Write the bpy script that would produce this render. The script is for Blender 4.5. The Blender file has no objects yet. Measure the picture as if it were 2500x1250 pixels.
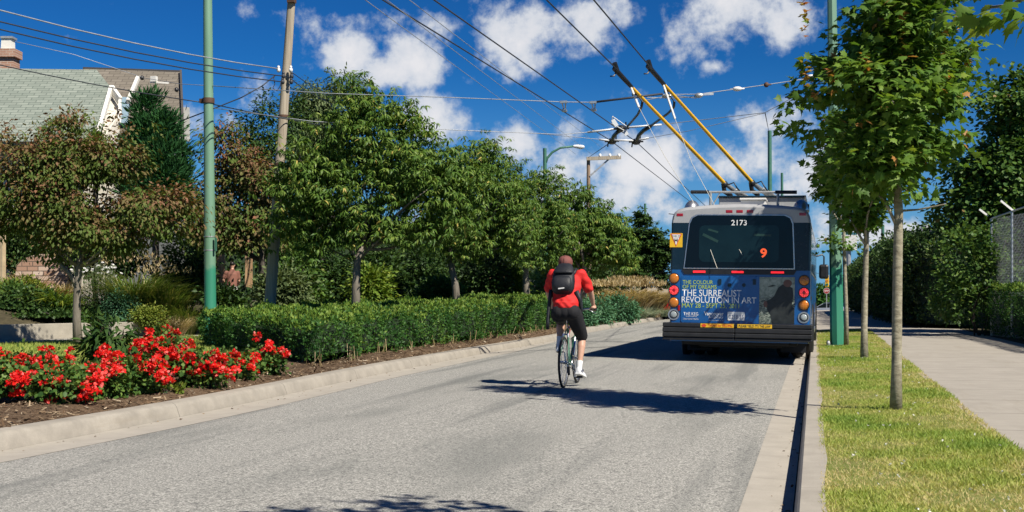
import bpy, bmesh, math, random
import numpy as np
from mathutils import Vector, Matrix

rad = math.radians
SC = bpy.context.scene
COL = SC.collection

# ------------------------------------------------------------------ camera
F, H, UC, VH = 3030.0, 1.3, 1250.0, 720.0      # focal length and horizon measured on the photograph
YAW = rad(13.72)
CY, SY = math.cos(YAW), math.sin(YAW)
cam_data = bpy.data.cameras.new('camera')
cam = bpy.data.objects.new('camera', cam_data)
COL.objects.link(cam)
cam.location = (0, 0, H)
cam.rotation_euler = (math.pi / 2, 0, YAW)
cam_data.sensor_width = 36
cam_data.lens = F / 2500 * 36
cam_data.shift_y = (VH - 625) / 2500
cam_data.clip_start = 0.05
cam_data.clip_end = 6000
SC.camera = cam

# ------------------------------------------------------------------ sun and sky
SUN_EL = rad(47)
_sh = Vector((-1.0, 0.66, 0)).normalized()           # direction shadows fall
SUN_DIR = Vector((-_sh.x * math.cos(SUN_EL), -_sh.y * math.cos(SUN_EL), math.sin(SUN_EL)))
sl = bpy.data.lights.new('sun', 'SUN')
sl.energy = 4.8
sl.angle = rad(0.53)
sl.color = (1.0, 0.93, 0.82)
so = bpy.data.objects.new('sun', sl)
COL.objects.link(so)
so.location = (20, -15, 40)
so.rotation_euler = SUN_DIR.to_track_quat('Z', 'Y').to_euler()

SC.view_settings.view_transform = 'Standard'
SC.view_settings.look = 'None'
SC.view_settings.gamma = 1.0
SC.view_settings.exposure = 0.62
SC.cycles.max_bounces = 6
SC.cycles.diffuse_bounces = 3
SC.cycles.glossy_bounces = 3
SC.cycles.transmission_bounces = 4
SC.cycles.transparent_max_bounces = 8
SC.cycles.caustics_reflective = False
SC.cycles.caustics_refractive = False

world = bpy.data.worlds.new('World')
SC.world = world
world.use_nodes = True
WN, WL = world.node_tree.nodes, world.node_tree.links
WN.clear()


def wn(kind, **kw):
    n = WN.new(kind)
    for k, v in kw.items():
        setattr(n, k, v)
    return n


def wmath(op, a, b=None, c=None):
    n = wn('ShaderNodeMath', operation=op)
    for i, x in enumerate((a, b, c)):
        if x is None:
            continue
        if isinstance(x, (int, float)):
            n.inputs[i].default_value = x
        else:
            WL.new(x, n.inputs[i])
    return n.outputs[0]


def build_sky():
    out = wn('ShaderNodeOutputWorld')
    bg = wn('ShaderNodeBackground')
    sky = wn('ShaderNodeTexSky', sky_type='NISHITA')
    sky.sun_disc = False
    sky.sun_elevation = SUN_EL
    sky.sun_rotation = math.atan2(SUN_DIR.x, SUN_DIR.y)
    sky.altitude = 300
    sky.air_density = 1.0
    sky.dust_density = 0.05
    sky.ozone_density = 4.0
    # a polarised, deep blue: the sky's own colours with their contrast raised
    def vscale(sock, k):
        n = wn('ShaderNodeMix', data_type='RGBA', blend_type='MULTIPLY')
        n.inputs['Factor'].default_value = 1.0
        n.inputs['B'].default_value = (*k, 1)
        WL.new(sock, n.inputs['A'])
        return n.outputs['Result']
    gm = wn('ShaderNodeGamma')
    gm.inputs['Gamma'].default_value = 1.45
    WL.new(vscale(sky.outputs[0], (0.256, 0.256, 0.256)), gm.inputs['Color'])
    sky_col = vscale(gm.outputs[0], (0.27, 1.22, 1.98))
    nrm = wn('ShaderNodeVectorMath', operation='NORMALIZE')
    tc = wn('ShaderNodeTexCoord')
    WL.new(tc.outputs['Generated'], nrm.inputs[0])
    sep = wn('ShaderNodeSeparateXYZ')
    WL.new(nrm.outputs[0], sep.inputs[0])
    # azimuth (west of the road direction counts negative) and elevation, in degrees
    az = wmath('MULTIPLY', wmath('ARCTAN2', sep.outputs[0], sep.outputs[1]), 180 / math.pi)
    el = wmath('MULTIPLY', wmath('ARCSINE', sep.outputs[2]), 180 / math.pi)
    cmb = wn('ShaderNodeCombineXYZ')
    WL.new(az, cmb.inputs[0])
    WL.new(el, cmb.inputs[1])

    def noise(scale, detail, rough, off=0.0, sx=1.0, sy=1.0):
        mp = wn('ShaderNodeMapping')
        mp.inputs['Scale'].default_value = (sx, sy, 1)
        mp.inputs['Location'].default_value = (off, off * 0.7, off * 0.3)
        WL.new(cmb.outputs[0], mp.inputs['Vector'])
        t = wn('ShaderNodeTexNoise')
        t.inputs['Scale'].default_value = scale
        t.inputs['Detail'].default_value = detail
        t.inputs['Roughness'].default_value = rough
        WL.new(mp.outputs[0], t.inputs['Vector'])
        return t.outputs['Fac']

    n1 = noise(0.30, 9.0, 0.62, 3.7)
    n2 = noise(0.9, 5.0, 0.6, 11.3)
    # paler air towards the horizon
    low = wn('ShaderNodeMapRange', interpolation_type='SMOOTHSTEP')
    low.inputs['From Min'].default_value = 11.0
    low.inputs['From Max'].default_value = -1.0
    low.inputs['To Max'].default_value = 0.72
    WL.new(el, low.inputs['Value'])
    pale = wn('ShaderNodeMix', data_type='RGBA')
    pale.inputs['B'].default_value = (1.75, 3.5, 6.1, 1)
    WL.new(low.outputs[0], pale.inputs['Factor'])
    WL.new(sky_col, pale.inputs['A'])
    sky_col = pale.outputs['Result']
    # heaps of cumulus: azimuth, elevation, half-width, half-height (degrees), weight
    heaps = CLOUD_HEAPS
    total = None
    for a, e, w, h, k in heaps:
        dx = wmath('DIVIDE', wmath('SUBTRACT', az, a), w)
        dy = wmath('DIVIDE', wmath('SUBTRACT', el, e), h)
        r2 = wmath('ADD', wmath('MULTIPLY', dx, dx), wmath('MULTIPLY', dy, dy))
        g = wmath('MULTIPLY', wmath('POWER', 2.718, wmath('MULTIPLY', r2, -0.8)), k)
        total = g if total is None else wmath('MAXIMUM', total, g)
    dens = wmath('ADD', wmath('MULTIPLY', n1, 1.9), wmath('MULTIPLY', total, 0.62))
    dens = wmath('ADD', dens, wmath('MULTIPLY', n2, 0.30))
    mr = wn('ShaderNodeMapRange', interpolation_type='SMOOTHSTEP')
    mr.inputs['From Min'].default_value = 1.37
    mr.inputs['From Max'].default_value = 1.74
    WL.new(dens, mr.inputs['Value'])
    # the clouds' own grey folds
    mr2 = wn('ShaderNodeMapRange')
    mr2.inputs['From Min'].default_value = 1.45
    mr2.inputs['From Max'].default_value = 1.95
    WL.new(dens, mr2.inputs['Value'])
    cc = wn('ShaderNodeMix', data_type='RGBA')
    cc.inputs['A'].default_value = (4.6, 5.2, 6.0, 1)
    cc.inputs['B'].default_value = (7.4, 7.3, 7.4, 1)
    WL.new(mr2.outputs[0], cc.inputs['Factor'])
    mix = wn('ShaderNodeMix', data_type='RGBA')
    WL.new(wmath('MULTIPLY', mr.outputs[0], 0.93), mix.inputs['Factor'])
    WL.new(sky_col, mix.inputs['A'])
    WL.new(cc.outputs['Result'], mix.inputs['B'])
    WL.new(mix.outputs['Result'], bg.inputs['Color'])
    bg.inputs['Strength'].default_value = 0.075
    WL.new(bg.outputs[0], out.inputs['Surface'])


def _ae(u, v):
    x = (u - UC) / F
    return math.degrees(math.atan(x)) - 13.72, math.degrees(math.atan2((VH - v) / F, math.hypot(1, x)))


CLOUD_HEAPS = []
for (u, v, w, h, k) in [
        (850, 135, 110, 62, 1.05), (1010, 140, 110, 62, 1.05), (930, 165, 130, 45, 1.0), (1090, 80, 90, 60, .75), (1230, 95, 105, 90, 1.05), (1300, 60, 95, 70, .95),
        (1420, 60, 140, 80, .95), (1520, 30, 110, 70, .95), (1680, 60, 150, 95, 1.05), (1760, 40, 140, 100, 1.05), (1890, 40, 130, 90, 1.05),
        (1745, 165, 60, 30, .8), (1065, 290, 62, 58, 1.05), (1245, 355, 85, 60, 1.1), (1395, 310, 50, 42, .95),
        (1390, 420, 140, 85, 1.05), (1560, 410, 160, 85, 1.05), (1480, 480, 190, 60, 1.0), (1870, 310, 90, 72, 1.1), (1760, 400, 150, 70, 1.0), (1920, 400, 140, 60, .95),
        (1950, 460, 110, 40, .9), (620, 260, 80, 85, 1.05), (560, 290, 70, 50, .9), (470, 290, 60, 60, 1.05), (880, 50, 140, 42, .62),
        (2180, 570, 300, 42, 1.0), (2050, 540, 140, 50, .85), (2000, 20, 80, 40, .7), (560, 70, 70, 60, .42), (1480, 150, 40, 22, .55), (1540, 235, 60, 25, .5), (1150, 190, 60, 25, .5),
        (1700, 520, 360, 60, .8), (1300, 520, 300, 60, .8), (900, 560, 400, 60, .7)]:
    a, e = _ae(u, v)
    CLOUD_HEAPS.append((a, e, w / F * 57.3, h / F * 57.3, k))
build_sky()


# ------------------------------------------------------------------ helpers
def P(u, v, d):
    """the place whose direction was measured at (u, v) on the photograph, d metres ahead"""
    x = (u - UC) / F * d
    return Vector((CY * x - SY * d, SY * x + CY * d, H + (VH - v) / F * d))


def G(u, v, z=0.0):
    return P(u, v, F * (H - z) / (v - VH))


def empty(name, loc, rz=0.0):
    o = bpy.data.objects.new(name, None)
    o.empty_display_size = 0.2
    o.location = loc
    o.rotation_euler = (0, 0, rz)
    COL.objects.link(o)
    return o


def tag(o, label=None, cat=None, group=None, kind=None):
    if label:
        o['label'] = label
    if cat:
        o['category'] = cat
    if group:
        o['group'] = group
    if kind:
        o['kind'] = kind
    return o


def thing(name, label, cat, loc=(0, 0, 0), rz=0.0, group=None):
    return tag(empty(name, loc, rz), label, cat, group)


def copy_tree(o, parent=None):
    c = o.copy()
    COL.objects.link(c)
    if parent is not None:
        c.parent = parent
    for ch in list(o.children):
        copy_tree(ch, c)
    return c


class MB:
    """collects shapes, links them as one mesh object"""

    def __init__(self):
        self.v, self.f, self.m = [], [], []

    def add(self, vs, fs, mi=0):
        b = len(self.v)
        self.v += [tuple(x) for x in vs]
        self.f += [tuple(b + i for i in f) for f in fs]
        self.m += [mi] * len(fs)

    def box(self, c, s, mi=0, rot=None):
        x, y, z = s[0] / 2, s[1] / 2, s[2] / 2
        vs = [Vector(p) for p in ((-x, -y, -z), (x, -y, -z), (x, y, -z), (-x, y, -z), (-x, -y, z), (x, -y, z), (x, y, z), (-x, y, z))]
        if rot is not None:
            vs = [rot @ p for p in vs]
        vs = [p + Vector(c) for p in vs]
        self.add(vs, [(0, 3, 2, 1), (4, 5, 6, 7), (0, 1, 5, 4), (1, 2, 6, 5), (2, 3, 7, 6), (3, 0, 4, 7)], mi)

    def beam(self, a, b, w, h, mi=0, upv=(0, 0, 1)):
        a, b = Vector(a), Vector(b)
        d = (b - a)
        L = d.length
        d.normalize()
        s = d.cross(Vector(upv))
        if s.length < 1e-4:
            s = d.cross(Vector((1, 0, 0)))
        s.normalize()
        t = s.cross(d)
        R = Matrix((s, d, t)).transposed()
        self.box((a + b) / 2, (w, L, h), mi, R)

    def tube(self, pts, r, n=8, mi=0, caps=True):
        pts = [Vector(p) for p in pts]
        if isinstance(r, (int, float)):
            r = [r] * len(pts)
        rings = []
        prev = None
        for i, p in enumerate(pts):
            t = (pts[min(i + 1, len(pts) - 1)] - pts[max(i - 1, 0)])
            if t.length < 1e-9:
                t = Vector((0, 0, 1))
            t.normalize()
            if prev is None:
                s = t.cross(Vector((0, 0, 1)))
                if s.length < 0.05:
                    s = t.cross(Vector((0, 1, 0)))
            else:
                s = prev - t * prev.dot(t)
            s.normalize()
            prev = s
            q = t.cross(s)
            rings.append([p + (s * math.cos(2 * math.pi * k / n) + q * math.sin(2 * math.pi * k / n)) * r[i] for k in range(n)])
        vs = [x for ring in rings for x in ring]
        fs = []
        for i in range(len(pts) - 1):
            for k in range(n):
                a, b = i * n + k, i * n + (k + 1) % n
                fs.append((a, b, b + n, a + n))
        if caps:
            fs.append(tuple(range(n - 1, -1, -1)))
            fs.append(tuple((len(pts) - 1) * n + k for k in range(n)))
        self.add(vs, fs, mi)

    def ring(self, c, R, r, axis='x', n=40, m=8, mi=0):
        """a torus (tyre, rim)"""
        vs, fs = [], []
        for i in range(n):
            a = 2 * math.pi * i / n
            for k in range(m):
                b = 2 * math.pi * k / m
                rr = R + r * math.cos(b)
                h = r * math.sin(b)
                p = {'x': (h, rr * math.cos(a), rr * math.sin(a)), 'y': (rr * math.cos(a), h, rr * math.sin(a)), 'z': (rr * math.cos(a), rr * math.sin(a), h)}[axis]
                vs.append((c[0] + p[0], c[1] + p[1], c[2] + p[2]))
        for i in range(n):
            for k in range(m):
                fs.append((i * m + k, ((i + 1) % n) * m + k, ((i + 1) % n) * m + (k + 1) % m, i * m + (k + 1) % m))
        self.add(vs, fs, mi)

    def ell(self, c, r, nu=16, nv=10, mi=0, top=1.0, bottom=-1.0):
        """an ellipsoid, or a slice of one between two heights given in units of its radius"""
        vs, fs = [], []
        a0, a1 = math.asin(bottom), math.asin(top)
        for j in range(nv + 1):
            a = a0 + (a1 - a0) * j / nv
            for i in range(nu):
                b = 2 * math.pi * i / nu
                vs.append((c[0] + r[0] * math.cos(a) * math.cos(b), c[1] + r[1] * math.cos(a) * math.sin(b), c[2] + r[2] * math.sin(a)))
        for j in range(nv):
            for i in range(nu):
                fs.append((j * nu + i, j * nu + (i + 1) % nu, (j + 1) * nu + (i + 1) % nu, (j + 1) * nu + i))
        fs.append(tuple(range(nu - 1, -1, -1)))
        fs.append(tuple(nv * nu + i for i in range(nu)))
        self.add(vs, fs, mi)

    def prism(self, poly, lo, hi, axis='y', mi=0):
        """poly: 2-D outline; extruded along axis between lo and hi"""
        def pt(p, t):
            return {'y': (p[0], t, p[1]), 'x': (t, p[0], p[1]), 'z': (p[0], p[1], t)}[axis]
        n = len(poly)
        vs = [pt(p, lo) for p in poly] + [pt(p, hi) for p in poly]
        fs = [tuple(range(n)), tuple(range(2 * n - 1, n - 1, -1))]
        for i in range(n):
            j = (i + 1) % n
            fs.append((j, i, i + n, j + n))
        self.add(vs, fs, mi)

    def loft(self, rings, mi=0, cap0=True, cap1=True):
        n = len(rings[0])
        vs = [p for r in rings for p in r]
        fs = []
        for i in range(len(rings) - 1):
            for k in range(n):
                a, b = i * n + k, i * n + (k + 1) % n
                fs.append((a, b, b + n, a + n))
        if cap0:
            fs.append(tuple(range(n - 1, -1, -1)))
        if cap1:
            fs.append(tuple((len(rings) - 1) * n + k for k in range(n)))
        self.add(vs, fs, mi)

    def build(self, name, mats, parent=None, smooth=False, bevel=0.0, origin=None, fix=True):
        me = bpy.data.meshes.new(name)
        v = self.v
        if origin is not None:
            v = [(p[0] - origin[0], p[1] - origin[1], p[2] - origin[2]) for p in v]
        me.from_pydata(v, [], self.f)
        if not isinstance(mats, (list, tuple)):
            mats = [mats]
        for m in mats:
            me.materials.append(m)
        me.polygons.foreach_set('material_index', self.m)
        if fix:
            bm = bmesh.new()
            bm.from_mesh(me)
            bmesh.ops.recalc_face_normals(bm, faces=bm.faces)
            bm.to_mesh(me)
            bm.free()
        o = bpy.data.objects.new(name, me)
        COL.objects.link(o)
        if origin is not None and parent is None:
            o.location = origin
        if parent is not None:
            o.parent = parent
        if smooth:
            me.polygons.foreach_set('use_smooth', [True] * len(me.polygons))
            if smooth != 'all':
                me.set_sharp_from_angle(angle=rad(40))
        if bevel:
            md = o.modifiers.new('bevel', 'BEVEL')
            md.width = bevel
            md.segments = 2
            md.limit_method = 'ANGLE'
            md.angle_limit = rad(40)
        return o


def rrect(w, h, r, n=5, cx=0.0, cy=0.0):
    pts = []
    for sx, sy, a0 in ((1, 1, 0), (-1, 1, 90), (-1, -1, 180), (1, -1, 270)):
        for i in range(n + 1):
            a = rad(a0 + 90 * i / n)
            pts.append((cx + sx * (w / 2 - r) + r * math.cos(a), cy + sy * (h / 2 - r) + r * math.sin(a)))
    return pts


# ------------------------------------------------------------------ materials
MATS = {}


def new_mat(name):
    m = bpy.data.materials.new(name)
    m.use_nodes = True
    nt = m.node_tree
    nt.nodes.clear()
    out = nt.nodes.new('ShaderNodeOutputMaterial')
    b = nt.nodes.new('ShaderNodeBsdfPrincipled')
    nt.links.new(b.outputs[0], out.inputs['Surface'])
    MATS[name] = m
    return m, nt, b, out


def c4(c):
    return (c[0], c[1], c[2], 1.0)


def nmath(nt, op, a, b=None, c=None):
    n = nt.nodes.new('ShaderNodeMath')
    n.operation = op
    for i, x in enumerate((a, b, c)):
        if x is None:
            continue
        if isinstance(x, (int, float)):
            n.inputs[i].default_value = x
        else:
            nt.links.new(x, n.inputs[i])
    return n.outputs[0]


def nnoise(nt, vec, scale, detail=4.0, rough=0.55, dist=0.0):
    t = nt.nodes.new('ShaderNodeTexNoise')
    t.inputs['Scale'].default_value = scale
    t.inputs['Detail'].default_value = detail
    t.inputs['Roughness'].default_value = rough
    t.inputs['Distortion'].default_value = dist
    if vec is not None:
        nt.links.new(vec, t.inputs['Vector'])
    return t.outputs['Fac']


def nmap(nt, vec, scale=(1, 1, 1), rot=(0, 0, 0), loc=(0, 0, 0)):
    m = nt.nodes.new('ShaderNodeMapping')
    m.inputs['Scale'].default_value = scale
    m.inputs['Rotation'].default_value = rot
    m.inputs['Location'].default_value = loc
    nt.links.new(vec, m.inputs['Vector'])
    return m.outputs[0]


def nramp(nt, fac, stops):
    r = nt.nodes.new('ShaderNodeValToRGB')
    e = r.color_ramp.elements
    while len(e) < len(stops):
        e.new(0.5)
    for i, (p, c) in enumerate(stops):
        e[i].position = p
        e[i].color = c4(c)
    nt.links.new(fac, r.inputs['Fac'])
    return r.outputs['Color']


def nmix(nt, fac, a, b, mode='MIX'):
    n = nt.nodes.new('ShaderNodeMix')
    n.data_type = 'RGBA'
    n.blend_type = mode
    for k, x in (('Factor', fac), ('A', a), ('B', b)):
        if isinstance(x, (int, float)):
            n.inputs[k].default_value = x
        elif isinstance(x, tuple):
            n.inputs[k].default_value = c4(x)
        else:
            nt.links.new(x, n.inputs[k])
    return n.outputs['Result']


def nrange(nt, v, a, b, c=0.0, d=1.0, smooth=True):
    n = nt.nodes.new('ShaderNodeMapRange')
    n.interpolation_type = 'SMOOTHSTEP' if smooth else 'LINEAR'
    n.inputs['From Min'].default_value = a
    n.inputs['From Max'].default_value = b
    n.inputs['To Min'].default_value = c
    n.inputs['To Max'].default_value = d
    nt.links.new(v, n.inputs['Value'])
    return n.outputs[0]


def nbump(nt, b, height, strength=0.3, dist=0.01):
    n = nt.nodes.new('ShaderNodeBump')
    n.inputs['Strength'].default_value = strength
    n.inputs['Distance'].default_value = dist
    nt.links.new(height, n.inputs['Height'])
    nt.links.new(n.outputs[0], b.inputs['Normal'])


def objco(nt):
    return nt.nodes.new('ShaderNodeTexCoord').outputs['Object']


def mat(name, col, rough=0.5, metal=0.0, var=0.12, scale=6.0, bump=0.0, spec=0.5, emit=0.0, coat=0.0):
    """a plain material with a little procedural unevenness"""
    if name in MATS:
        return MATS[name]
    m, nt, b, out = new_mat(name)
    co = objco(nt)
    n = nnoise(nt, co, scale, 5.0, 0.6)
    lo = tuple(max(0.0, c * (1 - var)) for c in col)
    hi = tuple(min(1.0, c * (1 + var)) for c in col)
    c = nramp(nt, n, [(0.3, lo), (0.7, hi)])
    nt.links.new(c, b.inputs['Base Color'])
    b.inputs['Roughness'].default_value = rough
    nt.links.new(nrange(nt, n, 0.2, 0.8, max(0.02, rough - 0.08), min(1.0, rough + 0.08)), b.inputs['Roughness'])
    b.inputs['Metallic'].default_value = metal
    b.inputs['Specular IOR Level'].default_value = spec
    b.inputs['Coat Weight'].default_value = coat
    if emit:
        b.inputs['Emission Color'].default_value = c4(col)
        b.inputs['Emission Strength'].default_value = emit
    if bump:
        n2 = nnoise(nt, co, scale * 6, 4.0, 0.6)
        nbump(nt, b, n2, bump, 0.01)
    return m


def leaf_mat(name, stops, transl=0.28, rough=0.42, spec=0.4):
    """leaves: each leaf has its own shade, read from the face attribute 'shade'"""
    m, nt, b, out = new_mat(name)
    at = nt.nodes.new('ShaderNodeAttribute')
    at.attribute_name = 'shade'
    c = nramp(nt, at.outputs['Fac'], stops)
    nt.links.new(c, b.inputs['Base Color'])
    b.inputs['Roughness'].default_value = rough
    b.inputs['Specular IOR Level'].default_value = spec
    if transl:
        tr = nt.nodes.new('ShaderNodeBsdfTranslucent')
        warm = nmix(nt, 1.0, c, (1.25, 1.2, 0.5), 'MULTIPLY')
        nt.links.new(warm, tr.inputs['Color'])
        mx = nt.nodes.new('ShaderNodeMixShader')
        mx.inputs[0].default_value = transl
        nt.links.new(b.outputs[0], mx.inputs[1])
        nt.links.new(tr.outputs[0], mx.inputs[2])
        nt.links.new(mx.outputs[0], out.inputs['Surface'])
    return m


def bark_mat(name, c1, c2, scale=8.0, stretch=(1, 1, 0.25), bump=0.6):
    m, nt, b, out = new_mat(name)
    v = nmap(nt, objco(nt), stretch)
    n = nnoise(nt, v, scale, 7.0, 0.65, 0.4)
    nt.links.new(nramp(nt, n, [(0.32, c1), (0.68, c2)]), b.inputs['Base Color'])
    b.inputs['Roughness'].default_value = 0.85
    nbump(nt, b, n, bump, 0.03)
    return m


# ------------------------------------------------------------------ leaves
def unit(a):
    return a / np.maximum(np.linalg.norm(a, axis=1, keepdims=True), 1e-9)


T_SIMPLE = (np.array([(0, 0, 0), (0.27, 0.42, 0.05), (0, 1, -0.12), (-0.27, 0.42, 0.05)], float), [(0, 1, 2), (0, 2, 3)])
T_ROUND = (np.array([(0, 0, 0), (0.34, 0.25, 0.04), (0.36, 0.65, 0.02), (0, 1, -0.08), (-0.36, 0.65, 0.02), (-0.34, 0.25, 0.04)], float), [(0, 1, 2, 3), (0, 3, 4, 5)])
T_LONG = (np.array([(0, 0, 0), (0.115, 0.33, 0.05), (-0.115, 0.33, 0.05), (0.10, 0.66, -0.06), (-0.10, 0.66, -0.06), (0, 0.96, -0.32)], float), [(0, 1, 2), (1, 3, 4, 2), (3, 5, 4)])
T_BLADE = (np.array([(0.05, 0, 0), (-0.05, 0, 0), (0.045, 0.42, 0.03), (-0.045, 0.42, 0.03), (0.032, 0.76, 0.13), (-0.032, 0.76, 0.13), (0, 0.95, 0.34)], float), [(0, 2, 3, 1), (2, 4, 5, 3), (4, 6, 5)])
_mp = [(0, 0), (0.16, 0.04), (0.42, -0.02), (0.34, 0.16), (0.56, 0.36), (0.30, 0.40), (0.32, 0.56), (0.14, 0.56), (0, 1.0), (-0.14, 0.56), (-0.32, 0.56), (-0.30, 0.40), (-0.56, 0.36), (-0.34, 0.16), (-0.42, -0.02), (-0.16, 0.04)]
T_MAPLE = (np.array([(0, 0.3, 0.05)] + [(x, y, -0.10 * (x * x + (y - .3) ** 2) * 2) for x, y in _mp], float), [(0, i + 1, (i + 1) % 16 + 1) for i in range(16)])
T_SPRAY = (np.array([(0.0, 0, 0), (0.10, 0.3, 0.03), (0.03, 1.0, -0.1), (-0.10, 0.35, 0.03), (0.22, 0.75, 0.0), (-0.2, 0.8, 0.0)], float), [(0, 1, 2), (0, 2, 3), (0, 4, 1), (0, 3, 5)])


def leaf_mesh(name, pos, direc, nrm, size, tmpl, material, parent=None, shade=None, rng=None, origin=None):
    tv, tf = tmpl
    N, K = len(pos), len(tv)
    y = unit(direc)
    z = nrm - y * np.sum(nrm * y, axis=1, keepdims=True)
    z = unit(z + 1e-6)
    x = np.cross(y, z)
    s = size[:, None, None]
    V = pos[:, None, :] + s * (x[:, None, :] * tv[None, :, 0:1] + y[:, None, :] * tv[None, :, 1:2] + z[:, None, :] * tv[None, :, 2:3])
    V = V.reshape(-1, 3)
    base = (np.arange(N) * K)
    loops, starts, totals = [], [], []
    per = sum(len(f) for f in tf)
    idx = np.concatenate([np.array(f) for f in tf])
    L = (base[:, None] + idx[None, :]).reshape(-1)
    tot1 = np.array([len(f) for f in tf])
    st1 = np.concatenate([[0], np.cumsum(tot1)[:-1]])
    S = (np.arange(N)[:, None] * per + st1[None, :]).reshape(-1)
    Tt = np.tile(tot1, N)
    me = bpy.data.meshes.new(name)
    if origin is not None:
        V = V - np.array(origin)[None, :]
    me.vertices.add(len(V))
    me.vertices.foreach_set('co', V.astype(np.float32).ravel())
    me.loops.add(len(L))
    me.loops.foreach_set('vertex_index', L.astype(np.int32))
    me.polygons.add(len(S))
    me.polygons.foreach_set('loop_start', S.astype(np.int32))
    me.polygons.foreach_set('loop_total', Tt.astype(np.int32))
    me.update(calc_edges=True)
    if shade is None:
        shade = np.random.RandomState(1).rand(N)
    at = me.attributes.new('shade', 'FLOAT', 'FACE')
    at.data.foreach_set('value', np.repeat(np.clip(shade, 0, 1), len(tf)).astype(np.float32))
    me.materials.append(material)
    o = bpy.data.objects.new(name, me)
    COL.objects.link(o)
    if parent is not None:
        o.parent = parent
    return o


def rdir(rs, n):
    return unit(rs.normal(size=(n, 3)))


def clump_cloud(rs, blobs, n_clumps, per, cr, shell=0.55, flat=0.8, boughs=0, br=0.4):
    """leaf positions gathered in clumps spread through ellipsoids. Returns positions, outward directions, clump ids"""
    C = np.array([b[0] for b in blobs], float)
    R = np.array([b[1] for b in blobs], float)
    w = (R.prod(axis=1)) ** (2 / 3)
    bi = rs.choice(len(blobs), n_clumps, p=w / w.sum())
    d = rdir(rs, n_clumps)
    rr = (shell + (1 - shell) * rs.rand(n_clumps) ** 0.7)[:, None]
    cen = C[bi] + d * R[bi] * rr
    if boughs:
        # clumps gather on boughs, which leave darker gaps between them
        pick = rs.randint(0, min(boughs, n_clumps), n_clumps)
        bb = bi[pick]
        cen = cen[pick] + rs.normal(size=(n_clumps, 3)) * np.array([1, 1, .6]) * br * 0.6
        bi = bb
    k = np.repeat(np.arange(n_clumps), per)
    crs = cr * (0.6 + 0.8 * rs.rand(n_clumps))
    off = rs.normal(size=(len(k), 3)) * np.array([1, 1, flat]) * crs[k][:, None] * 0.62
    pos = cen[k] + off
    out = unit((pos - C[bi][k]) / R[bi][k])
    loc = unit(off + 1e-6)
    return pos, out, loc, k, cen


# ================================================================== ground
KX0 = -0.13                                            # foot of the right-hand kerb
_kp = [G(0, 1103), G(288, 1051), G(600, 987), G(900, 919), G(1200, 860), G(1360, 832), G(1434, 812), G(1620, 779)]
_ky = np.array([p.y for p in _kp])
_kx = np.array([p.x for p in _kp])
_s0 = (_kx[1] - _kx[0]) / (_ky[1] - _ky[0])
_ky = np.concatenate([[-20], _ky, [230]])
_kx = np.concatenate([[_kx[0] + _s0 * (-20 - _ky[1])], _kx, [_kx[-1] - 0.2]])


def XL(y):
    """foot of the left-hand kerb"""
    yy = np.array([y - 2.0, y - 1.0, y, y + 1.0, y + 2.0])
    return float(np.interp(yy, _ky, _kx).mean())


def dz(y):
    """the street dips beyond the crest"""
    return -0.03 * min(max(y - 97.0, 0.0), 42.0)


def smooth01(a, b, x):
    t = min(max((x - a) / (b - a), 0.0), 1.0)
    return t * t * (3 - 2 * t)


def road_z(x, y):
    l = XL(y) + 0.1
    t = (x - l) / (KX0 - l)
    return dz(y) + 0.075 * max(0.0, 1 - (2 * t - 1) ** 2)


def xp(y):
    """street-side edge of the garden path"""
    return -16.0 - 0.36 * min(max(33.0 - y, 0.0), 14.0)


def left_z(x, y):
    """garden side: level behind the kerb, then a bank behind the low concrete wall"""
    p = xp(y) - 1.35
    bank = 0.26 * smooth01(p - 0.25, p - 0.45, x) + 0.55 * smooth01(p - 0.4, p - 2.6, x)
    return 0.15 + dz(y) + bank * smooth01(18, 30, y)


def right_z(x, y):
    return dz(y) + 0.14 + 0.06 * smooth01(0.0, 1.5, x) + 0.02 * smooth01(1.5, 5, x)


# ---- materials
def asphalt():
    m, nt, b, out = new_mat('asphalt')
    co = objco(nt)
    fine = nnoise(nt, co, 75, 3, 0.85)
    mid = nnoise(nt, nmap(nt, co, (1, .7, 1)), 30, 3, 0.9)
    big = nnoise(nt, nmap(nt, co, (1, 0.22, 1), (0, 0, rad(3))), 0.9, 5, 0.6)
    streak = nnoise(nt, nmap(nt, co, (1.6, 0.06, 1), (0, 0, rad(-1.5))), 1.3, 4, 0.55)
    c = nramp(nt, fine, [(0.36, (0.080, 0.081, 0.077)), (0.5, (0.295, 0.290, 0.264)), (0.64, (0.58, 0.565, 0.51))])
    c = nmix(nt, nrange(nt, mid, 0.36, 0.50, 0.7, 0), c, (0.075, 0.078, 0.074))
    c = nmix(nt, nrange(nt, big, 0.48, 0.70, 0, 0.5), c, (0.125, 0.132, 0.122))
    c = nmix(nt, nrange(nt, streak, 0.53, 0.68, 0, 0.5), c, (0.105, 0.112, 0.107))
    vor = nt.nodes.new('ShaderNodeTexVoronoi')
    vor.inputs['Scale'].default_value = 2.6
    nt.links.new(nmap(nt, co, (1, 0.7, 1)), vor.inputs['Vector'])
    spot = nrange(nt, vor.outputs['Distance'], 0.025, 0.06, 0.75, 0)
    c = nmix(nt, spot, c, (0.04, 0.042, 0.04))
    nt.links.new(c, b.inputs['Base Color'])
    b.inputs['Roughness'].default_value = 0.88
    b.inputs['Specular IOR Level'].default_value = 0.25
    nbump(nt, b, fine, 0.5, 0.006)
    return m


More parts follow.
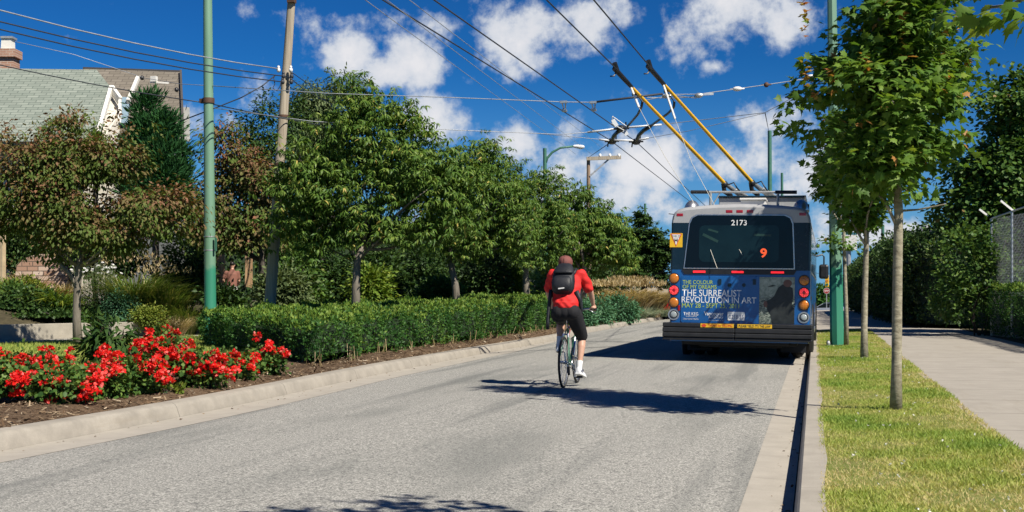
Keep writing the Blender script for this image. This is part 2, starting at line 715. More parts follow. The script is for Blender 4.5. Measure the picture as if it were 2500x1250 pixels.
def concrete(name, base, joint=0.0, dark=0.8, axis=1, jw=0.006, off=0.0):
    m, nt, b, out = new_mat(name)
    co = objco(nt)
    n = nnoise(nt, co, 3.0, 6, 0.65)
    f = nnoise(nt, co, 90, 2, 0.7)
    c = nramp(nt, n, [(0.25, tuple(x * dark for x in base)), (0.6, base), (0.8, tuple(min(1, x * 1.12) for x in base))])
    c = nmix(nt, nrange(nt, f, 0.35, 0.7, 0.0, 0.35), c, tuple(x * 0.7 for x in base))
    st = nnoise(nt, nmap(nt, co, (2.5, 0.35, 3)), 1.4, 5, 0.7)
    c = nmix(nt, nrange(nt, st, 0.55, 0.75, 0, 0.35), c, (base[0] * 0.62, base[1] * 0.58, base[2] * 0.5))
    if joint:
        sep = nt.nodes.new('ShaderNodeSeparateXYZ')
        nt.links.new(co, sep.inputs[0])
        fr = nmath(nt, 'FRACT', nmath(nt, 'DIVIDE', nmath(nt, 'ADD', sep.outputs[axis], 100.0 + off), joint))
        ln = nmath(nt, 'LESS_THAN', fr, jw / joint)
        c = nmix(nt, nmath(nt, 'MULTIPLY', ln, 0.75), c, tuple(x * 0.3 for x in base))
    nt.links.new(c, b.inputs['Base Color'])
    b.inputs['Roughness'].default_value = 0.85
    b.inputs['Specular IOR Level'].default_value = 0.3
    nbump(nt, b, f, 0.35, 0.004)
    return m


def soil_mat(name, stops, scale=9.0, bump=0.8):
    m, nt, b, out = new_mat(name)
    co = objco(nt)
    n = nnoise(nt, co, scale, 8, 0.75, 0.6)
    g = nnoise(nt, co, 0.7, 3, 0.5)
    c = nramp(nt, n, stops)
    c = nmix(nt, nrange(nt, g, 0.4, 0.65, 0, 0.35), c, stops[0][1])
    nt.links.new(c, b.inputs['Base Color'])
    b.inputs['Roughness'].default_value = 0.95
    b.inputs['Specular IOR Level'].default_value = 0.15
    nbump(nt, b, n, bump, 0.03)
    return m


M_ASPH = asphalt()
M_GUTTER = concrete('gutter_concrete', (0.4, 0.367, 0.312), joint=3.05, off=0.9)
M_KERB = concrete('kerb_concrete', (0.34, 0.31, 0.26), joint=3.05, dark=0.66, off=0.9, jw=0.012)
M_KERBR = concrete('kerb_concrete_aged', (0.385, 0.352, 0.296), joint=3.05, dark=0.75, off=2.2)
M_WALK = concrete('sidewalk_concrete', (0.37, 0.338, 0.287), joint=1.52, dark=0.82, off=0.2, jw=0.026)
M_PATH = concrete('path_concrete', (0.42, 0.40, 0.36))
M_WALL = concrete('cast_concrete', (0.36, 0.33, 0.27), joint=2.4, axis=0, dark=0.7)
M_MULCH = soil_mat('bark_mulch', [(0.30, (0.045, 0.028, 0.017)), (0.5, (0.14, 0.092, 0.056)), (0.72, (0.30, 0.22, 0.14))], 26.0, 1.0)
M_LAWN = soil_mat('lawn_soil', [(0.32, (0.09, 0.125, 0.026)), (0.5, (0.17, 0.20, 0.045)), (0.7, (0.34, 0.29, 0.12))], 7.0, 0.5)
M_EARTH = soil_mat('garden_earth', [(0.30, (0.03, 0.028, 0.016)), (0.5, (0.07, 0.06, 0.035)), (0.72, (0.13, 0.11, 0.06))], 5.0, 0.8)
M_FIELD = soil_mat('far_ground', [(0.30, (0.07, 0.08, 0.03)), (0.5, (0.12, 0.12, 0.06)), (0.72, (0.18, 0.16, 0.09))], 0.3, 0.3)


def strip(name, xs_of_y, ys, zf, material, n_across=8):
    """a ground sheet between two edges that run along the street"""
    mb = MB()
    vs, fs = [], []
    for y in ys:
        a, b = xs_of_y(y)
        for i in range(n_across + 1):
            x = a + (b - a) * i / n_across
            vs.append((x, y, zf(x, y)))
    w = n_across + 1
    for j in range(len(ys) - 1):
        for i in range(n_across):
            fs.append((j * w + i, j * w + i + 1, (j + 1) * w + i + 1, (j + 1) * w + i))
    mb.add(vs, fs)
    o = mb.build(name, material, smooth='all')
    return tag(o, kind='structure')


YS = [-12 + 1.0 * i for i in range(90)] + [80 + 5.0 * i for i in range(28)]

o = MB()
o.add([(-3000, -300, -1.62), (3000, -300, -1.62), (3000, 5000, -1.62), (-3000, 5000, -1.62)], [(0, 1, 2, 3)])
tag(o.build('ground', M_FIELD), kind='structure')


def gut_l(y):
    return 0.56 if y < 27 else max(0.07, 0.56 - (y - 27) * 0.06)


strip('road', lambda y: (XL(y) + gut_l(y), KX0 - 0.31), YS, lambda x, y: road_z(x, y), M_ASPH, 16)
strip('gutter_left', lambda y: (XL(y), XL(y) + gut_l(y)), YS, lambda x, y: road_z(x, y) + 0.004 * (1 if x < XL(y) + 0.1 else 0.6), M_GUTTER, 3)
strip('gutter_right', lambda y: (KX0 - 0.31, KX0), YS, lambda x, y: road_z(x, y) - 0.002 + 0.004, M_GUTTER, 2)


def kerb(name, pts_of_y, ys, material, smooth=True):
    mb = MB()
    rows = [pts_of_y(y) for y in ys]
    k = len(rows[0])
    vs = [p for r in rows for p in r]
    fs = []
    for j in range(len(ys) - 1):
        for i in range(k - 1):
            fs.append((j * k + i, j * k + i + 1, (j + 1) * k + i + 1, (j + 1) * k + i))
    mb.add(vs, fs)
    o = mb.build(name, material, smooth=smooth)
    return tag(o, kind='structure')


def kl(y):
    x = XL(y)
    z = dz(y)
    return [(x, y, z - 0.05), (x - 0.01, y, z + 0.02), (x - 0.045, y, z + 0.115), (x - 0.065, y, z + 0.14), (x - 0.095, y, z + 0.152), (x - 0.24, y, z + 0.157), (x - 0.25, y, z + 0.05)]


def kr(y):
    z = dz(y)
    w = 0.012 * math.sin(y * 2.3) + 0.01 * math.sin(y * 5.1 + 1)
    return [(KX0, y, z - 0.05), (KX0 + 0.012, y, z + 0.03), (KX0 + 0.035, y, z + 0.135), (KX0 + 0.05, y, z + 0.150), (KX0 + 0.20 + w, y, z + 0.154), (KX0 + 0.21 + w, y, z + 0.05)]


kerb('kerb_left', kl, YS, M_KERB)
kerb('kerb_right', kr, [y for y in YS], M_KERBR, False)

# left side: mulch bed along the kerb, lawn, path, planted bank
YG = [-12 + 1.0 * i for i in range(110)] + [98 + 6.0 * i for i in range(24)]


def bed_w(y):
    return 2.2 + 1.2 * smooth01(14, 19, y)


def humps(x, y):
    return 0.03 * math.sin(x * 1.9 + y * 0.7) + 0.025 * math.sin(y * 2.3 - x) + 0.02 * math.sin(x * 4.1 + 1.3 * y)


strip('mulch_bed', lambda y: (XL(y) - 0.22 - bed_w(y) - 0.2, XL(y) - 0.235), YG,
      lambda x, y: left_z(x, y) - 0.01 + (0.035 + humps(x, y)) * smooth01(0.0, 0.5, XL(y) - 0.235 - x), M_MULCH, 14)
strip('lawn', lambda y: (xp(y), XL(y) - 0.22 - bed_w(y)), YG, lambda x, y: left_z(x, y), M_LAWN, 8)
strip('path', lambda y: (xp(y) - 1.35, xp(y)), YG, lambda x, y: left_z(x, y) + 0.012, M_PATH, 2)
strip('garden_bank', lambda y: (-80, xp(y) - 1.35), YG, lambda x, y: left_z(x, y), M_EARTH, 70)

# right side: verge, sidewalk, beds under the hedges, concrete crossing
Y_END = 41.5
YR = [-12 + 0.75 * i for i in range(72)]
YR = [y for y in YR if y < Y_END] + [Y_END]
strip('verge', lambda y: (KX0 + 0.19, 1.36 + 0.25 * smooth01(10, 40, y)), YR, lambda x, y: right_z(x, y) + 0.004, M_LAWN, 6)
strip('sidewalk', lambda y: (1.36 + 0.25 * smooth01(10, 40, y), 4.45), YR, lambda x, y: right_z(x, y), M_WALK, 4)
strip('bed_right', lambda y: (4.45, 60), YR, lambda x, y: right_z(x, y), M_EARTH, 6)
YC = [Y_END + 2.0 * i for i in range(30)] + [103 + 6.0 * i for i in range(22)]
M_APRON = concrete('apron_concrete', (0.37, 0.338, 0.287), joint=3.0, dark=0.85, axis=0, off=0.4)
strip('driveway', lambda y: (KX0 + 0.19, 2.9 + 1.55 * (1 - smooth01(Y_END, 44, y))), YC, lambda x, y: right_z(x, y), M_APRON, 4)
strip('hedge_bed', lambda y: (2.9 + 1.55 * (1 - smooth01(Y_END, 44, y)), 80), YC, lambda x, y: right_z(x, y) - 0.002, M_EARTH, 6)

# bark chips on the mulch bed (uncountable)
rs = np.random.RandomState(5)
N = 9000
ys_ = rs.rand(N) ** 1.5 * 32 + 7.5
xs_ = np.array([XL(y) for y in ys_]) - 0.27 - rs.rand(N) ** 1.3 * 2.6
zs_ = np.array([left_z(x, y) + (0.035 + humps(x, y)) * smooth01(0, 0.5, XL(y) - 0.235 - x) for x, y in zip(xs_, ys_)]) + 0.004
dr = rdir(rs, N) * np.array([1, 1, 0.25])
nr = rdir(rs, N) * 0.5 + np.array([0, 0, 1])
T_CHIP = (np.array([(-0.14, 0, 0), (0.12, 0.02, 0.03), (0.14, 0.9, 0.02), (-0.08, 1, 0.05)], float), [(0, 1, 2, 3)])
M_CHIP = leaf_mat('bark_chip', [(0.0, (0.05, 0.03, 0.018)), (0.5, (0.16, 0.105, 0.062)), (0.85, (0.33, 0.25, 0.16)), (1.0, (0.46, 0.39, 0.29))], 0.0, 0.9, 0.1)
tag(leaf_mesh('bark_chips', np.stack([xs_, ys_, zs_], 1), dr, nr, 0.03 + 0.07 * rs.rand(N) ** 2, T_CHIP, M_CHIP, shade=rs.rand(N)),
    'loose brown bark chips covering the planting bed behind the kerb', 'mulch', kind='stuff')

# grass blades on the verge (uncountable), denser close by
N = 190000
yy = 4.0 + (Y_END - 4.2) * rs.rand(N) ** 2.1
xx = KX0 + 0.17 + rs.rand(N) * (1.36 + 0.25 * np.clip((yy - 10) / 30, 0, 1) - KX0 - 0.12)
zz = np.array([right_z(a, b_) for a, b_ in zip(xx, yy)])


def patch(x, y):
    return 0.5 + 0.22 * np.sin(2.1 * x + 1.1 * y + 1.2) + 0.2 * np.sin(0.63 * y * 2 - 3.0 * x) + 0.2 * np.sin(5.2 * x + 2.7 * y) + 0.15 * np.sin(7.1 * y - 3.3 * x)


pt = patch(xx, yy)
keep = rs.rand(N) < np.clip(0.45 + 0.9 * pt, 0.35, 1)
xx, yy, zz, pt = xx[keep], yy[keep], zz[keep], pt[keep]
N = len(xx)
dr = rdir(rs, N) * np.array([1.1, 1.1, 0]) + np.array([0, 0, 1.0])
sz = (0.022 + 0.035 * rs.rand(N)) * (1 + 0.25 * np.clip(yy / 20, 0, 1.5)) * (0.7 + 0.5 * np.clip(pt, 0, 1))
T_GR = (np.array([(0.12, 0, 0), (-0.12, 0, 0), (0.0, 1, -0.25)], float), [(0, 2, 1)])
near_edge = np.clip((xx - (1.36 - 0.3)) / 0.3, 0, 1) + np.clip((KX0 + 0.42 - xx) / 0.25, 0, 1)
shade = np.clip(pt * 0.66 + 0.36 * rs.rand(N) - 0.38 * near_edge * rs.rand(N) - 0.16 * (yy < 9), 0, 1)
M_GRASS = leaf_mat('grass_blade', [(0.0, (0.60, 0.49, 0.26)), (0.30, (0.50, 0.47, 0.17)), (0.48, (0.38, 0.43, 0.105)), (0.8, (0.25, 0.355, 0.07)), (1.0, (0.18, 0.29, 0.055))], 0.35, 0.6, 0.15)
tag(leaf_mesh('verge_grass', np.stack([xx, yy, zz], 1), dr, rdir(rs, N), sz * 0.74, T_GR, M_GRASS, shade=shade),
    'short patchy green and straw coloured grass on the verge beside the sidewalk', 'grass', kind='stuff')
# white clover heads in the verge
N = 170
yy = 5 + 34 * rs.rand(N) ** 1.7
xx = KX0 + 0.25 + rs.rand(N) * 1.25
zz = np.array([right_z(a, b_) for a, b_ in zip(xx, yy)]) + 0.035
M_CLOVER = leaf_mat('clover_white', [(0, (0.5, 0.5, 0.4)), (1, (0.75, 0.75, 0.68))], 0.1)
pos = np.repeat(np.stack([xx, yy, zz], 1), 5, 0)
tag(leaf_mesh('clover_heads', pos, rdir(rs, len(pos)) + np.array([0, 0, .5]), rdir(rs, len(pos)), np.full(len(pos), 0.014), T_ROUND, M_CLOVER),
    'tiny white clover heads scattered through the verge grass', 'clover', kind='stuff')

# lawn grass on the left behind the roses
N = 60000
yy = 9 + 28 * rs.rand(N)
xl_ = np.array([XL(y) for y in yy])
bw_ = np.array([bed_w(y) for y in yy])
xq_ = np.array([xp(y) for y in yy])
xx = xq_ + rs.rand(N) * (xl_ - 0.25 - bw_ - xq_)
zz = np.array([left_z(a, b_) for a, b_ in zip(xx, yy)])
tag(leaf_mesh('lawn_grass', np.stack([xx, yy, zz], 1), rdir(rs, N) * np.array([0.7, 0.7, 0]) + np.array([0, 0, 1.0]), rdir(rs, N), 0.05 + 0.05 * rs.rand(N), T_GR, M_GRASS, shade=np.clip(0.35 + 0.5 * rs.rand(N), 0, 1)),
    'green lawn grass between the rose bed and the garden path', 'grass', kind='stuff')

# dry leaf bits and grit caught in the gutters (uncountable)
rs = np.random.RandomState(77)
N = 420
side = rs.rand(N) < .5
yy = 4.5 + 40 * rs.rand(N) ** 1.4
xx = np.where(side, KX0 - .02 - .16 * rs.rand(N) ** 2, np.array([XL(y) for y in yy]) + .03 + .30 * rs.rand(N) ** 2)
zz = np.array([road_z(a, b_) for a, b_ in zip(xx, yy)]) + .008
tag(leaf_mesh('gutter_litter', np.stack([xx, yy, zz], 1), rdir(rs, N) * np.array([1, 1, .2]), rdir(rs, N) * .4 + np.array([0, 0, 1.0]), .012 + .035 * rs.rand(N) ** 3, T_ROUND, M_CHIP, shade=.75 * rs.rand(N)),
    'small dry leaf bits and grit lying along both gutters', 'litter', kind='stuff')


# ================================================================== trolley bus
M_BLUE = mat('bus_blue', (0.006, 0.085, 0.275), 0.32, var=0.08, coat=0.3)
M_DKTEAL = mat('bus_dark_band', (0.006, 0.020, 0.034), 0.25, var=0.15, spec=0.4)
M_SILV = mat('bus_grey_paint', (0.36, 0.365, 0.37), 0.38, var=0.06, coat=0.2)
M_RUB = mat('black_rubber', (0.009, 0.010, 0.012), 0.55, var=0.3)
M_TYRE = mat('tyre_rubber', (0.018, 0.018, 0.018), 0.8, var=0.3)
M_BLACK = mat('black_plastic', (0.012, 0.013, 0.015), 0.45, var=0.2)
M_UNDER = mat('underbody_grime', (0.012, 0.012, 0.012), 0.9, var=0.4)
M_GLASS = mat('tinted_glass', (0.004, 0.013, 0.017), 0.06, var=0.4, scale=1.6, spec=0.35)
M_GLASS2 = mat('tinted_glass_edge', (0.002, 0.004, 0.007), 0.10, var=0.2, spec=0.3)
M_ALU = mat('aluminium_trim', (0.55, 0.56, 0.57), 0.32, 0.9, var=0.08)
M_GREYM = mat('grey_metal', (0.36, 0.37, 0.37), 0.45, 0.4, var=0.12)
M_WHITEP = mat('white_paint', (0.72, 0.71, 0.68), 0.45, var=0.05)
M_AMBER = mat('amber_lens', (0.50, 0.16, 0.015), 0.2, var=0.2, scale=30, coat=0.5)
M_REDLENS = mat('red_lens', (0.30, 0.006, 0.012), 0.2, var=0.2, scale=30, coat=0.5)
M_REDGLOW = mat('red_lamp_lit', (1.0, 0.02, 0.03), 0.3, var=0.0, emit=0.65)
M_REDDOT = mat('red_led_lit', (1.0, 0.06, 0.07), 0.3, var=0.0, emit=0.7)
M_LED = mat('orange_led_lit', (1.0, 0.12, 0.03), 0.3, var=0.0, emit=0.55)
M_POLEY = mat('yellow_pole_paint', (0.70, 0.40, 0.02), 0.4, var=0.12)
M_YSTICK = mat('yellow_sticker', (0.75, 0.45, 0.02), 0.4, var=0.06)
M_RSTICK = mat('red_sticker', (0.60, 0.06, 0.02), 0.4, var=0.06)
M_WSTICK = mat('white_sticker', (0.74, 0.74, 0.72), 0.4, var=0.03)
M_TXTW = mat('white_lettering', (0.72, 0.74, 0.74), 0.45, var=0.03)
M_TXTG = mat('lime_lettering', (0.40, 0.52, 0.06), 0.45, var=0.03)
M_TXTK = mat('dark_lettering', (0.03, 0.025, 0.02), 0.5, var=0.05)
M_ROPE = mat('pale_rope', (0.55, 0.53, 0.46), 0.8, var=0.1)
M_GALV = mat('galvanised_steel', (0.48, 0.50, 0.50), 0.42, 0.7, var=0.15)


def text(name, body, x0, x1, z0, z1, y, material, parent, bold=0.0, lead=1.0):
    """flat lettering standing in the plane y, read from behind the vehicle"""
    cu = bpy.data.curves.new(name, 'FONT')
    cu.body = body
    cu.resolution_u = 3
    cu.offset = bold
    cu.space_line = lead
    t = bpy.data.objects.new(name, cu)
    me = bpy.data.meshes.new_from_object(t)
    bpy.data.objects.remove(t)
    n = len(me.vertices)
    co = np.zeros(n * 3, np.float32)
    me.vertices.foreach_get('co', co)
    co = co.reshape(-1, 3)
    lo, hi = co.min(0), co.max(0)
    out = np.zeros_like(co)
    out[:, 0] = x0 + (co[:, 0] - lo[0]) / (hi[0] - lo[0]) * (x1 - x0)
    out[:, 2] = z0 + (co[:, 1] - lo[1]) / (hi[1] - lo[1]) * (z1 - z0)
    out[:, 1] = y
    me.vertices.foreach_set('co', out.ravel())
    me.materials.clear()
    me.materials.append(material)
    me.name = name
    o = bpy.data.objects.new(name, me)
    COL.objects.link(o)
    o.parent = parent
    return o


BUS_Y, BUS_XC = 23.2, -1.375
BUS_RZ, BUS_RY = rad(-0.55), rad(0.75)
bus = thing('trolley_bus', 'blue and grey electric trolley bus stopped at the kerb ahead of the cyclist', 'bus', (BUS_XC, BUS_Y, 0.03), BUS_RZ)
bus.rotation_euler = (0, BUS_RY, BUS_RZ)
BUS_M = Matrix.Translation(bus.location) @ bus.rotation_euler.to_matrix().to_4x4()
BUS_I = BUS_M.inverted()


def bp(u, v, d):
    return BUS_I @ P(u, v, d)


U0, S0 = 1804.5, 132.6


def bx(u):
    return (u - U0) / S0


def bz(v, u=1804.5):
    return H + (VH - v) / S0 - 0.03 + (u - U0) / S0 * 0.013 - (u - U0) / S0 * 0.0033


BUS_L = 12.2
PROF = [(1.262, 0.40), (1.275, 0.78), (1.275, 1.725), (1.268, 2.60), (1.250, 2.72), (1.215, 2.80), (1.15, 2.855), (1.02, 2.89), (0.75, 2.92), (0.4, 2.945), (0.0, 2.955)]


def bus_rings():
    rows = []
    for y, sx, dzt in ((0.0, 0.972, 0.07), (0.015, 0.985, 0.04), (0.05, 0.996, 0.012), (0.11, 1.0, 0.0), (BUS_L - 0.5, 1.0, 0.0), (BUS_L - 0.15, 0.97, 0.03), (BUS_L, 0.86, 0.14)):
        row = []
        for x, z in PROF:
            zz = z - dzt * max(0, (z - 2.6) / 0.35)
            row.append((x * sx, y, zz))
        rows.append(row)
    return rows


def bus_band(name, i0, i1, material, closed_top=False, closed_bottom=False):
    mb = MB()
    rows = bus_rings()
    for side in (1, -1):
        vs = [(side * r[i][0], r[i][1], r[i][2]) for r in rows for i in range(i0, i1 + 1)]
        w = i1 - i0 + 1
        fs = []
        for j in range(len(rows) - 1):
            for i in range(w - 1):
                fs.append((j * w + i, (j + 1) * w + i, (j + 1) * w + i + 1, j * w + i + 1))
        mb.add(vs, fs)
    for r in (rows[0], rows[-1]):
        for i in range(i0, i1):
            a, b = r[i], r[i + 1]
            mb.add([(a[0], a[1], a[2]), (b[0], b[1], b[2]), (-b[0], b[1], b[2]), (-a[0], a[1], a[2])], [(0, 1, 2, 3)])
    if closed_bottom:
        r0 = [(1.23, 0.05, 0.40), (1.23, BUS_L - 0.2, 0.40), (-1.23, BUS_L - 0.2, 0.40), (-1.23, 0.05, 0.40)]
        mb.add(r0, [(0, 1, 2, 3)])
    return mb.build(name, material, bus, smooth=True)


bus_band('lower_body', 0, 2, M_BLUE, closed_bottom=True)
bus_band('window_band', 2, 3, M_DKTEAL)
bus_band('roof', 3, len(PROF) - 1, M_SILV)

# rear window: frame, dark border and the clearer pane inside
m_ = MB()
wz0, wz1 = bz(657), bz(524)
xa, xb = bx(1668), bx(1937)
pts = [(xa, wz0), (xb, wz0), (bx(1932), wz1 - .16), (bx(1926), wz1 - .05), (bx(1912), wz1), (bx(1700), wz1 + .01), (bx(1687), wz1 - .04), (bx(1680), wz1 - .16)]
m_.prism(pts, -0.012, 0.03)
wf = m_.build('rear_window', M_ALU, bus, bevel=0.006)
m_ = MB()
ins = [(x * 0.978 + (xa + xb) / 2 * 0.022, (z - (wz0 + wz1) / 2) * 0.962 + (wz0 + wz1) / 2) for x, z in pts]
m_.prism(ins, -0.016, 0.02)
m_.build('glass_border', M_GLASS2, wf)
m_ = MB()
m_.prism(rrect(bx(1898) - bx(1706), bz(550) - bz(640), 0.10, 5, bx(1802), bz(595)), -0.019, 0.02)
m_.build('pane', M_GLASS, wf)
text('fleet_number', '2173', bx(1783.5), bx(1821), bz(550.5), bz(537), -0.0215, M_TXTW, wf, bold=0.012)
# seats and rails as strips on the opaque pane, their dimness put into the colour
M_DIM = mat('dim_cabin_rail', (0.014, 0.045, 0.038), 0.4)
for (u, v, u2, v2, w) in ((1715, 572, 1752, 590, .05), (1728, 560, 1752, 567, .035), (1838, 573, 1880, 575, .04)):
    m_ = MB()
    m_.beam(Vector((bx(u), -0.020, bz(v))), Vector((bx(u2), -0.020, bz(v2))), 0.002, w)
    m_.build('cabin_rail', M_DIM, wf)
text('route_number', '9', bx(1854), bx(1870), bz(629), bz(606), -0.0225, M_LED, wf, bold=0.03)

# strip with three lit brake bars under the window
m_ = MB()
m_.prism([(xa + .02, bz(670)), (xb - .02, bz(670)), (xb + .03, bz(659)), (xa - .03, bz(659))], -0.014, 0.03)
bs = m_.build('brake_light_strip', M_BLACK, bus)
for ua, ub in ((1692, 1722), (1786, 1815), (1880, 1911)):
    m_ = MB()
    m_.box(((bx(ua) + bx(ub)) / 2, -0.018, bz(664.2)), (bx(ub) - bx(ua), 0.014, 0.036))
    m_.build('brake_bar', M_REDGLOW, bs, bevel=0.004)

# engine door with the poster
m_ = MB()
m_.prism(rrect(bx(1938) - bx(1663), bz(675) - bz(790), 0.04, 4, (bx(1938) + bx(1663)) / 2, (bz(675) + bz(790)) / 2), -0.010, 0.02)
door = m_.build('engine_door', M_BLUE, bus, bevel=0.004)
yT = -0.0125
T = [('THE COLOUR', 1667, 1741, 685, 694.5, M_TXTG, 0), ('OF MY DREAMS', 1667, 1750, 696.5, 706, M_TXTG, 0),
     ('THE SURREALIST', 1666, 1810, 708, 724.5, M_TXTW, 0.004), ('REVOLUTION IN ART', 1665, 1846, 725.5, 740.5, M_TXTW, 0.004),
     ('MAY 28 - SEPT 25, 2011', 1666, 1805, 741.5, 754.5, M_TXTG, 0.0),
     ('THE KEG', 1670, 1706, 764, 772, M_TXTW, 0.004), ('STEAKHOUSE', 1676, 1703, 773.5, 775.5, M_TXTW, 0), ('COAST COAST TRAFFIC', 1669, 1707, 779, 782.5, M_TXTW, 0.0),
     ('Vancouver', 1720.5, 1768, 762, 771.5, M_TXTW, 0.02), ('Artgallery', 1731, 1767, 771.5, 780, M_TXTW, 0.0),
     ('www.vanartgallery.bc.ca', 1732, 1767, 782, 784.5, M_TXTW, 0)]
for body, ua, ub, va, vb, mm, bo in T:
    text('poster_lettering', body, bx(ua), bx(ub), bz(vb), bz(va), yT, mm, door, bold=bo)
# picture panel: pale hazy ground and a dark seated figure
m_ = MB()
m_.box(((bx(1853) + bx(1937)) / 2, -0.0115, (bz(675.5) + bz(789)) / 2), (bx(1937) - bx(1853), 0.004, bz(675.5) - bz(789)))


def picture_mat():
    m, nt, b, out = new_mat('poster_picture')
    co = objco(nt)
    n = nnoise(nt, co, 6, 6, 0.7, 1.2)
    c = nramp(nt, n, [(0.32, (0.10, 0.14, 0.11)), (0.5, (0.27, 0.31, 0.25)), (0.7, (0.42, 0.45, 0.38))])
    sep = nt.nodes.new('ShaderNodeSeparateXYZ')
    nt.links.new(co, sep.inputs[0])
    wv = nnoise(nt, nmap(nt, co, (3, 1, 11), (0, 0.5, 0)), 5, 3, 0.6, 1.5)
    low = nrange(nt, sep.outputs[2], 1.32, 1.18)
    c = nmix(nt, nmath(nt, 'MULTIPLY', low, nrange(nt, wv, 0.45, 0.55)), c, (0.03, 0.045, 0.038))
    nt.links.new(c, b.inputs['Base Color'])
    b.inputs['Roughness'].default_value = 0.4
    return m


pic = m_.build('picture_panel', picture_mat(), door)
M_FIG = mat('picture_dark_figure', (0.016, 0.02, 0.02), 0.45, var=0.5, scale=9)
m_ = MB()
fig = [(1898, 701), (1908, 693), (1922, 696), (1932, 702), (1934, 720), (1930, 745), (1937, 752), (1937, 789), (1884, 789), (1880, 768), (1873, 757), (1868, 742), (1866, 735), (1877, 731), (1888, 722), (1894, 709)]
m_.prism([(bx(u), bz(v)) for u, v in fig], -0.0152, -0.0138)
m_.build('picture_figure', M_FIG, door)
m_ = MB()
m_.prism([(bx(1920) + .078 * math.cos(a), bz(690.5) + .068 * math.sin(a)) for a in [i * math.pi / 9 for i in range(18)]], -0.0157, -0.0139)
m_.build('picture_skin', mat('picture_skin', (0.13, 0.06, 0.045), 0.45, var=0.25), door)
m_ = MB()
m_.prism([(bx(1868) + .035 * math.cos(a), bz(741) + .06 * math.sin(a)) for a in [i * math.pi / 6 for i in range(12)]], -0.0157, -0.0139)
m_.build('picture_skin', mat('picture_skin', (0.13, 0.06, 0.045), 0.45, var=0.25), door)
m_ = MB()
m_.prism([(bx(1871), bz(700)), (bx(1884), bz(694.5)), (bx(1893), bz(696.5)), (bx(1884), bz(699))], -0.0152, -0.0138)
m_.build('picture_shape', M_FIG, door)
# licence plate
m_ = MB()
m_.prism(rrect(bx(1819) - bx(1777.5), bz(761.5) - bz(782.5), 0.02, 3, (bx(1819) + bx(1777.5)) / 2, (bz(761.5) + bz(782.5)) / 2), -0.018, -0.010)
lp = m_.build('licence_plate', M_WSTICK, door)
text('plate_lettering', '0218 35', bx(1781), bx(1816), bz(779), bz(768.5), -0.0195, mat('plate_blue', (0.10, 0.14, 0.25), 0.5), lp, bold=0.01)
# hinges, vents and latches of the door
for u, v in ((1758, 688), (1841, 688)):
    m_ = MB()
    m_.box((bx(u), -0.016, bz(v)), (0.055, 0.025, 0.10))
    m_.build('hinge', M_DKTEAL, door, bevel=0.004)
for u, v in ((1781, 696), (1816, 696)):
    m_ = MB()
    m_.tube([(bx(u), -0.022, bz(v)), (bx(u), -0.005, bz(v))], 0.035, 12)
    m_.build('latch', M_DKTEAL, door)

# corner lamps
for u, su in ((1645.5, -1), (1959, 1)):
    for v, kind in ((682, 'amber'), (711.5, 'red'), (741.5, 'amber'), (771.5, 'white')):
        c = (bx(u), 0, bz(v) - su * 0.008)
        m_ = MB()
        m_.tube([(c[0], 0.03, c[2]), (c[0], -0.012, c[2])], 0.102 if kind != 'white' else 0.105, 28)
        lp = m_.build('lamp', M_BLACK if kind != 'white' else M_ALU, bus, smooth=True)
        m_ = MB()
        if kind == 'white':
            m_.tube([(c[0], -0.005, c[2]), (c[0], -0.016, c[2])], 0.078, 24)
            m_.build('lamp_seal', M_BLACK, lp, smooth=True)
            m_ = MB()
            m_.ell((c[0], -0.012, c[2]), (0.062, 0.018, 0.062), 18, 8)
            m_.build('lens', mat('clear_lens', (0.32, 0.36, 0.36), 0.15, var=0.2, coat=0.5), lp, smooth='all')
            continue
        m_.ell((c[0], -0.008, c[2]), (0.088, 0.03, 0.088), 22, 8)
        m_.build('lens', M_AMBER if kind == 'amber' else M_REDLENS, lp, smooth='all')
        if kind == 'red':
            m_ = MB()
            rr_ = random.Random(3)
            for ring_r, cnt in ((0.040, 8), (0.058, 12), (0.074, 16)):
                for k in range(cnt):
                    a = 2 * math.pi * k / cnt + rr_.random() * .1
                    yy_ = -0.008 - 0.03 * math.sqrt(max(0, 1 - (ring_r / .088) ** 2)) - .001
                    m_.ell((c[0] + ring_r * math.cos(a), yy_, c[2] + ring_r * math.sin(a)), (0.0095, 0.003, 0.0095), 6, 4)
            m_.build('lamp_glow', M_REDDOT, lp)
m_ = MB()
m_.box((bx(1658.5), -0.012, bz(754)), (0.04, 0.02, 0.10))
m_.build('reflector', M_REDLENS, bus, bevel=0.004)

# marker lamps along the top edge
for u, v in ((1657.5, 523.5), (1778, 515.5), (1803, 515.5), (1828, 515.5), (1953, 522.5)):
    m_ = MB()
    m_.box((bx(u), 0.02, bz(v) - 0.005), (0.125, 0.05, 0.058))
    m_.build('marker_lamp', M_REDLENS, bus, bevel=0.01)

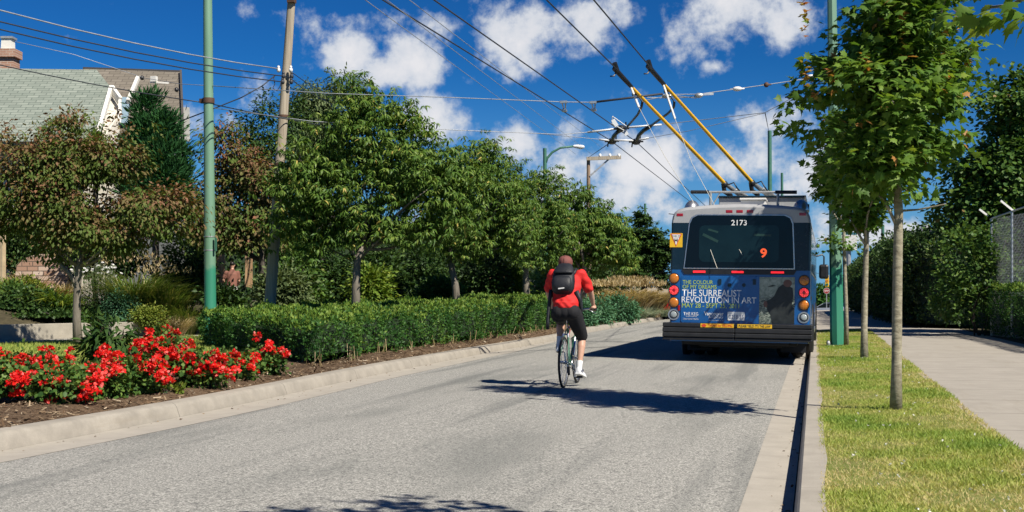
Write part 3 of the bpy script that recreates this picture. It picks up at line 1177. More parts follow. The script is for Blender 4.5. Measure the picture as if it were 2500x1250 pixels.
# bumper, in two ribbed halves
m_ = MB()
for xa_, xb_ in ((bx(1621), bx(1796)), (bx(1797), bx(1979))):
    for k, (za, zb, off) in enumerate(((bz(800), bz(790), -.15), (bz(812.5), bz(801.5), -.17), (bz(824), bz(814), -.17), (bz(832), bz(825.5), -.15))):
        m_.box(((xa_ + xb_) / 2, off / 2 + 0.03, (za + zb) / 2), (xb_ - xa_, abs(off) + 0.06, abs(zb - za)))
    m_.box(((xa_ + xb_) / 2, -0.04, (bz(832) + bz(790)) / 2), ((xb_ - xa_) * 0.995, 0.15, bz(790) - bz(832) - 0.02))
for s in (-1, 1):
    m_.box((s * 1.295, 0.22, bz(811)), (0.07, 0.45, bz(790) - bz(832)))
bump = m_.build('bumper', M_RUB, bus, bevel=0.012)
for ua, ub, mm in ((1714, 1794, M_YSTICK), (1803, 1885, M_YSTICK)):
    m_ = MB()
    m_.box(((bx(ua) + bx(ub)) / 2, -0.122, (bz(791) + bz(800)) / 2), (bx(ub) - bx(ua), 0.065, bz(790.6) - bz(799.6)))
    m_.build('bumper_sticker', mm, bump)
text('sticker_lettering', 'THANKS for YIELDING', bx(1732), bx(1791), bz(798.6), bz(791.8), -0.1565, M_RSTICK, bump, bold=0.02)
text('sticker_lettering', "PLEASE YIELD IT'S THE LAW", bx(1806), bx(1882), bz(798.6), bz(792), -0.1565, M_TXTK, bump, bold=0.02)
m_ = MB()
m_.prism([(bx(1722) + .045 * math.cos(a), bz(795.5) + .028 * math.sin(a)) for a in [i * math.pi / 8 for i in range(16)]], -0.1575, -0.155)
m_.build('sticker_emblem', M_RSTICK, bump)

# yield sticker on the left edge
m_ = MB()
ya, yb = bx(1633.8), bx(1665)
m_.box(((ya + yb) / 2, -0.003, (bz(569.5) + bz(604)) / 2), (yb - ya, 0.01, bz(569.5) - bz(604)))
yk = m_.build('yield_sign', M_YSTICK, bus)
cx_ = (ya + yb) / 2
m_ = MB()
m_.prism([(ya + .012, bz(570.8)), (yb - .012, bz(570.8)), (cx_, bz(602.5))], -0.0105, -0.007)
m_.build('sign_border', M_RSTICK, yk)
m_ = MB()
m_.prism([(ya + .036, bz(572.5)), (yb - .036, bz(572.5)), (cx_, bz(599))], -0.0125, -0.0095)
m_.build('sign_face', M_WSTICK, yk)
text('sign_lettering', 'YIELD', cx_ - .072, cx_ + .072, bz(579.5), bz(574.5), -0.0138, M_TXTK, yk)
m_ = MB()
m_.prism(rrect(0.062, 0.05, 0.008, 2, cx_, bz(585.3)), -0.0140, -0.0115)
m_.box((cx_ - .02, -.0128, bz(590)), (.012, .002, .022))
m_.box((cx_ + .02, -.0128, bz(590)), (.012, .002, .022))
m_.build('bus_symbol', M_TXTK, yk)
m_ = MB()
m_.box((cx_, -.0148, bz(583.8)), (.046, .001, .018))
m_.build('symbol_window', M_WSTICK, yk)

# roof fittings
for u in (1679.5, 1948):
    m_ = MB()
    m_.ell((bx(u), 0.55, 2.86), (0.15, 0.20, 0.20), 22, 8, bottom=-0.2)
    m_.build('roof_dome', M_ALU, bus, smooth='all')
m_ = MB()
m_.box((0.30, 3.2, 3.05), (1.64, 3.4, 0.26))
rb = m_.build('roof_housing', M_SILV, bus, bevel=0.02)
m_ = MB()
m_.box((0.30, 3.2, 3.195), (1.70, 3.5, 0.03))
m_.build('housing_lid', M_DKTEAL, rb, bevel=0.008)
m_ = MB()
m_.box((bx(1828), 1.15, 3.03), (0.46, 0.5, 0.10))
m_.box((bx(1828), 1.12, 3.10), (0.50, 0.6, 0.035))
m_.build('roof_vent', M_WHITEP, bus, bevel=0.008)
m_ = MB()
m_.tube([(bx(1673), 0.9, 3.245), (bx(1934), 0.9, 3.225)], 0.024, 10)
bar = m_.build('pole_rest', M_GREYM, bus, smooth=True)
for ua, ub in ((1671, 1717), (1883, 1936)):
    m_ = MB()
    m_.tube([(bx(ua), 0.9, 3.245 - (ua - 1671) * 7e-5), (bx(ub), 0.9, 3.245 - (ub - 1671) * 7e-5)], 0.035, 10)
    m_.build('rest_pad', M_BLACK, bar, smooth=True)
for u in (1721.5, 1889.5):
    m_ = MB()
    m_.tube([(bx(u), 0.9, 2.9), (bx(u), 0.9, 3.24)], 0.026, 8)
    m_.ell((bx(u), 0.9, 2.92), (0.09, 0.09, 0.06), 12, 6)
    m_.build('post', M_GREYM, bar, smooth=True)
m_ = MB()
m_.tube([(bx(1726), 0.9, 2.98), (bx(1745), 0.9, 3.22)], 0.013, 6)
m_.build('brace', M_GREYM, bar)
# a short aerial on each rear corner
m_ = MB()
m_.tube([(bx(1640), 0.4, 2.78), (bx(1622), 0.5, 2.80)], 0.008, 6)
m_.build('aerial', M_BLACK, bus)
m_ = MB()
m_.tube([(bx(1965), 0.5, 2.84), (bx(1965), 0.5, 2.97)], 0.02, 6)
m_.build('aerial', M_BLACK, bus)

# trolley poles, each with spring base, yellow tube, collector head and rope
for side, (pu, pv) in (('l', (0, 0)), ('r', (0, 0))):
    if side == 'l':
        base, elbow, y0, y1, hd = bp(1824, 490, 28.0), bp(1790, 463, 27.4), bp(1769, 448, 27.1), bp(1537, 207, 23.9), bp(1500, 167, 23.4)
        rope = [bp(1541, 214, 23.9), bp(1560, 262, 23.8), bp(1622, 380, 23.6), bp(1692, 492, 23.3), bp(1751, 655, 22.85)]
    else:
        base, elbow, y0, y1, hd = bp(1890, 488, 28.0), bp(1856, 461, 27.4), bp(1836, 445, 27.1), bp(1616, 200, 23.9), bp(1582, 161, 23.4)
        rope = [bp(1620, 208, 23.9), bp(1648, 290, 23.8), bp(1690, 400, 23.6), bp(1732, 478, 23.3), bp(1812, 622, 22.8)]
    m_ = MB()
    m_.tube([y0, y1], [0.044, 0.030], 12)
    tp = m_.build('trolley_pole', M_POLEY, bus, smooth=True)
    m_ = MB()
    m_.tube([base, elbow, y0 + (y0 - elbow) * 0.05], [0.06, 0.055, 0.046], 10)
    off = Vector((0.18, 0.0, 0.0))
    m_.tube([base + off + Vector((.05, 0, -.05)), elbow + off * .3], 0.035, 8)
    m_.box(base + Vector((.08, .1, -.1)), (.36, .5, .14))
    m_.build('spring_base', M_GALV, tp, smooth=True, bevel=0.004)
    m_ = MB()
    m_.ell(y0 + Vector((0, 0, -0.02)), (0.075, 0.09, 0.08), 12, 6)
    m_.tube([y0, y0 + Vector((.1, 0, -.02)), y0 + Vector((.2, 0, .02)), y0 + Vector((.27, 0, -.10)), elbow + Vector((.16, 0, -.05))], 0.016, 6)
    m_.tube([y0 + Vector((-.02, 0, -.05)), y0 + Vector((.0, 0, -.18)), elbow + Vector((-.05, 0, -.13))], 0.05, 8)
    m_.build('clamp', M_BLACK, tp, smooth=True)
    m_ = MB()
    d = (hd - y1).normalized()
    m_.tube([y1 - d * 0.1, y1 + d * 0.1, hd], [0.038, 0.045, 0.05], 10)
    m_.tube([hd - d * .12 + Vector((0, 0, .0)), hd + Vector((0, 0, .10))], 0.05, 8)
    m_.tube([hd - d * 0.1, hd - d * 0.05 + Vector((-.03, 0, -.12)), hd + d * 0.03 + Vector((-.06, 0, -.16))], 0.014, 6)
    m_.tube([y1 - d * .35, y1 - d * .25 + Vector((-.05, 0, -.07))], 0.03, 6)
    m_.build('collector_head', M_BLACK, tp, smooth=True)
    m_ = MB()
    m_.tube(rope, 0.0055, 5)
    m_.build('rope', M_ROPE, tp)
    m_ = MB()
    m_.tube([rope[0], rope[1]], 0.022, 6)
    m_.build('rope_insulator', M_WHITEP, tp)

# side windows, doors and trim on the right-hand side, wheels, mirrors, underbody
for s in (-1, 1):
    for k in range(8):
        m_ = MB()
        m_.box((s * 1.272, 1.1 + k * 1.32, 2.14), (0.012, 1.2, 0.78))
        m_.build('side_window', M_GLASS, bus, bevel=0.01)

    m_ = MB()
    m_.box((s * 1.278, 6.0, 1.70), (0.014, 11.6, 0.035))
    m_.box((s * 1.280, 6.0, 0.86), (0.018, 11.4, 0.05))
    m_.box((s * 1.278, 0.16, 1.2), (0.012, 0.05, 1.4))
    m_.box((s * 1.280, 6.0, 0.46), (0.022, 11.0, 0.09))
    m_.build('side_trim', M_ALU, bus)
    m_ = MB()
    m_.box((s * 1.285, 0.45, bz(726)), (0.02, 0.16, 0.06))
    m_.build('side_marker', M_AMBER, bus)
    for wy in (2.9, 9.4):
        m_ = MB()
        m_.ring((s * 1.0, wy, 0.47), 0.34, 0.14, 'x', 36, 10)
        m_.tube([(s * 0.88, wy, 0.47), (s * 1.12, wy, 0.47)], 0.30, 24)
        if wy < 5:
            m_.ring((s * 0.72, wy, 0.47), 0.34, 0.14, 'x', 36, 10)
        wh = m_.build('wheel', M_TYRE, bus, smooth=True)
        m_ = MB()
        m_.tube([(s * 1.11, wy, 0.47), (s * 1.15, wy, 0.47)], [0.26, 0.14], 20)
        m_.build('rim', M_GALV, wh, smooth=True)
        m_ = MB()
        m_.ring((s * 1.24, wy, 0.50), 0.54, 0.075, 'x', 32, 8)
        m_.build('wheel_arch', M_RUB, bus, smooth=True)
m_ = MB()
m_.box((0, 6.2, 0.42), (1.5, 11.6, 0.28))
m_.box((0, 1.3, 0.50), (2.1, 2.2, 0.34))
m_.box((-0.8, 1.9, 0.36), (0.5, 0.7, 0.3))
m_.box((0.4, 0.5, 0.40), (1.0, 0.8, 0.12))
m_.build('underbody', M_UNDER, bus, bevel=0.02)
for s in (-1, 1):
    m_ = MB()
    m_.box((s * 0.93, 2.25, 0.33), (0.5, 0.02, 0.40))
    m_.build('mud_flap', M_RUB, bus)
m_ = MB()
m_.tube([(1.27, 12.0, 2.35), (1.42, 12.05, 2.40), (1.47, 12.05, 2.34), (1.47, 12.05, 2.1)], 0.022, 8)
mi_ = m_.build('mirror', M_BLACK, bus, smooth=True)
m_ = MB()
m_.box((1.47, 12.05, 1.93), (0.26, 0.16, 0.40))
m_.build('mirror_housing', M_BLACK, mi_, bevel=0.06)
m_ = MB()
m_.tube([(-1.27, 12.0, 2.35), (-1.45, 12.05, 2.3), (-1.5, 12.05, 2.1)], 0.022, 8)
m_.box((-1.5, 12.05, 1.9), (0.24, 0.14, 0.40))
m_.build('mirror', M_BLACK, bus, smooth=True, bevel=0.02)
m_ = MB()
m_.box((0, BUS_L - 0.045, 1.95), (2.0, 0.12, 1.25))
m_.build('windscreen', M_GLASS, bus, bevel=0.03)


# ================================================================== bicycle and rider
def skin_mesh(verts, edges, radii, sub=2, root=0):
    """a smooth tapering surface grown round a skeleton; returns plain vertices and faces"""
    me = bpy.data.meshes.new('skeleton')
    me.from_pydata(verts, edges, [])
    o = bpy.data.objects.new('skeleton', me)
    COL.objects.link(o)
    o.modifiers.new('skin', 'SKIN')
    lay = me.skin_vertices[0].data
    for i, r in enumerate(radii):
        lay[i].radius = (r, r) if isinstance(r, (int, float)) else r
        lay[i].use_root = (i == root)
    md = o.modifiers.new('sub', 'SUBSURF')
    md.levels = md.render_levels = sub
    bpy.context.view_layer.update()
    dg = bpy.context.evaluated_depsgraph_get()
    ev = o.evaluated_get(dg)
    m2 = ev.to_mesh()
    vs = [tuple(v.co) for v in m2.vertices]
    fs = [tuple(p.vertices) for p in m2.polygons]
    ev.to_mesh_clear()
    bpy.data.objects.remove(o)
    bpy.data.meshes.remove(me)
    return vs, fs


def finish_mesh(name, mb, material, parent, voxel=0.0, smooth_it=0):
    o = mb.build(name, material, parent, smooth='all')
    if voxel:
        md = o.modifiers.new('remesh', 'REMESH')
        md.mode = 'VOXEL'
        md.voxel_size = voxel
        md.use_smooth_shade = True
        if smooth_it:
            ms = o.modifiers.new('smooth', 'SMOOTH')
            ms.iterations = smooth_it
            ms.factor = 0.5
        bpy.context.view_layer.update()
        dg = bpy.context.evaluated_depsgraph_get()
        me = bpy.data.meshes.new_from_object(o.evaluated_get(dg))
        o.modifiers.clear()
        old = o.data
        o.data = me
        me.name = name
        bpy.data.meshes.remove(old)
    return o


def limbs(mb, spec, n=20):
    """tapering limbs round a skeleton of chains (points with radii); a chain may start at an earlier point by its index"""
    V = []

    def ring(p, t, r):
        rx, ry = r if isinstance(r, tuple) else (r, r)
        s = Vector((1, 0, 0)) - t * t.x
        if s.length < 0.2:
            s = Vector((0, 1, 0)) - t * t.y
        s.normalize()
        q = t.cross(s)
        return [p + s * (rx * math.cos(2 * math.pi * k / n)) + q * (ry * math.sin(2 * math.pi * k / n)) for k in range(n)]
    for ch in spec:
        prev = None
        for it in ch:
            if isinstance(it, int):
                prev = (V[it][0], min(V[it][1]) * 0.8 if isinstance(V[it][1], tuple) else V[it][1])
                nxt = [x for x in ch if not isinstance(x, int)][0]
                prev = (prev[0], nxt[1] if not isinstance(nxt[1], tuple) else min(nxt[1]))
                continue
            p, r = Vector(it[0]), it[1]
            V.append((p, r))
            rx, ry = r if isinstance(r, tuple) else (r, r)
            mb.ell(p, (rx, ry, min(rx, ry) * (0.8 if isinstance(r, tuple) else 1.0)), n, 10)
            if prev is not None:
                t = (p - prev[0]).normalized()
                mb.loft([ring(prev[0], t, prev[1]), ring(p, t, r)])
            prev = (p, r)


_c = G(1376, 952, 0.05)
BIKE_LOC = Vector((_c.x, _c.y, road_z(_c.x, _c.y) + 0.001))
BIKE_RZ = rad(0.6)
bike = thing('bicycle', 'green framed city bicycle ridden by the person in the red shirt', 'bicycle', BIKE_LOC, BIKE_RZ)
M_FRAME = mat('green_frame_paint', (0.045, 0.16, 0.095), 0.28, var=0.1, coat=0.4)
M_CHROME = mat('bicycle_chrome', (0.62, 0.63, 0.64), 0.22, 1.0, var=0.08)
M_SADDLE = mat('saddle_vinyl', (0.012, 0.012, 0.013), 0.45, var=0.2)
M_SPOKE = mat('spoke_steel', (0.5, 0.5, 0.5), 0.3, 0.9)
RW = 0.34
BB = Vector((0, 0.44, 0.285))
m_ = MB()
seat_top, head_t, head_b = Vector((0, 0.27, 0.80)), Vector((0, 0.83, 0.86)), Vector((0, 0.87, 0.68))
m_.tube([BB, seat_top], 0.0145, 10)
m_.tube([seat_top - Vector((0, 0, .03)), head_t - Vector((0, 0, .03))], 0.0145, 10)
m_.tube([BB, head_b], 0.017, 10)
m_.tube([head_t, head_b], 0.019, 10)
for s in (-1, 1):
    m_.tube([BB + Vector((s * .03, -.02, 0)), Vector((s * 0.065, 0.0, RW))], 0.009, 8)
    m_.tube([seat_top + Vector((s * .018, 0, -.04)), Vector((s * 0.065, 0.0, RW))], 0.008, 8)
    m_.tube([head_b + Vector((0, .005, -.02)), head_b + Vector((s * 0.05, .02, -.05)), Vector((s * 0.055, 1.0, RW))], 0.011, 8)
m_.build('frame', M_FRAME, bike, smooth=True)
for y in (0.0, 1.02):
    m_ = MB()
    m_.ring((0, y, RW), RW - 0.016, 0.0165, 'x', 56, 8)
    wh = m_.build('wheel', M_TYRE, bike, smooth='all')
    m_ = MB()
    m_.ring((0, y, RW), RW - 0.036, 0.011, 'x', 56, 6)
    m_.build('rim', M_CHROME, wh, smooth='all')
    m_ = MB()
    m_.tube([(-.055, y, RW), (.055, y, RW)], 0.02, 12)
    m_.build('hub', M_CHROME, wh, smooth=True)
    m_ = MB()
    for k in range(28):
        a = 2 * math.pi * k / 28
        s = 0.03 if k % 2 else -0.03
        a2 = a + (0.25 if k % 4 < 2 else -0.25)
        m_.tube([(s, y + .02 * math.cos(a2), RW + .02 * math.sin(a2)), (0, y + (RW - .04) * math.cos(a), RW + (RW - .04) * math.sin(a))], 0.0017, 4, caps=False)
    m_.build('spokes', M_SPOKE, wh)
m_ = MB()
m_.tube([seat_top - Vector((0, -.0, .02)), Vector((0, 0.235, 0.92))], 0.013, 8)
m_.build('seat_post', M_CHROME, bike, smooth=True)
vs, fs = skin_mesh([(0, 0.10, 0.945), (0, 0.20, 0.945), (0, 0.30, 0.945), (0, 0.37, 0.94)], [(0, 1), (1, 2), (2, 3)], [(0.075, 0.035), (0.07, 0.035), (0.03, 0.028), (0.018, 0.02)])
m_ = MB()
m_.add(vs, fs)
m_.build('saddle', M_SADDLE, bike, smooth='all')
m_ = MB()
m_.tube([head_t, Vector((0, 0.81, 0.99)), Vector((0, 0.86, 1.02))], 0.013, 8)
m_.tube([(-.30, 0.74, 1.03), (-.22, 0.80, 1.035), (-.06, 0.86, 1.02), (.06, 0.86, 1.02), (.22, 0.80, 1.035), (.30, 0.74, 1.03)], 0.0125, 8)
hb = m_.build('handlebar', M_CHROME, bike, smooth=True)
for s in (-1, 1):
    m_ = MB()
    m_.tube([(s * .225, 0.797, 1.035), (s * .315, 0.728, 1.03)], 0.018, 10)
    m_.build('grip', M_SADDLE, hb, smooth=True)
    m_ = MB()
    m_.tube([(s * .20, 0.82, 1.02), (s * .25, 0.84, 0.99), (s * .30, 0.80, 0.97)], 0.007, 6)
    m_.build('brake_lever', M_CHROME, hb)
m_ = MB()
m_.ring(tuple(BB + Vector((.045, 0, 0))), 0.085, 0.006, 'x', 32, 6)
m_.tube([BB + Vector((.03, 0, 0)), BB + Vector((.055, 0, 0))], 0.03, 12)
m_.build('chainring', M_CHROME, bike)
for s, ang in ((1, -1), (-1, 1)):
    m_ = MB()
    tip = BB + Vector((s * .075, 0.012 * ang, 0.168 * ang))
    m_.tube([BB + Vector((s * .06, 0, 0)), tip], 0.010, 8)
    cr = m_.build('crank', M_CHROME, bike)
    m_ = MB()
    m_.box(tip + Vector((s * .06, 0, 0)), (.085, .075, .022))
    m_.build('pedal', M_BLACK, cr, bevel=0.004)
m_ = MB()
for dz_ in (0.075, -0.07):
    m_.tube([BB + Vector((.05, 0, dz_)), Vector((.05, 0.0, RW + dz_ * .5))], 0.0045, 5)
m_.tube([(.06, 0.02, RW - .06), (.06, 0.05, RW - .17)], 0.02, 8)
m_.build('chain', M_BLACK, bike)
m_ = MB()
m_.tube([Vector((-.03, 0.16, .70)), Vector((.03, 0.16, .70))], 0.012, 8)
m_.tube([Vector((-.035, 0.13, .66)), Vector((-.03, 0.15, .71))], 0.012, 8)
m_.tube([Vector((.035, 0.13, .66)), Vector((.03, 0.15, .71))], 0.012, 8)
m_.build('rear_brake', M_CHROME, bike)
m_ = MB()
m_.tube([seat_top + Vector((.0, -.05, .05)), seat_top + Vector((.05, -.06, -.05)), seat_top + Vector((.035, -.1, -.12))], 0.005, 6)
m_.build('brake_cable', mat('red_cable', (0.35, 0.03, 0.05), 0.4), bike)
# mudguard stays and pump on the seat tube side
m_ = MB()
m_.tube([BB + Vector((.035, .05, .12)), BB + Vector((.035, .22, .36))], 0.016, 8)
m_.build('pump', M_CHROME, bike, smooth=True)

person = thing('person', 'cyclist in red t-shirt and black knee shorts riding with a black backpack', 'cyclist', BIKE_LOC, BIKE_RZ)
M_SKIN = mat('skin', (0.50, 0.29, 0.20), 0.5, var=0.06, scale=14)
M_SHIRT = mat('red_cotton', (0.60, 0.016, 0.014), 0.8, var=0.10, scale=7, bump=0.3)
M_SHORTS = mat('black_shorts', (0.006, 0.006, 0.008), 0.85, var=0.25, scale=8, bump=0.3)
M_SOCK = mat('white_sock', (0.74, 0.74, 0.72), 0.85, var=0.05)
M_SHOE = mat('running_shoe', (0.60, 0.61, 0.63), 0.55, var=0.1, scale=30)
M_SOLE = mat('shoe_sole', (0.66, 0.66, 0.64), 0.6, var=0.08)
M_NAVY = mat('navy_stripe', (0.02, 0.028, 0.06), 0.5)
M_HAIR = mat('dark_hair', (0.016, 0.012, 0.010), 0.5, var=0.4, scale=60)
M_CAP = mat('maroon_cap', (0.17, 0.055, 0.045), 0.8, var=0.14, scale=12, bump=0.3)
M_PACK = mat('black_nylon', (0.007, 0.009, 0.013), 0.6, var=0.3, scale=9, bump=0.35)

pel, wai, che, nec, hea = (-.005, .19, 1.03), (-.01, .235, 1.17), (-.02, .33, 1.38), (-.045, .425, 1.565), (-.065, .475, 1.635)
# limb joints
shR, elR, wrR = (.165, .385, 1.50), (.265, .56, 1.27), (.275, .72, 1.085)
shL, elL, wrL = (-.215, .385, 1.50), (-.315, .53, 1.26), (-.285, .70, 1.085)
hiR, knR, anR = (.095, .215, .965), (.155, .50, .655), (.142, .37, .255)
hiL, knL, anL = (-.10, .215, .965), (-.135, .56, .885), (-.135, .40, .575)
spec = [[(pel, (.155, .125)), (wai, (.135, .10)), (che, (.165, .115)), ((-.035, .40, 1.50), (.10, .085)), (nec, .058), ((-.055, .45, 1.61), .055)],
        [2, (shR, .066), ((.215, .47, 1.39), .050), (elR, .040), ((.272, .64, 1.18), .036), (wrR, .026), ((.278, .765, 1.055), .034)],
        [2, (shL, .066), ((-.265, .46, 1.385), .050), (elL, .040), ((-.305, .62, 1.17), .036), (wrL, .026), ((-.285, .745, 1.055), .034)],
        [0, (hiR, .098), ((.125, .35, .82), .083), (knR, .056), ((.156, .45, .53), .056), ((.148, .40, .36), .038), (anR, .031)],
        [0, (hiL, .098), ((-.118, .39, .935), .083), (knL, .056), ((-.138, .49, .775), .058), ((-.136, .44, .66), .040), (anL, .031)]]
body = MB()
limbs(body, spec)
# head with face, ears
body.ell(hea, (.074, .095, .112), 20, 14)
body.ell((hea[0], hea[1] + .035, hea[2] - .065), (.056, .062, .055), 16, 10)
body.ell((hea[0], hea[1] + .098, hea[2] - .012), (.013, .022, .028), 10, 8)
for s in (-1, 1):
    body.ell((hea[0] + s * .074, hea[1] + .002, hea[2] - .008), (.012, .021, .034), 10, 8)
    body.ell((hea[0] + s * .032, hea[1] + .085, hea[2] + .022), (.022, .014, .010), 8, 6)
body.ell((hea[0], hea[1] + .088, hea[2] - .055), (.024, .012, .009), 8, 6)
# hands closed round the grips: four fingers of unequal length and a thumb
for s, wr in ((1, wrR), (-1, wrL)):
    g0, g1 = Vector((s * .245, .783, 1.034)), Vector((s * .305, .735, 1.03))
    for k, ln in enumerate((.92, 1.05, 1.0, .82)):
        c = g0.lerp(g1, k / 3)
        r = .024
        pts = [c + Vector((0, -.028, .018)), c + Vector((0, .004, .030 * ln)), c + Vector((0, .030 * ln, .012)), c + Vector((0, .024 * ln, -.018)), c + Vector((0, -.004, -.028))]
        body.tube(pts, [.0105, .010, .0095, .0088, .0078], 8)
    body.ell(g0.lerp(g1, .5) + Vector((0, -.045, .018)), (.042, .042, .022), 14, 8)
    body.tube([g0 + Vector((-s * .012, -.05, .012)), g0 + Vector((-s * .026, -.02, -.004)), g0 + Vector((-s * .022, .012, -.018))], [.012, .011, .009], 8)
ob = finish_mesh('body', body, M_SKIN, person, 0.007, 4)

# shirt: torso and short sleeves
spec = [[((-.005, .185, 1.085), (.176, .148)), (wai, (.182, .142)), (che, (.198, .140)), ((-.035, .395, 1.50), (.150, .098)), ((-.042, .42, 1.55), (.068, .068))],
        [2, ((shR[0], shR[1], shR[2] + .0), .074), ((.215, .47, 1.385), .073), ((.238, .51, 1.32), .076)],
        [2, ((shL[0], shL[1], shL[2] + .0), .074), ((-.265, .46, 1.38), .073), ((-.286, .495, 1.315), .076)]]
sh = MB()
limbs(sh, spec, 28)
sh.loft([[(-.005 + (.176 + .006 * math.sin(a * 5)) * math.cos(a), .185 + .145 * math.sin(a), z + .008 * math.sin(3 * a)) for a in [2 * math.pi * k / 28 for k in range(28)]] for z in (1.055, 1.13)])
sh_o = finish_mesh('shirt', sh, M_SHIRT, person, 0.009, 8)
# soft creases pressed into the cloth
_m = sh_o.data
co = np.zeros(len(_m.vertices) * 3, np.float32)
_m.vertices.foreach_get('co', co)
co = co.reshape(-1, 3)
nr_ = np.zeros(len(_m.vertices) * 3, np.float32)
_m.vertices.foreach_get('normal', nr_)
nr_ = nr_.reshape(-1, 3)
w = 0.0035 * np.sin(co[:, 2] * 62 + co[:, 0] * 38 + 2 * np.sin(co[:, 0] * 16)) + 0.004 * np.sin(co[:, 2] * 27 - co[:, 0] * 55 + co[:, 1] * 20)
co += nr_ * w[:, None]
_m.vertices.foreach_set('co', co.ravel())
_m.update()

spec = [[((-.005, .20, 1.075), (.165, .130)), (pel, (.182, .150)), ],
        [1, (hiR, .116), ((.125, .35, .82), .104), ((.150, .455, .705), .088), ((.155, .482, .672), .084)],
        [1, (hiL, .116), ((-.118, .39, .935), .104), ((-.132, .50, .90), .090), ((-.134, .535, .892), .086)]]
m_ = MB()
limbs(m_, spec, 24)
m_.ell((-.0, .135, 1.0), (.10, .10, .11), 14, 10)
m_.ell((-.085, .145, 1.0), (.105, .11, .11), 14, 10)
m_.ell((.085, .145, 1.0), (.105, .11, .11), 14, 10)
finish_mesh('shorts', m_, M_SHORTS, person, 0.009, 8)

for s, an, kn, drop in ((1, anR, knR, 1), (-1, anL, knL, 0)):
    # sock
    m_ = MB()
    a = Vector(an)
    d = (Vector(kn) - a).normalized()
    m_.tube([a - Vector((0, 0, .05)), a, a + d * .05, a + d * .085], [.040, .039, .042, .044], 16)
    m_.build('sock', M_SOCK, person, smooth=True)
    # shoe: heel, vamp, toe; pitched with the pedal
    pitch = rad(-14 if drop else 6)
    T_ = Matrix.Translation(a + Vector((0, -.01, -.055))) @ Matrix.Rotation(pitch, 4, 'X') @ Matrix.Rotation(rad(-8 * s), 4, 'Z')
    prof = [(-.055, .028, .060), (-.045, .038, .085), (0, .040, .095), (.06, .041, .075), (.12, .047, .055), (.17, .046, .045), (.21, .034, .034), (.222, .016, .022)]
    rings = []
    for y, hw, top in prof:
        rings.append([T_ @ Vector((hw * math.cos(t), y, -.030 + (top + .0) * (math.sin(t) if math.sin(t) > 0 else .22 * math.sin(t)))) for t in [2 * math.pi * k / 16 for k in range(16)]])
    m_ = MB()
    m_.loft(rings)
    so_ = m_.build('shoe', M_SHOE, person, smooth=True)
    m_ = MB()
    rings = []
    for y, hw, top in prof:
        rings.append([T_ @ Vector((x * (hw + .006), y * 1.03, z)) for x, z in ((-1, -.052), (1, -.052), (1, -.026), (-1, -.026))])
    m_.loft(rings)
    m_.build('sole', M_SOLE, so_, bevel=0.006)
    m_ = MB()
    for q in (-1, 1):
        for y0_ in (-.02, .03):
            m_.beam(T_ @ Vector((q * .039, y0_, -.01)), T_ @ Vector((q * .036, y0_ + .045, .035)), .010, .014)
    m_.build('shoe_stripes', M_NAVY, so_)
# hair at the nape and the cap
m_ = MB()
m_.ell((hea[0], hea[1] - .012, hea[2] - .005), (.083, .096, .10), 20, 12, top=0.55, bottom=-0.75)
m_.build('hair', M_HAIR, person, smooth='all')
m_ = MB()
rings = []
for zz, rx, ry in ((-.012, .093, .112), (.02, .098, .117), (.055, .094, .112), (.085, .078, .095), (.105, .052, .066), (.114, .02, .026)):
    rings.append([(hea[0] + rx * math.cos(t), hea[1] + ry * math.sin(t), hea[2] + zz + .008) for t in [2 * math.pi * k / 28 for k in range(28)]])
m_.loft(rings)
cp = m_.build('cap', M_CAP, person, smooth=True)
m_ = MB()
m_.loft([[(hea[0] + .055 * math.cos(t), hea[1] + .13 + .06 * math.sin(t), hea[2] + .012 + z - .01 * math.sin(t)) for t in [2 * math.pi * k / 20 for k in range(20)]] for z in (0, .008)])
m_.build('cap_peak', M_CAP, cp)
m_ = MB()
m_.tube([(hea[0], hea[1] - .118, hea[2] + .02), (hea[0], hea[1] - .112, hea[2] + .07), (hea[0], hea[1] - .07, hea[2] + .112), (hea[0], hea[1], hea[2] + .122)], .003, 5)
m_.ell((hea[0], hea[1], hea[2] + .122), (.010, .010, .006), 8, 5)
m_.build('cap_seam', mat('cap_seam', (0.06, 0.02, 0.018), 0.8), cp)

# backpack
pack = thing('backpack', 'black nylon backpack worn by the cyclist in red', 'backpack', BIKE_LOC + Vector((0, 0, -.055)), BIKE_RZ)
m_ = MB()
rings = []
for z, hw, dp, yc in ((1.285, .09, .045, .155), (1.305, .125, .075, .145), (1.36, .148, .098, .145), (1.45, .155, .105, .165), (1.54, .145, .095, .20), (1.60, .13, .085, .24), (1.65, .105, .07, .275), (1.685, .075, .05, .305), (1.70, .045, .03, .32)):
    ring_ = []
    for k in range(24):
        t = 2 * math.pi * k / 24
        ct, st = math.cos(t), math.sin(t)
        ring_.append((-.035 + hw * math.copysign(abs(ct) ** .7, ct), yc + dp * math.copysign(abs(st) ** .75, st), z))
    rings.append(ring_)
m_.loft(rings)
m_.build('bag', M_PACK, pack, smooth='all')
m_ = MB()
rings = []
for z, hw, dp, yc in ((1.57, .136, .03, .122), (1.60, .138, .095, .20), (1.65, .115, .085, .25), (1.69, .085, .065, .295), (1.705, .05, .035, .32)):
    rings.append([(-.035 + hw * math.copysign(abs(math.cos(t)) ** .7, math.cos(t)), yc + dp * math.sin(t), z) for t in [2 * math.pi * k / 24 for k in range(24)]])
m_.loft(rings)
m_.build('top_flap', M_PACK, pack, smooth='all')
m_ = MB()
rings = []
for z, hw, dp, yc in ((1.315, .08, .02, .075), (1.34, .115, .04, .065), (1.42, .128, .05, .062), (1.50, .115, .035, .085), (1.53, .09, .015, .10)):
    rings.append([(-.035 + hw * math.copysign(abs(math.cos(t)) ** .6, math.cos(t)), yc + dp * math.sin(t), z) for t in [2 * math.pi * k / 20 for k in range(20)]])
m_.loft(rings)
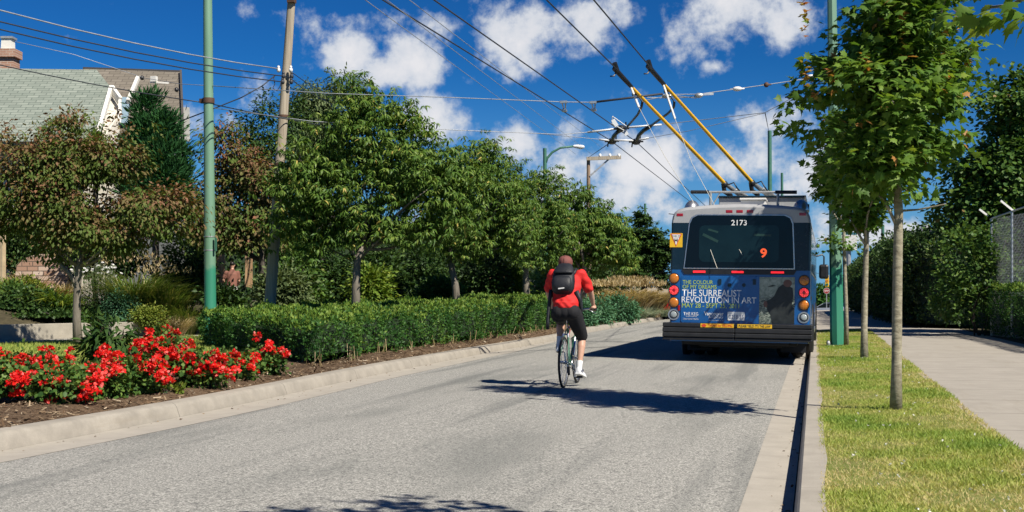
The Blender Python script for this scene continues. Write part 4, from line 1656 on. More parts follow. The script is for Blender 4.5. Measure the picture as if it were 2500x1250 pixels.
m_.build('front_pocket', M_PACK, pack, smooth='all')
m_ = MB()
m_.beam((-.075, .016, 1.362), (.005, .014, 1.372), .012, .016)
m_.build('pocket_label', M_WHITEP, pack)
for s in (-1, 1):
    m_ = MB()
    sx = -.035 + s * .125
    m_.tube([(sx, .25, 1.56), (sx + s * .01, .36, 1.622), (sx + s * .015, .48, 1.56), (sx + s * .03, .50, 1.42), (sx + s * .06, .40, 1.28), (sx + s * .055, .22, 1.26)], .022, 8)
    m_.build('shoulder_strap', M_PACK, pack, smooth='all')
m_ = MB()
m_.tube([(.14, .17, 1.33), (.185, .20, 1.20), (.20, .24, 1.08), (.196, .22, 1.02)], [.035, .036, .022, .012], 8)
m_.build('side_strap', M_PACK, pack, smooth='all')
m_ = MB()
m_.tube([(-.20, .17, 1.35), (-.222, .17, 1.22), (-.232, .14, 1.05), (-.236, .12, .92), (-.238, .115, .82)], [.03, .024, .024, .026, .022], 8)
m_.build('hanging_strap', M_PACK, pack, smooth='all')


# ================================================================== poles, wires, signs
def green_paint():
    m, nt, b, out = new_mat('green_pole_paint')
    co = objco(nt)
    n = nnoise(nt, nmap(nt, co, (1, 1, 0.15)), 4, 5, 0.6)
    sep = nt.nodes.new('ShaderNodeSeparateXYZ')
    nt.links.new(co, sep.inputs[0])
    # the lower part was repainted in a deeper green
    e = nnoise(nt, co, 3, 3, 0.6)
    hgt = nmath(nt, 'ADD', sep.outputs[2], nmath(nt, 'MULTIPLY', e, 0.5))
    lowp = nrange(nt, hgt, 2.15, 2.0)
    up = nramp(nt, n, [(0.3, (0.115, 0.235, 0.155)), (0.7, (0.165, 0.30, 0.205))])
    lo = nramp(nt, n, [(0.3, (0.025, 0.19, 0.115)), (0.7, (0.04, 0.235, 0.145))])
    nt.links.new(nmix(nt, lowp, up, lo), b.inputs['Base Color'])
    b.inputs['Roughness'].default_value = 0.5
    return m


M_GREEN = green_paint()
M_GREEN2 = mat('green_pole_plain', (0.045, 0.15, 0.10), 0.5, var=0.15)
M_WOODP = bark_mat('weathered_pole_wood', (0.24, 0.20, 0.145), (0.42, 0.365, 0.28), 6.0, (3, 3, 0.15), 0.4)
M_WIRE = mat('dark_wire', (0.03, 0.035, 0.045), 0.6, var=0.1)
M_WIREP = mat('pale_wire', (0.34, 0.36, 0.38), 0.5, 0.3, var=0.1)
M_CLAMP = mat('rusty_clamp', (0.10, 0.055, 0.035), 0.7, 0.3, var=0.3)


def pole_px(name, label, cat, u0, v0, u1, v1, d, w0, w1, material, n=8, zb=None, group=None, rot=0.0):
    """a tapered pole from its foot to its top; the foot goes down to the ground"""
    a, b = P(u0, v0, d), P(u1, v1, d)
    if zb is None:
        zb = (left_z(a.x, a.y) if a.x < -4 else right_z(a.x, a.y)) - 0.02
    t = (a.z - zb) / (b.z - a.z)
    foot = a - (b - a) * t
    r0 = w0 / 2 * d / F
    r1 = w1 / 2 * d / F
    r0 += (r0 - r1) * t
    o = thing(name, label, cat, foot, 0, group)
    m = MB()
    k = 5
    pts = [(b - foot) * (i / k) for i in range(k + 1)]
    m.tube(pts, [r0 + (r1 - r0) * i / k for i in range(k + 1)], n)
    m.build('pole', material, o, smooth=(n > 8), fix=True)
    return o, foot, b, r0, r1


# right-hand trolley pole on the verge
pr, pf, pt_, pr0, pr1 = pole_px('trolley_wire_pole', 'green octagonal steel pole standing on the grass verge beside the bus', 'pole', 2043.5, 840, 2030, -70, 28.0, 33, 21, M_GREEN)
m_ = MB()
m_.box((0, 0, 0.02), (0.46, 0.46, 0.05))
bpz = m_.build('base_plate', M_GREEN2, pr, bevel=0.01)
for sx in (-1, 1):
    for sy in (-1, 1):
        m_ = MB()
        m_.ell((sx * .19, sy * .19, .07), (.045, .045, .07), 10, 6)
        m_.build('bolt_cap', M_GREYM, bpz, smooth='all')
m_ = MB()
zc_ = P(2036, 178, 28).z - pf.z
m_.tube([(0, 0, zc_ - .05), (0, 0, zc_ + .05)], pr1 + .035, 8)
pc = m_.build('clamp', M_CLAMP, pr)
pc.location = ((pt_ - pf) * (zc_ / (pt_.z - pf.z))) * Vector((1, 1, 0)) if False else Vector(((pt_ - pf).x * zc_ / (pt_.z - pf.z), (pt_ - pf).y * zc_ / (pt_.z - pf.z), 0))

# left-hand trolley pole behind the hedge
pl, lf, lt_, lr0, lr1 = pole_px('trolley_wire_pole', 'round pale green steel pole rising behind the left end of the clipped hedge', 'pole', 513.5, 760, 506.5, -60, 29.2, 29, 21, M_GREEN, n=20)
for v, mm, hh, gr in ((246, M_CLAMP, .06, .025), (578, M_GALV, .012, .008), (611, M_GALV, .012, .008)):
    c = P(508, v, 29.2)
    z = c.z - lf.z
    k = z / (lt_.z - lf.z)
    m_ = MB()
    m_.tube([(0, 0, -hh), (0, 0, hh)], lr0 + (lr1 - lr0) * k + gr, 20)
    if v == 246:
        m_.box((-.16, 0, 0), (.10, .12, .10))
    q = m_.build('band', mm, pl, smooth=True)
    q.location = ((lt_ - lf).x * k, (lt_ - lf).y * k, z)
c = P(527, 594, 29.05) - lf
m_ = MB()
m_.box(c, (0.03, 0.05, 0.36))
m_.build('cable_box', M_GREEN2, pl)

# leaning wooden utility pole
wp, wf_, wt, wr0, wr1 = pole_px('utility_pole', 'grey weathered wooden utility pole leaning above the hedge', 'utility pole', 659, 742, 714, -30, 30.0, 29, 19, M_WOODP, n=16)
for v, ul, ur in ((171, 680, 710), (186, 692, 712), (200, 690, 711)):
    for u in (ul, ur):
        m_ = MB()
        c = P(u, v, 29.8) - wf_
        m_.ell(c, (.05, .05, .06), 10, 6)
        m_.ell(c + Vector((0, 0, .07)), (.035, .035, .04), 10, 6)
        m_.build('insulator', M_WHITEP if v == 171 else M_WIRE, wp, smooth='all')
for v in (402, 284):
    c = P(659 + (742 - v) * 55 / 772, v, 30.0)
    k = (c.z - wf_.z) / (wt.z - wf_.z)
    m_ = MB()
    m_.tube([(0, 0, -.03), (0, 0, .03)], wr0 + (wr1 - wr0) * k + .012, 16)
    q = m_.build('band', M_CLAMP, wp, smooth=True)
    q.location = (wt - wf_) * k
m_ = MB()
m_.tube([P(u, v, 29.7) - wf_ for u, v in ((672, 182), (668, 190), (671, 205), (666, 215), (676, 222), (684, 210), (688, 190))], .012, 5)
m_.build('cable_loop', M_WIRE, wp)
m_ = MB()
m_.box(P(712, 2, 29.9) - wf_, (.18, .16, .10))
m_.build('bracket', M_CLAMP, wp)

# street lamp beyond the trees
sp, sf, st_, sr0, sr1 = pole_px('street_lamp', 'green street lamp with curved arm and white head above the trees', 'street lamp', 1333, 690, 1330, 362, 60.0, 11, 9, M_GREEN2, n=12)
m_ = MB()
m_.tube([P(u, v, 60.0) - sf for u, v in ((1331, 400), (1336, 386), (1348, 372), (1368, 361), (1402, 357))], [.07, .06, .055, .05, .05], 8)
ar = m_.build('arm', M_GREEN2, sp, smooth='all')
vs, fs = skin_mesh([tuple(P(u, v, 60.0) - sf) for u, v in ((1398, 357), (1408, 357.5), (1420, 359), (1428, 358.5))], [(0, 1), (1, 2), (2, 3)], [(.07, .06), (.11, .10), (.14, .12), (.08, .06)])
m_ = MB()
m_.add(vs, fs)
m_.build('lamp_head', M_WHITEP, sp, smooth='all')

# wooden pole with a cross-arm
cp_, cf_, ct_, cr0, cr1 = pole_px('utility_pole', 'brown wooden pole with a one-sided cross-arm beyond the trees', 'utility pole', 1437, 500, 1436.5, 386, 68.0, 10, 8.5, bark_mat('brown_pole_wood', (0.17, 0.115, 0.075), (0.30, 0.21, 0.14), 6, (3, 3, .15)), n=12)
m_ = MB()
m_.beam(P(1432, 387.5, 67.8) - cf_, P(1516, 384, 67.8) - cf_, .12, .19)
ca = m_.build('cross_arm', M_WOODP, cp_)
m_ = MB()
m_.beam(P(1440, 430, 67.9) - cf_, P(1486, 389, 67.9) - cf_, .06, .09)
m_.build('brace', M_GREYM, ca)
for u in (1465, 1489, 1511):
    m_ = MB()
    m_.ell(P(u, 380, 67.8) - cf_, (.085, .085, .12), 10, 6)
    m_.build('insulator', M_WHITEP, ca, smooth='all')

pole_px('trolley_wire_pole', 'plain green pole rising right behind the bus roof, the taller of two', 'pole', 1880, 600, 1879, 319, 75.0, 11, 9.5, M_GREEN2, n=10)
pole_px('trolley_wire_pole', 'thin green pole right of the tall one behind the bus roof', 'pole', 1910, 600, 1909, 422, 118.0, 7, 6, M_GREEN2, n=10)
pole_px('trolley_wire_pole', 'distant green pole top showing left of the bus above the dark tree', 'pole', 1576, 600, 1575, 497, 118.0, 6, 5.5, M_GREEN2, n=10)
pole_px('trolley_wire_pole', 'green pole standing behind the hedge on the far right side', 'pole', 2157, 680, 2155, 549, 95.0, 9, 7.5, M_GREEN2, n=10)

# ---- wires
M_ROD = mat('pale_insulating_rod', (0.62, 0.64, 0.64), 0.4, var=0.05)


def wire(name, label, pts, r, material, sag=0.0, group=None, n=5):
    """a wire through measured points; sag in metres between the first and last"""
    if sag and len(pts) == 2:
        a, b = pts
        pts = [a.lerp(b, i / 14) - Vector((0, 0, sag * 4 * (i / 14) * (1 - i / 14))) for i in range(15)]
    m = MB()
    m.tube(pts, r, n)
    o = m.build(name, material, origin=tuple(pts[0]), smooth='all')
    tag(o, label, 'wire', group)
    return o


ZW = 5.55


def tw(u, v):
    return P(u, v, F * (ZW - H) / (VH - v))


def ext(a, b, t):
    return a + (b - a) * t


for (a, b, c2, lab) in (((935, 0), (1492, 344), (1698, 502), 'left wire of the trolley pair crossing above the street to the junction'),
                        ((1060, 0), (1553, 346), (1716, 497), 'right wire of the trolley pair crossing above the street to the junction')):
    A, B, C = tw(*a), tw(*b), tw(*c2)
    wire('trolley_wire', lab, [ext(A, B, -0.45), A, B, C, ext(B, C, 1.9)], 0.0125, M_WIRE, group='trolley wires')
for (a, b, c2, d2, lab) in (((1335, 0), (1500, 163), (1568, 249), (1494, 343), 'left contact wire that the left trolley pole rides on'),
                            ((1450, 0), (1582, 157), (1646, 249), (1554, 345), 'right contact wire that the right trolley pole rides on')):
    A, B, C = tw(*a), tw(*b), tw(*c2)
    wire('trolley_wire', lab, [ext(A, B, -0.9), A, B, C], 0.0125, M_WIRE, group='trolley wires')
# black curved runners that lead the contact wires into the junction
for pts, lab in ((((1568, 249), (1566, 262), (1557, 280), (1530, 311)), 'upper black runner left of the yellow poles'),
                 (((1646, 249), (1645, 262), (1632, 276), (1588, 308)), 'upper black runner seen between the yellow poles')):
    wire('junction_runner', lab, [tw(*p) for p in pts], 0.03, M_BLACK, group='junction runners')
for pts, lab in ((((1522, 314), (1508, 322), (1498, 333), (1494, 344)), 'thick black runner ending at the left crossing'),
                 (((1588, 308), (1572, 318), (1560, 330), (1553, 345)), 'thick black runner ending at the right crossing')):
    wire('junction_runner', lab, [tw(*p) for p in pts], 0.055, M_BLACK, group='junction runners')
for u, v, lab in ((1494, 345, 'black wire crossing fitting, left one under the rods'), (1553, 346, 'black wire crossing fitting, right one under the rods'), (1517, 314, 'black wire fitting beside the small pale frame')):
    m_ = MB()
    c = tw(u, v)
    m_.ell(c, (.13, .2, .09), 12, 6)
    m_.beam(c + Vector((-.2, 0, 0)), c + Vector((.2, 0, 0)), .05, .04)
    m_.beam(c + Vector((0, -.25, 0)), c + Vector((0, .25, 0)), .05, .04)
    m_.tube([c + Vector((-.1, 0, 0)), c + Vector((-.12, 0, -.15))], .02, 6)
    m_.tube([c + Vector((.1, .1, 0)), c + Vector((.1, .1, .18))], .02, 6)
    tag(m_.build('wire_crossing', M_BLACK, origin=tuple(c), smooth=True), lab, 'wire fitting', 'wire crossings')
# small open frame with pale plates beside the junction
m_ = MB()
F1, F2, F3, F4 = [P(u, v, 31.0) for u, v in ((1495, 284), (1529, 308), (1530, 322), (1494, 302))]
for a, b in ((F1, F2), (F2, F3), (F1, F4), (F4, F3)):
    m_.tube([a, b], .012, 5)
fr = m_.build('junction_bracket', M_GREYM, origin=tuple(F1))
tag(fr, 'small open metal bracket with pale plates at the wire junction', 'wire fitting')
for (u, v, u2, v2) in ((1496, 292, 1506, 308), (1524, 318, 1531, 330)):
    m_ = MB()
    m_.beam(P(u, v, 31) - F1, P(u2, v2, 31) - F1, .02, .10)
    m_.build('plate', M_ROD, fr)

wire('span_wire', 'pale span wire from the left green pole across the street', [P(508, 209, 29.2), P(800, 228, 28), P(1100, 238, 28), P(1375, 249, 28), P(1448, 250, 28), P(1510, 243, 28), P(1610, 231, 28), P(1705, 230, 28), P(1800, 217, 28), P(1870, 207, 28), P(1985, 190, 28), P(2034, 180, 28)], 0.010, M_WIREP, group='span wires')
wire('span_wire', 'pale span wire running through the junction rods to the right', [P(508, 262, 29.2), P(760, 296, 28.5), P(1120, 318, 30), P(1370, 328, 31.5), P(1432, 323, 32), P(1520, 313, 32), P(1615, 304, 32), P(1868, 275, 30), P(2034, 184, 28)], 0.009, M_WIREP, group='span wires')
wire('span_wire', 'lowest pale span wire passing behind the crossing fittings', [P(1300, 325, 34), P(1462, 340, 34.2), P(1494, 343, 34.3), P(1556, 342, 34.3), P(1590, 336, 34), P(1680, 320, 33.5), P(1868, 276, 30)], 0.008, M_WIREP, group='span wires')
for a, b, d, lab in (((1434, 323), (1518, 313), 31.9, 'pale insulating rod left of the small frame'), ((1520, 312), (1615, 304.5), 31.9, 'pale insulating rod right of the small frame'),
                     ((1463, 340.5), (1488, 343), 34.2, 'short pale rod left of the left crossing'), ((1500, 342.5), (1546, 343), 34.2, 'short pale rod between the two crossings'), ((1560, 341.5), (1584, 337), 34.2, 'short pale rod right of the right crossing')):
    wire('insulating_rod', lab, [P(*a, d), P(*b, d)], 0.028, M_ROD, group='insulating rods')
wire('insulating_rod', 'long dark rod on the upper span wire', [P(1455, 249, 28), P(1618, 229, 28)], 0.026, M_WIRE, group='insulating rods')
for u, v, mm, r, lab in ((1800, 217, M_WHITEP, (.11, .05, .055), 'white oblong insulator on the upper span wire'), (1871, 207, M_CLAMP, (.06, .05, .06), 'brown round insulator on the upper span wire'),
                         (1928, 237, M_WIRE, (.06, .05, .05), 'dark insulator on the lower span wire near the tree'), (1980, 186, M_WHITEP, (.09, .05, .04), 'white insulator at the tree beside the right pole')):
    m_ = MB()
    c = P(u, v, 28.0 if v != 237 else 29)
    m_.ell(c, r, 12, 8)
    m_.tube([c - Vector((r[0] + .05, 0, 0)), c + Vector((r[0] + .05, 0, 0))], .018, 6)
    tag(m_.build('insulator', mm, origin=tuple(c), smooth='all'), lab, 'insulator', 'line insulators')
for u, v, v2, lab in ((1376, 249, 270, 'hanger clip on the left trolley wire below the span'), (1448, 250, 268, 'hanger clip on the right trolley wire below the span')):
    m_ = MB()
    c = P(u, v, 28.0)
    m_.box(c, (.16, .08, .05))
    m_.tube([c + Vector((-.04, 0, 0)), P(u + 1, v2, 28.2)], .014, 6)
    m_.tube([c + Vector((.05, 0, 0)), P(u + 4, v2, 28.2)], .014, 6)
    m_.box(P(u + 2, v2, 28.2), (.10, .16, .05))
    tag(m_.build('wire_hanger', M_GALV, origin=tuple(c)), lab, 'wire fitting', 'wire hangers')
m_ = MB()
c = P(1706, 233, 28.0)
m_.ell(c, (.10, .06, .06), 12, 6)
m_.beam(c + Vector((.05, 0, .02)), P(1742, 229, 28.0), .03, .05)
m_.tube([P(1580, 238, 28.2), P(1640, 240, 28.2), P(1700, 236, 28.0)], .01, 5)
m_.tube([P(1575, 245, 28.2), P(1640, 232, 28.2), P(1700, 240, 28.0)], .01, 5)
m_.ell(P(1628, 234, 28.1), (.12, .08, .05), 10, 6)
tag(m_.build('wire_pull_off', M_GALV, origin=tuple(c)), 'galvanised pull-off fitting behind the right trolley pole', 'wire fitting')

# thin pale wires high over the street
for a, b, lab in (((892, 0), (1372, 352), 'thin pale overhead wire, lowest of three over the street'), ((955, 8), (1412, 352), 'thin pale overhead wire, middle one of three over the street'), ((1000, 0), (1440, 338), 'thin pale overhead wire, highest of three over the street')):
    A, B = P(*a, 17), P(*b, 52)
    wire('overhead_wire', lab, [ext(A, B, -.15), A, B, ext(A, B, 1.25)], 0.006, M_WIREP, group='thin overhead wires')
# service wires to the wooden pole
for a, b, mm, r, lab in (((0, 25), (681, 168), M_WIREP, .014, 'pale upper service wire running left from the wooden pole'), ((0, 53), (692, 186), M_WIRE, .014, 'dark middle service wire running left from the wooden pole'), ((0, 72), (690, 200), M_WIRE, .014, 'dark lower service wire running left from the wooden pole')):
    A, B = P(*a, 22), P(*b, 29.8)
    wire('service_wire', lab, [ext(A, B, -.3), A] + [A.lerp(B, t) - Vector((0, 0, .10 * 4 * t * (1 - t))) for t in (.2, .4, .6, .8)] + [B], r, mm, group='service wires on the left')
A, B = P(-60, 145, 30), P(506, 252, 29.2)
wire('service_wire', 'dark drop wire passing in front of the house roof', [A.lerp(B, t) - Vector((0, 0, .06 * 4 * t * (1 - t))) for t in [i / 10 for i in range(11)]], .013, M_WIRE, group='service wires on the left')
wire('service_wire', 'dark wire from the left pole clamp to the trees', [P(508, 252, 29.2), P(640, 280, 29), P(780, 305, 31)], .013, M_WIRE, group='service wires on the left')
wire('service_wire', 'dark slanting wire from the wooden pole down to the left pole', [P(672, 184, 29.8), P(640, 210, 29.4), P(590, 238, 29.4), P(530, 262, 29.3), P(440, 296, 29.5)], .015, M_WIRE, group='service wires on the left')
wire('service_wire', 'thin pale wire from the chimney side to the roof bracket', [P(30, 100, 38), P(180, 133, 38.5), P(345, 188, 39)], .010, M_WIREP, group='service wires on the left')
wire('service_wire', 'thin pale wire from the roof edge to the left pole', [P(350, 190, 39.5), P(440, 205, 34), P(506, 209, 29.2)], .008, M_WIREP, group='service wires on the left')
A, B = P(712, 176, 30), P(900, 260, 40)
for k, lab in ((0, 'upper dark wire leaving the wooden pole towards the trees'), (1, 'lower dark wire leaving the wooden pole towards the trees')):
    wire('service_wire', lab, [P(712, 176 + 18 * k, 29.8), P(745, 200 + 20 * k, 34), P(860, 262 + 20 * k, 48)], .011, M_WIRE, group='service wires on the left')
wire('service_wire', 'short dark wire from the crossing down to the wooden cross-arm', [tw(1490, 348), P(1436, 385, 67)], .012, M_WIRE)
wire('service_wire', 'thin vertical wire hanging to the top of the tall green pole', [P(1868, 276, 30), P(1877, 322, 74)], .012, M_WIRE)

# ---- far things beyond the crest
m_ = MB()
st = thing('stop_sign', 'small octagonal red stop sign beyond the end of the verge', 'sign', P(2018, 752, 92))
zz_ = P(2018, 710, 92) - P(2018, 752, 92)
m_.tube([(0, 0, -1.5), (0, 0, zz_.z + .2)], .03, 8)
m_.build('post', M_GALV, st)
m_ = MB()
m_.prism([(.235 * math.cos(rad(22.5 + 45 * k)), zz_.z + .235 * math.sin(rad(22.5 + 45 * k))) for k in range(8)], -.05, -.03)
bd = m_.build('sign_border', M_WSTICK, st)
m_ = MB()
m_.prism([(.215 * math.cos(rad(22.5 + 45 * k)), zz_.z + .215 * math.sin(rad(22.5 + 45 * k))) for k in range(8)], -.054, -.048)
m_.build('sign_face', mat('stop_red', (0.30, 0.03, 0.03), 0.5), bd)
text('sign_lettering', 'STOP', -.15, .15, zz_.z - .065, zz_.z + .065, -.056, M_WSTICK, bd, bold=.02)

tl = thing('traffic_light', 'yellow traffic light hanging above the far crossing', 'traffic light', P(2019, 686, 112))
m_ = MB()
m_.box((0, 0, 0), (.34, .25, 1.05))
hs_ = m_.build('housing', M_YSTICK, tl, bevel=.03)
for k, mm in ((.33, M_REDLENS), (0, M_AMBER), (-.33, mat('green_lens', (0.02, 0.12, 0.07), .3))):
    m_ = MB()
    m_.tube([(0, -.13, k), (0, -.15, k)], .12, 14)
    m_.build('lens', mm, hs_)
m_ = MB()
m_.tube([(-14, 0, .75), (-7, 0, .72), (0, 0, .70), (9, 0, .74)], .02, 5)
m_.tube([(0, 0, .5), (0, 0, .72)], .02, 5)
m_.build('span_cable', M_WIRE, tl)

# white panel sign high behind the young tree and grey sign on a mast at the far right
bs_ = thing('panel_sign', 'tall white panel sign with teal top far behind the young trees', 'sign', P(2072, 700, 130))
m_ = MB()
m_.tube([(0, .3, -6), (0, .3, 4.5)], .25, 10)
m_.build('mast', M_GREYM, bs_)
z0_, z1_ = P(2072, 611, 130).z - P(2072, 700, 130).z, P(2072, 573, 130).z - P(2072, 700, 130).z
m_ = MB()
m_.box((0, 0, (z0_ + z1_) / 2), (1.65, .3, z1_ - z0_))
m_.build('panel', M_WHITEP, bs_)
m_ = MB()
m_.box((0, 0, z1_ + .13), (1.68, .34, .26))
m_.build('top_cap', mat('teal_cap', (0.05, 0.22, 0.30), .5), bs_)
gs = thing('mast_sign', 'grey sign boxes on a white mast above the tall hedge', 'sign', P(2259, 700, 78))
m_ = MB()
m_.box((0.08, 0, P(2259, 553, 78).z - P(2259, 700, 78).z - 4.2), (.26, .24, 8.6))
m_.build('mast', M_WHITEP, gs)
for s, w in ((-1, .42), (1, .36)):
    m_ = MB()
    zc_ = P(2259, 564, 78).z - P(2259, 700, 78).z
    m_.box((.08 + s * (.14 + w / 2), .0, zc_), (w, .3, .44))
    m_.build('sign_box', M_GREYM, gs, bevel=.02)


def car(name, label, loc, rz, paint, scale=1.0):
    c = thing(name, label, 'car', loc, rz)
    prof = [(-2.1, .35), (-2.15, .75), (-1.9, .95), (-1.15, 1.02), (1.2, .98), (2.0, .82), (2.15, .55), (2.1, .32)]
    m = MB()
    rings = []
    for x in (-.86, -.80, .80, .86):
        k = 1.0 if abs(x) < .83 else .97
        rings.append([(x, y * k, .3 + (z - .3) * k) for y, z in prof])
    m.loft(rings)
    m.build('body', paint, c, smooth=True)
    m = MB()
    g = [(-1.55, 1.0), (-1.2, 1.40), (-.5, 1.46), (.45, 1.42), (1.25, .98)]
    rings = []
    for x, k in ((-.74, .0), (-.62, 1), (.62, 1), (.74, 0)):
        rings.append([(x, y * (.97 if k == 0 else 1), z if k else .98 + (z - .98) * .86) for y, z in g])
    m.loft(rings)
    m.build('windows', M_GLASS, c, smooth=True)
    m = MB()
    m.loft([[(-.60, -1.15, 1.405), (.60, -1.15, 1.405), (.60, -.5, 1.475), (-.60, -.5, 1.475)], [(-.60, -.5, 1.476), (.60, -.5, 1.476), (.60, .45, 1.44), (-.60, .45, 1.44)]], cap0=False, cap1=False)
    m.box((0, -.38, 1.455), (1.22, 1.5, .035))
    for x in (-.68, .68):
        m.beam((x, .45, 1.40), (x * 1.08, 1.22, .98), .05, .05)
        m.beam((x, -1.15, 1.36), (x * 1.08, -1.55, .98), .07, .05)
        m.beam((x * 1.03, -.2, 1.42), (x * 1.1, -.2, .98), .04, .05)
    m.build('roof', paint, c)
    for x in (-.78, .78):
        for y in (-1.32, 1.34):
            m = MB()
            m.tube([(x - .09, y, .32), (x + .09, y, .32)], .32, 20)
            w = m.build('wheel', M_TYRE, c, smooth=True)
            m = MB()
            m.tube([(x - .095, y, .32), (x + .095, y, .32)], .19, 14)
            m.build('rim', M_GALV, w, smooth=True)
    for x in (-.62, .62):
        m = MB()
        m.box((x, 2.06, .68), (.34, .12, .14))
        m.build('headlight', M_WSTICK, c, bevel=.02)
        m = MB()
        m.box((x, -2.08, .78), (.30, .10, .16))
        m.build('tail_light', M_REDLENS, c, bevel=.02)
    return c


M_CARW = mat('pale_car_paint', (0.42, 0.47, 0.54), 0.25, var=.03, coat=.5)
M_CARR = mat('red_car_paint', (0.42, 0.02, 0.02), 0.25, var=.05, coat=.5)
cl = P(2014, 745, 116)
car('parked_car', 'pale blue-grey car at the far crossing right of the bus', (cl.x + .5, cl.y, -0.9), rad(70), M_CARW)
rl = P(1617, 760, 66)
car('parked_car', 'red car mostly hidden by the left side of the bus', (rl.x + 0.75, rl.y + 2.2, road_z(-8, rl.y)), rad(2), M_CARR)


# ================================================================== trees and planting
UPV = np.array([0, 0, 1.0])
ML_MAPLE = leaf_mat('maple_leaf', [(0.0, (0.05, 0.115, 0.02)), (0.45, (0.095, 0.19, 0.028)), (0.8, (0.17, 0.27, 0.04)), (0.97, (0.27, 0.33, 0.055)), (1.0, (0.40, 0.20, 0.06))], 0.38, 0.5, 0.22)
ML_LONG = leaf_mat('drooping_leaf', [(0.0, (0.042, 0.10, 0.017)), (0.4, (0.088, 0.168, 0.027)), (0.75, (0.16, 0.24, 0.042)), (0.95, (0.26, 0.30, 0.065)), (1.0, (0.42, 0.34, 0.09))], 0.30, 0.5, 0.25)
ML_RED = leaf_mat('dogwood_leaf', [(0.0, (0.055, 0.10, 0.018)), (0.33, (0.10, 0.145, 0.028)), (0.50, (0.15, 0.125, 0.045)), (0.75, (0.20, 0.105, 0.058)), (1.0, (0.29, 0.13, 0.075))], 0.25, 0.6, 0.2)
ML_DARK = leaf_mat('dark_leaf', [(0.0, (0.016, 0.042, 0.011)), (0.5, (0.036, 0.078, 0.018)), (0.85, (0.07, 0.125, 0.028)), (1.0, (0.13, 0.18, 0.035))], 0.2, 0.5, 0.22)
ML_GREY = leaf_mat('grey_green_leaf', [(0.0, (0.06, 0.095, 0.038)), (0.5, (0.11, 0.155, 0.06)), (1.0, (0.18, 0.22, 0.09))], 0.25, 0.6, 0.2)
ML_HEDGE = leaf_mat('hedge_leaf', [(0.0, (0.016, 0.06, 0.013)), (0.5, (0.038, 0.108, 0.02)), (0.85, (0.08, 0.17, 0.03)), (1.0, (0.15, 0.23, 0.045))], 0.25, 0.5, 0.2)
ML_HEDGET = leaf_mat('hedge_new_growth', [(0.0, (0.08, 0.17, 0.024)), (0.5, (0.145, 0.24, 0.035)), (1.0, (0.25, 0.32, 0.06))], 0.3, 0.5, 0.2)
ML_ROSE = leaf_mat('rose_leaf', [(0.0, (0.03, 0.08, 0.018)), (0.5, (0.075, 0.15, 0.03)), (0.9, (0.15, 0.23, 0.045)), (1.0, (0.24, 0.17, 0.06))], 0.25, 0.5, 0.22)
ML_PETAL = leaf_mat('red_petal', [(0.0, (0.60, 0.008, 0.012)), (0.5, (0.80, 0.022, 0.016)), (0.78, (0.84, 0.05, 0.035)), (1.0, (0.86, 0.24, 0.22))], 0.35, 0.6, 0.2)
ML_CONIF = leaf_mat('cypress_spray', [(0.0, (0.014, 0.058, 0.020)), (0.5, (0.030, 0.105, 0.032)), (1.0, (0.06, 0.17, 0.045))], 0.15, 0.6, 0.2)
ML_LIME = leaf_mat('lime_leaf', [(0.0, (0.065, 0.135, 0.018)), (0.5, (0.14, 0.22, 0.03)), (1.0, (0.26, 0.30, 0.05))], 0.28, 0.5, 0.2)
ML_STRAW = leaf_mat('straw_blade', [(0.0, (0.26, 0.19, 0.09)), (0.5, (0.46, 0.36, 0.19)), (1.0, (0.64, 0.54, 0.34))], 0.25, 0.7, 0.2)
ML_GRASSY = leaf_mat('tall_grass_blade', [(0.0, (0.085, 0.16, 0.035)), (0.5, (0.17, 0.26, 0.06)), (0.85, (0.32, 0.35, 0.12)), (1.0, (0.48, 0.41, 0.20))], 0.25, 0.6, 0.2)
ML_BLUE = leaf_mat('blue_grey_leaf', [(0.0, (0.045, 0.13, 0.065)), (0.5, (0.075, 0.19, 0.095)), (1.0, (0.15, 0.27, 0.14))], 0.2, 0.6, 0.2)
ML_FESC = leaf_mat('blue_fescue', [(0.0, (0.14, 0.21, 0.15)), (0.5, (0.25, 0.33, 0.23)), (1.0, (0.43, 0.45, 0.31))], 0.2, 0.7, 0.2)
ML_DAISY = leaf_mat('daisy_petal', [(0.0, (0.70, 0.70, 0.66)), (1.0, (0.80, 0.80, 0.78))], 0.15, 0.6)
ML_YEL = leaf_mat('yellow_leaf', [(0.0, (0.085, 0.14, 0.02)), (0.6, (0.17, 0.22, 0.035)), (1.0, (0.36, 0.33, 0.06))], 0.25, 0.5, 0.2)
M_BARK = bark_mat('grey_bark', (0.10, 0.085, 0.065), (0.22, 0.195, 0.155), 9.0)
M_BARKD = bark_mat('dark_bark', (0.035, 0.028, 0.022), (0.09, 0.075, 0.06), 9.0)
M_BARKM = bark_mat('maple_bark', (0.15, 0.13, 0.085), (0.36, 0.33, 0.235), 7.0, (1.2, 1.2, 2.6), 0.5)
M_CORE = mat('light_block_core', (0.016, 0.036, 0.012), 0.95, var=0.4)  # dark colour of the unseen core that stops light inside hedges
M_STEM = mat('green_stem', (0.06, 0.09, 0.03), 0.7, var=0.3)


def blob(u, v, d, ru, rv, rd=None):
    """an ellipsoid of foliage, measured on the photograph, standing d metres ahead"""
    k = d / F
    return (tuple(P(u, v, d)), (ru * k, (rd if rd else (ru + rv) / 2 * k), rv * k))


def limb_path(a, b, rs, bend=0.12, n=5):
    a, b = np.array(a), np.array(b)
    L = np.linalg.norm(b - a)
    off = rs.normal(size=3) * L * bend
    return [tuple(a + (b - a) * t + off * math.sin(math.pi * t) * (1 - .3 * t)) for t in [i / n for i in range(n + 1)]]


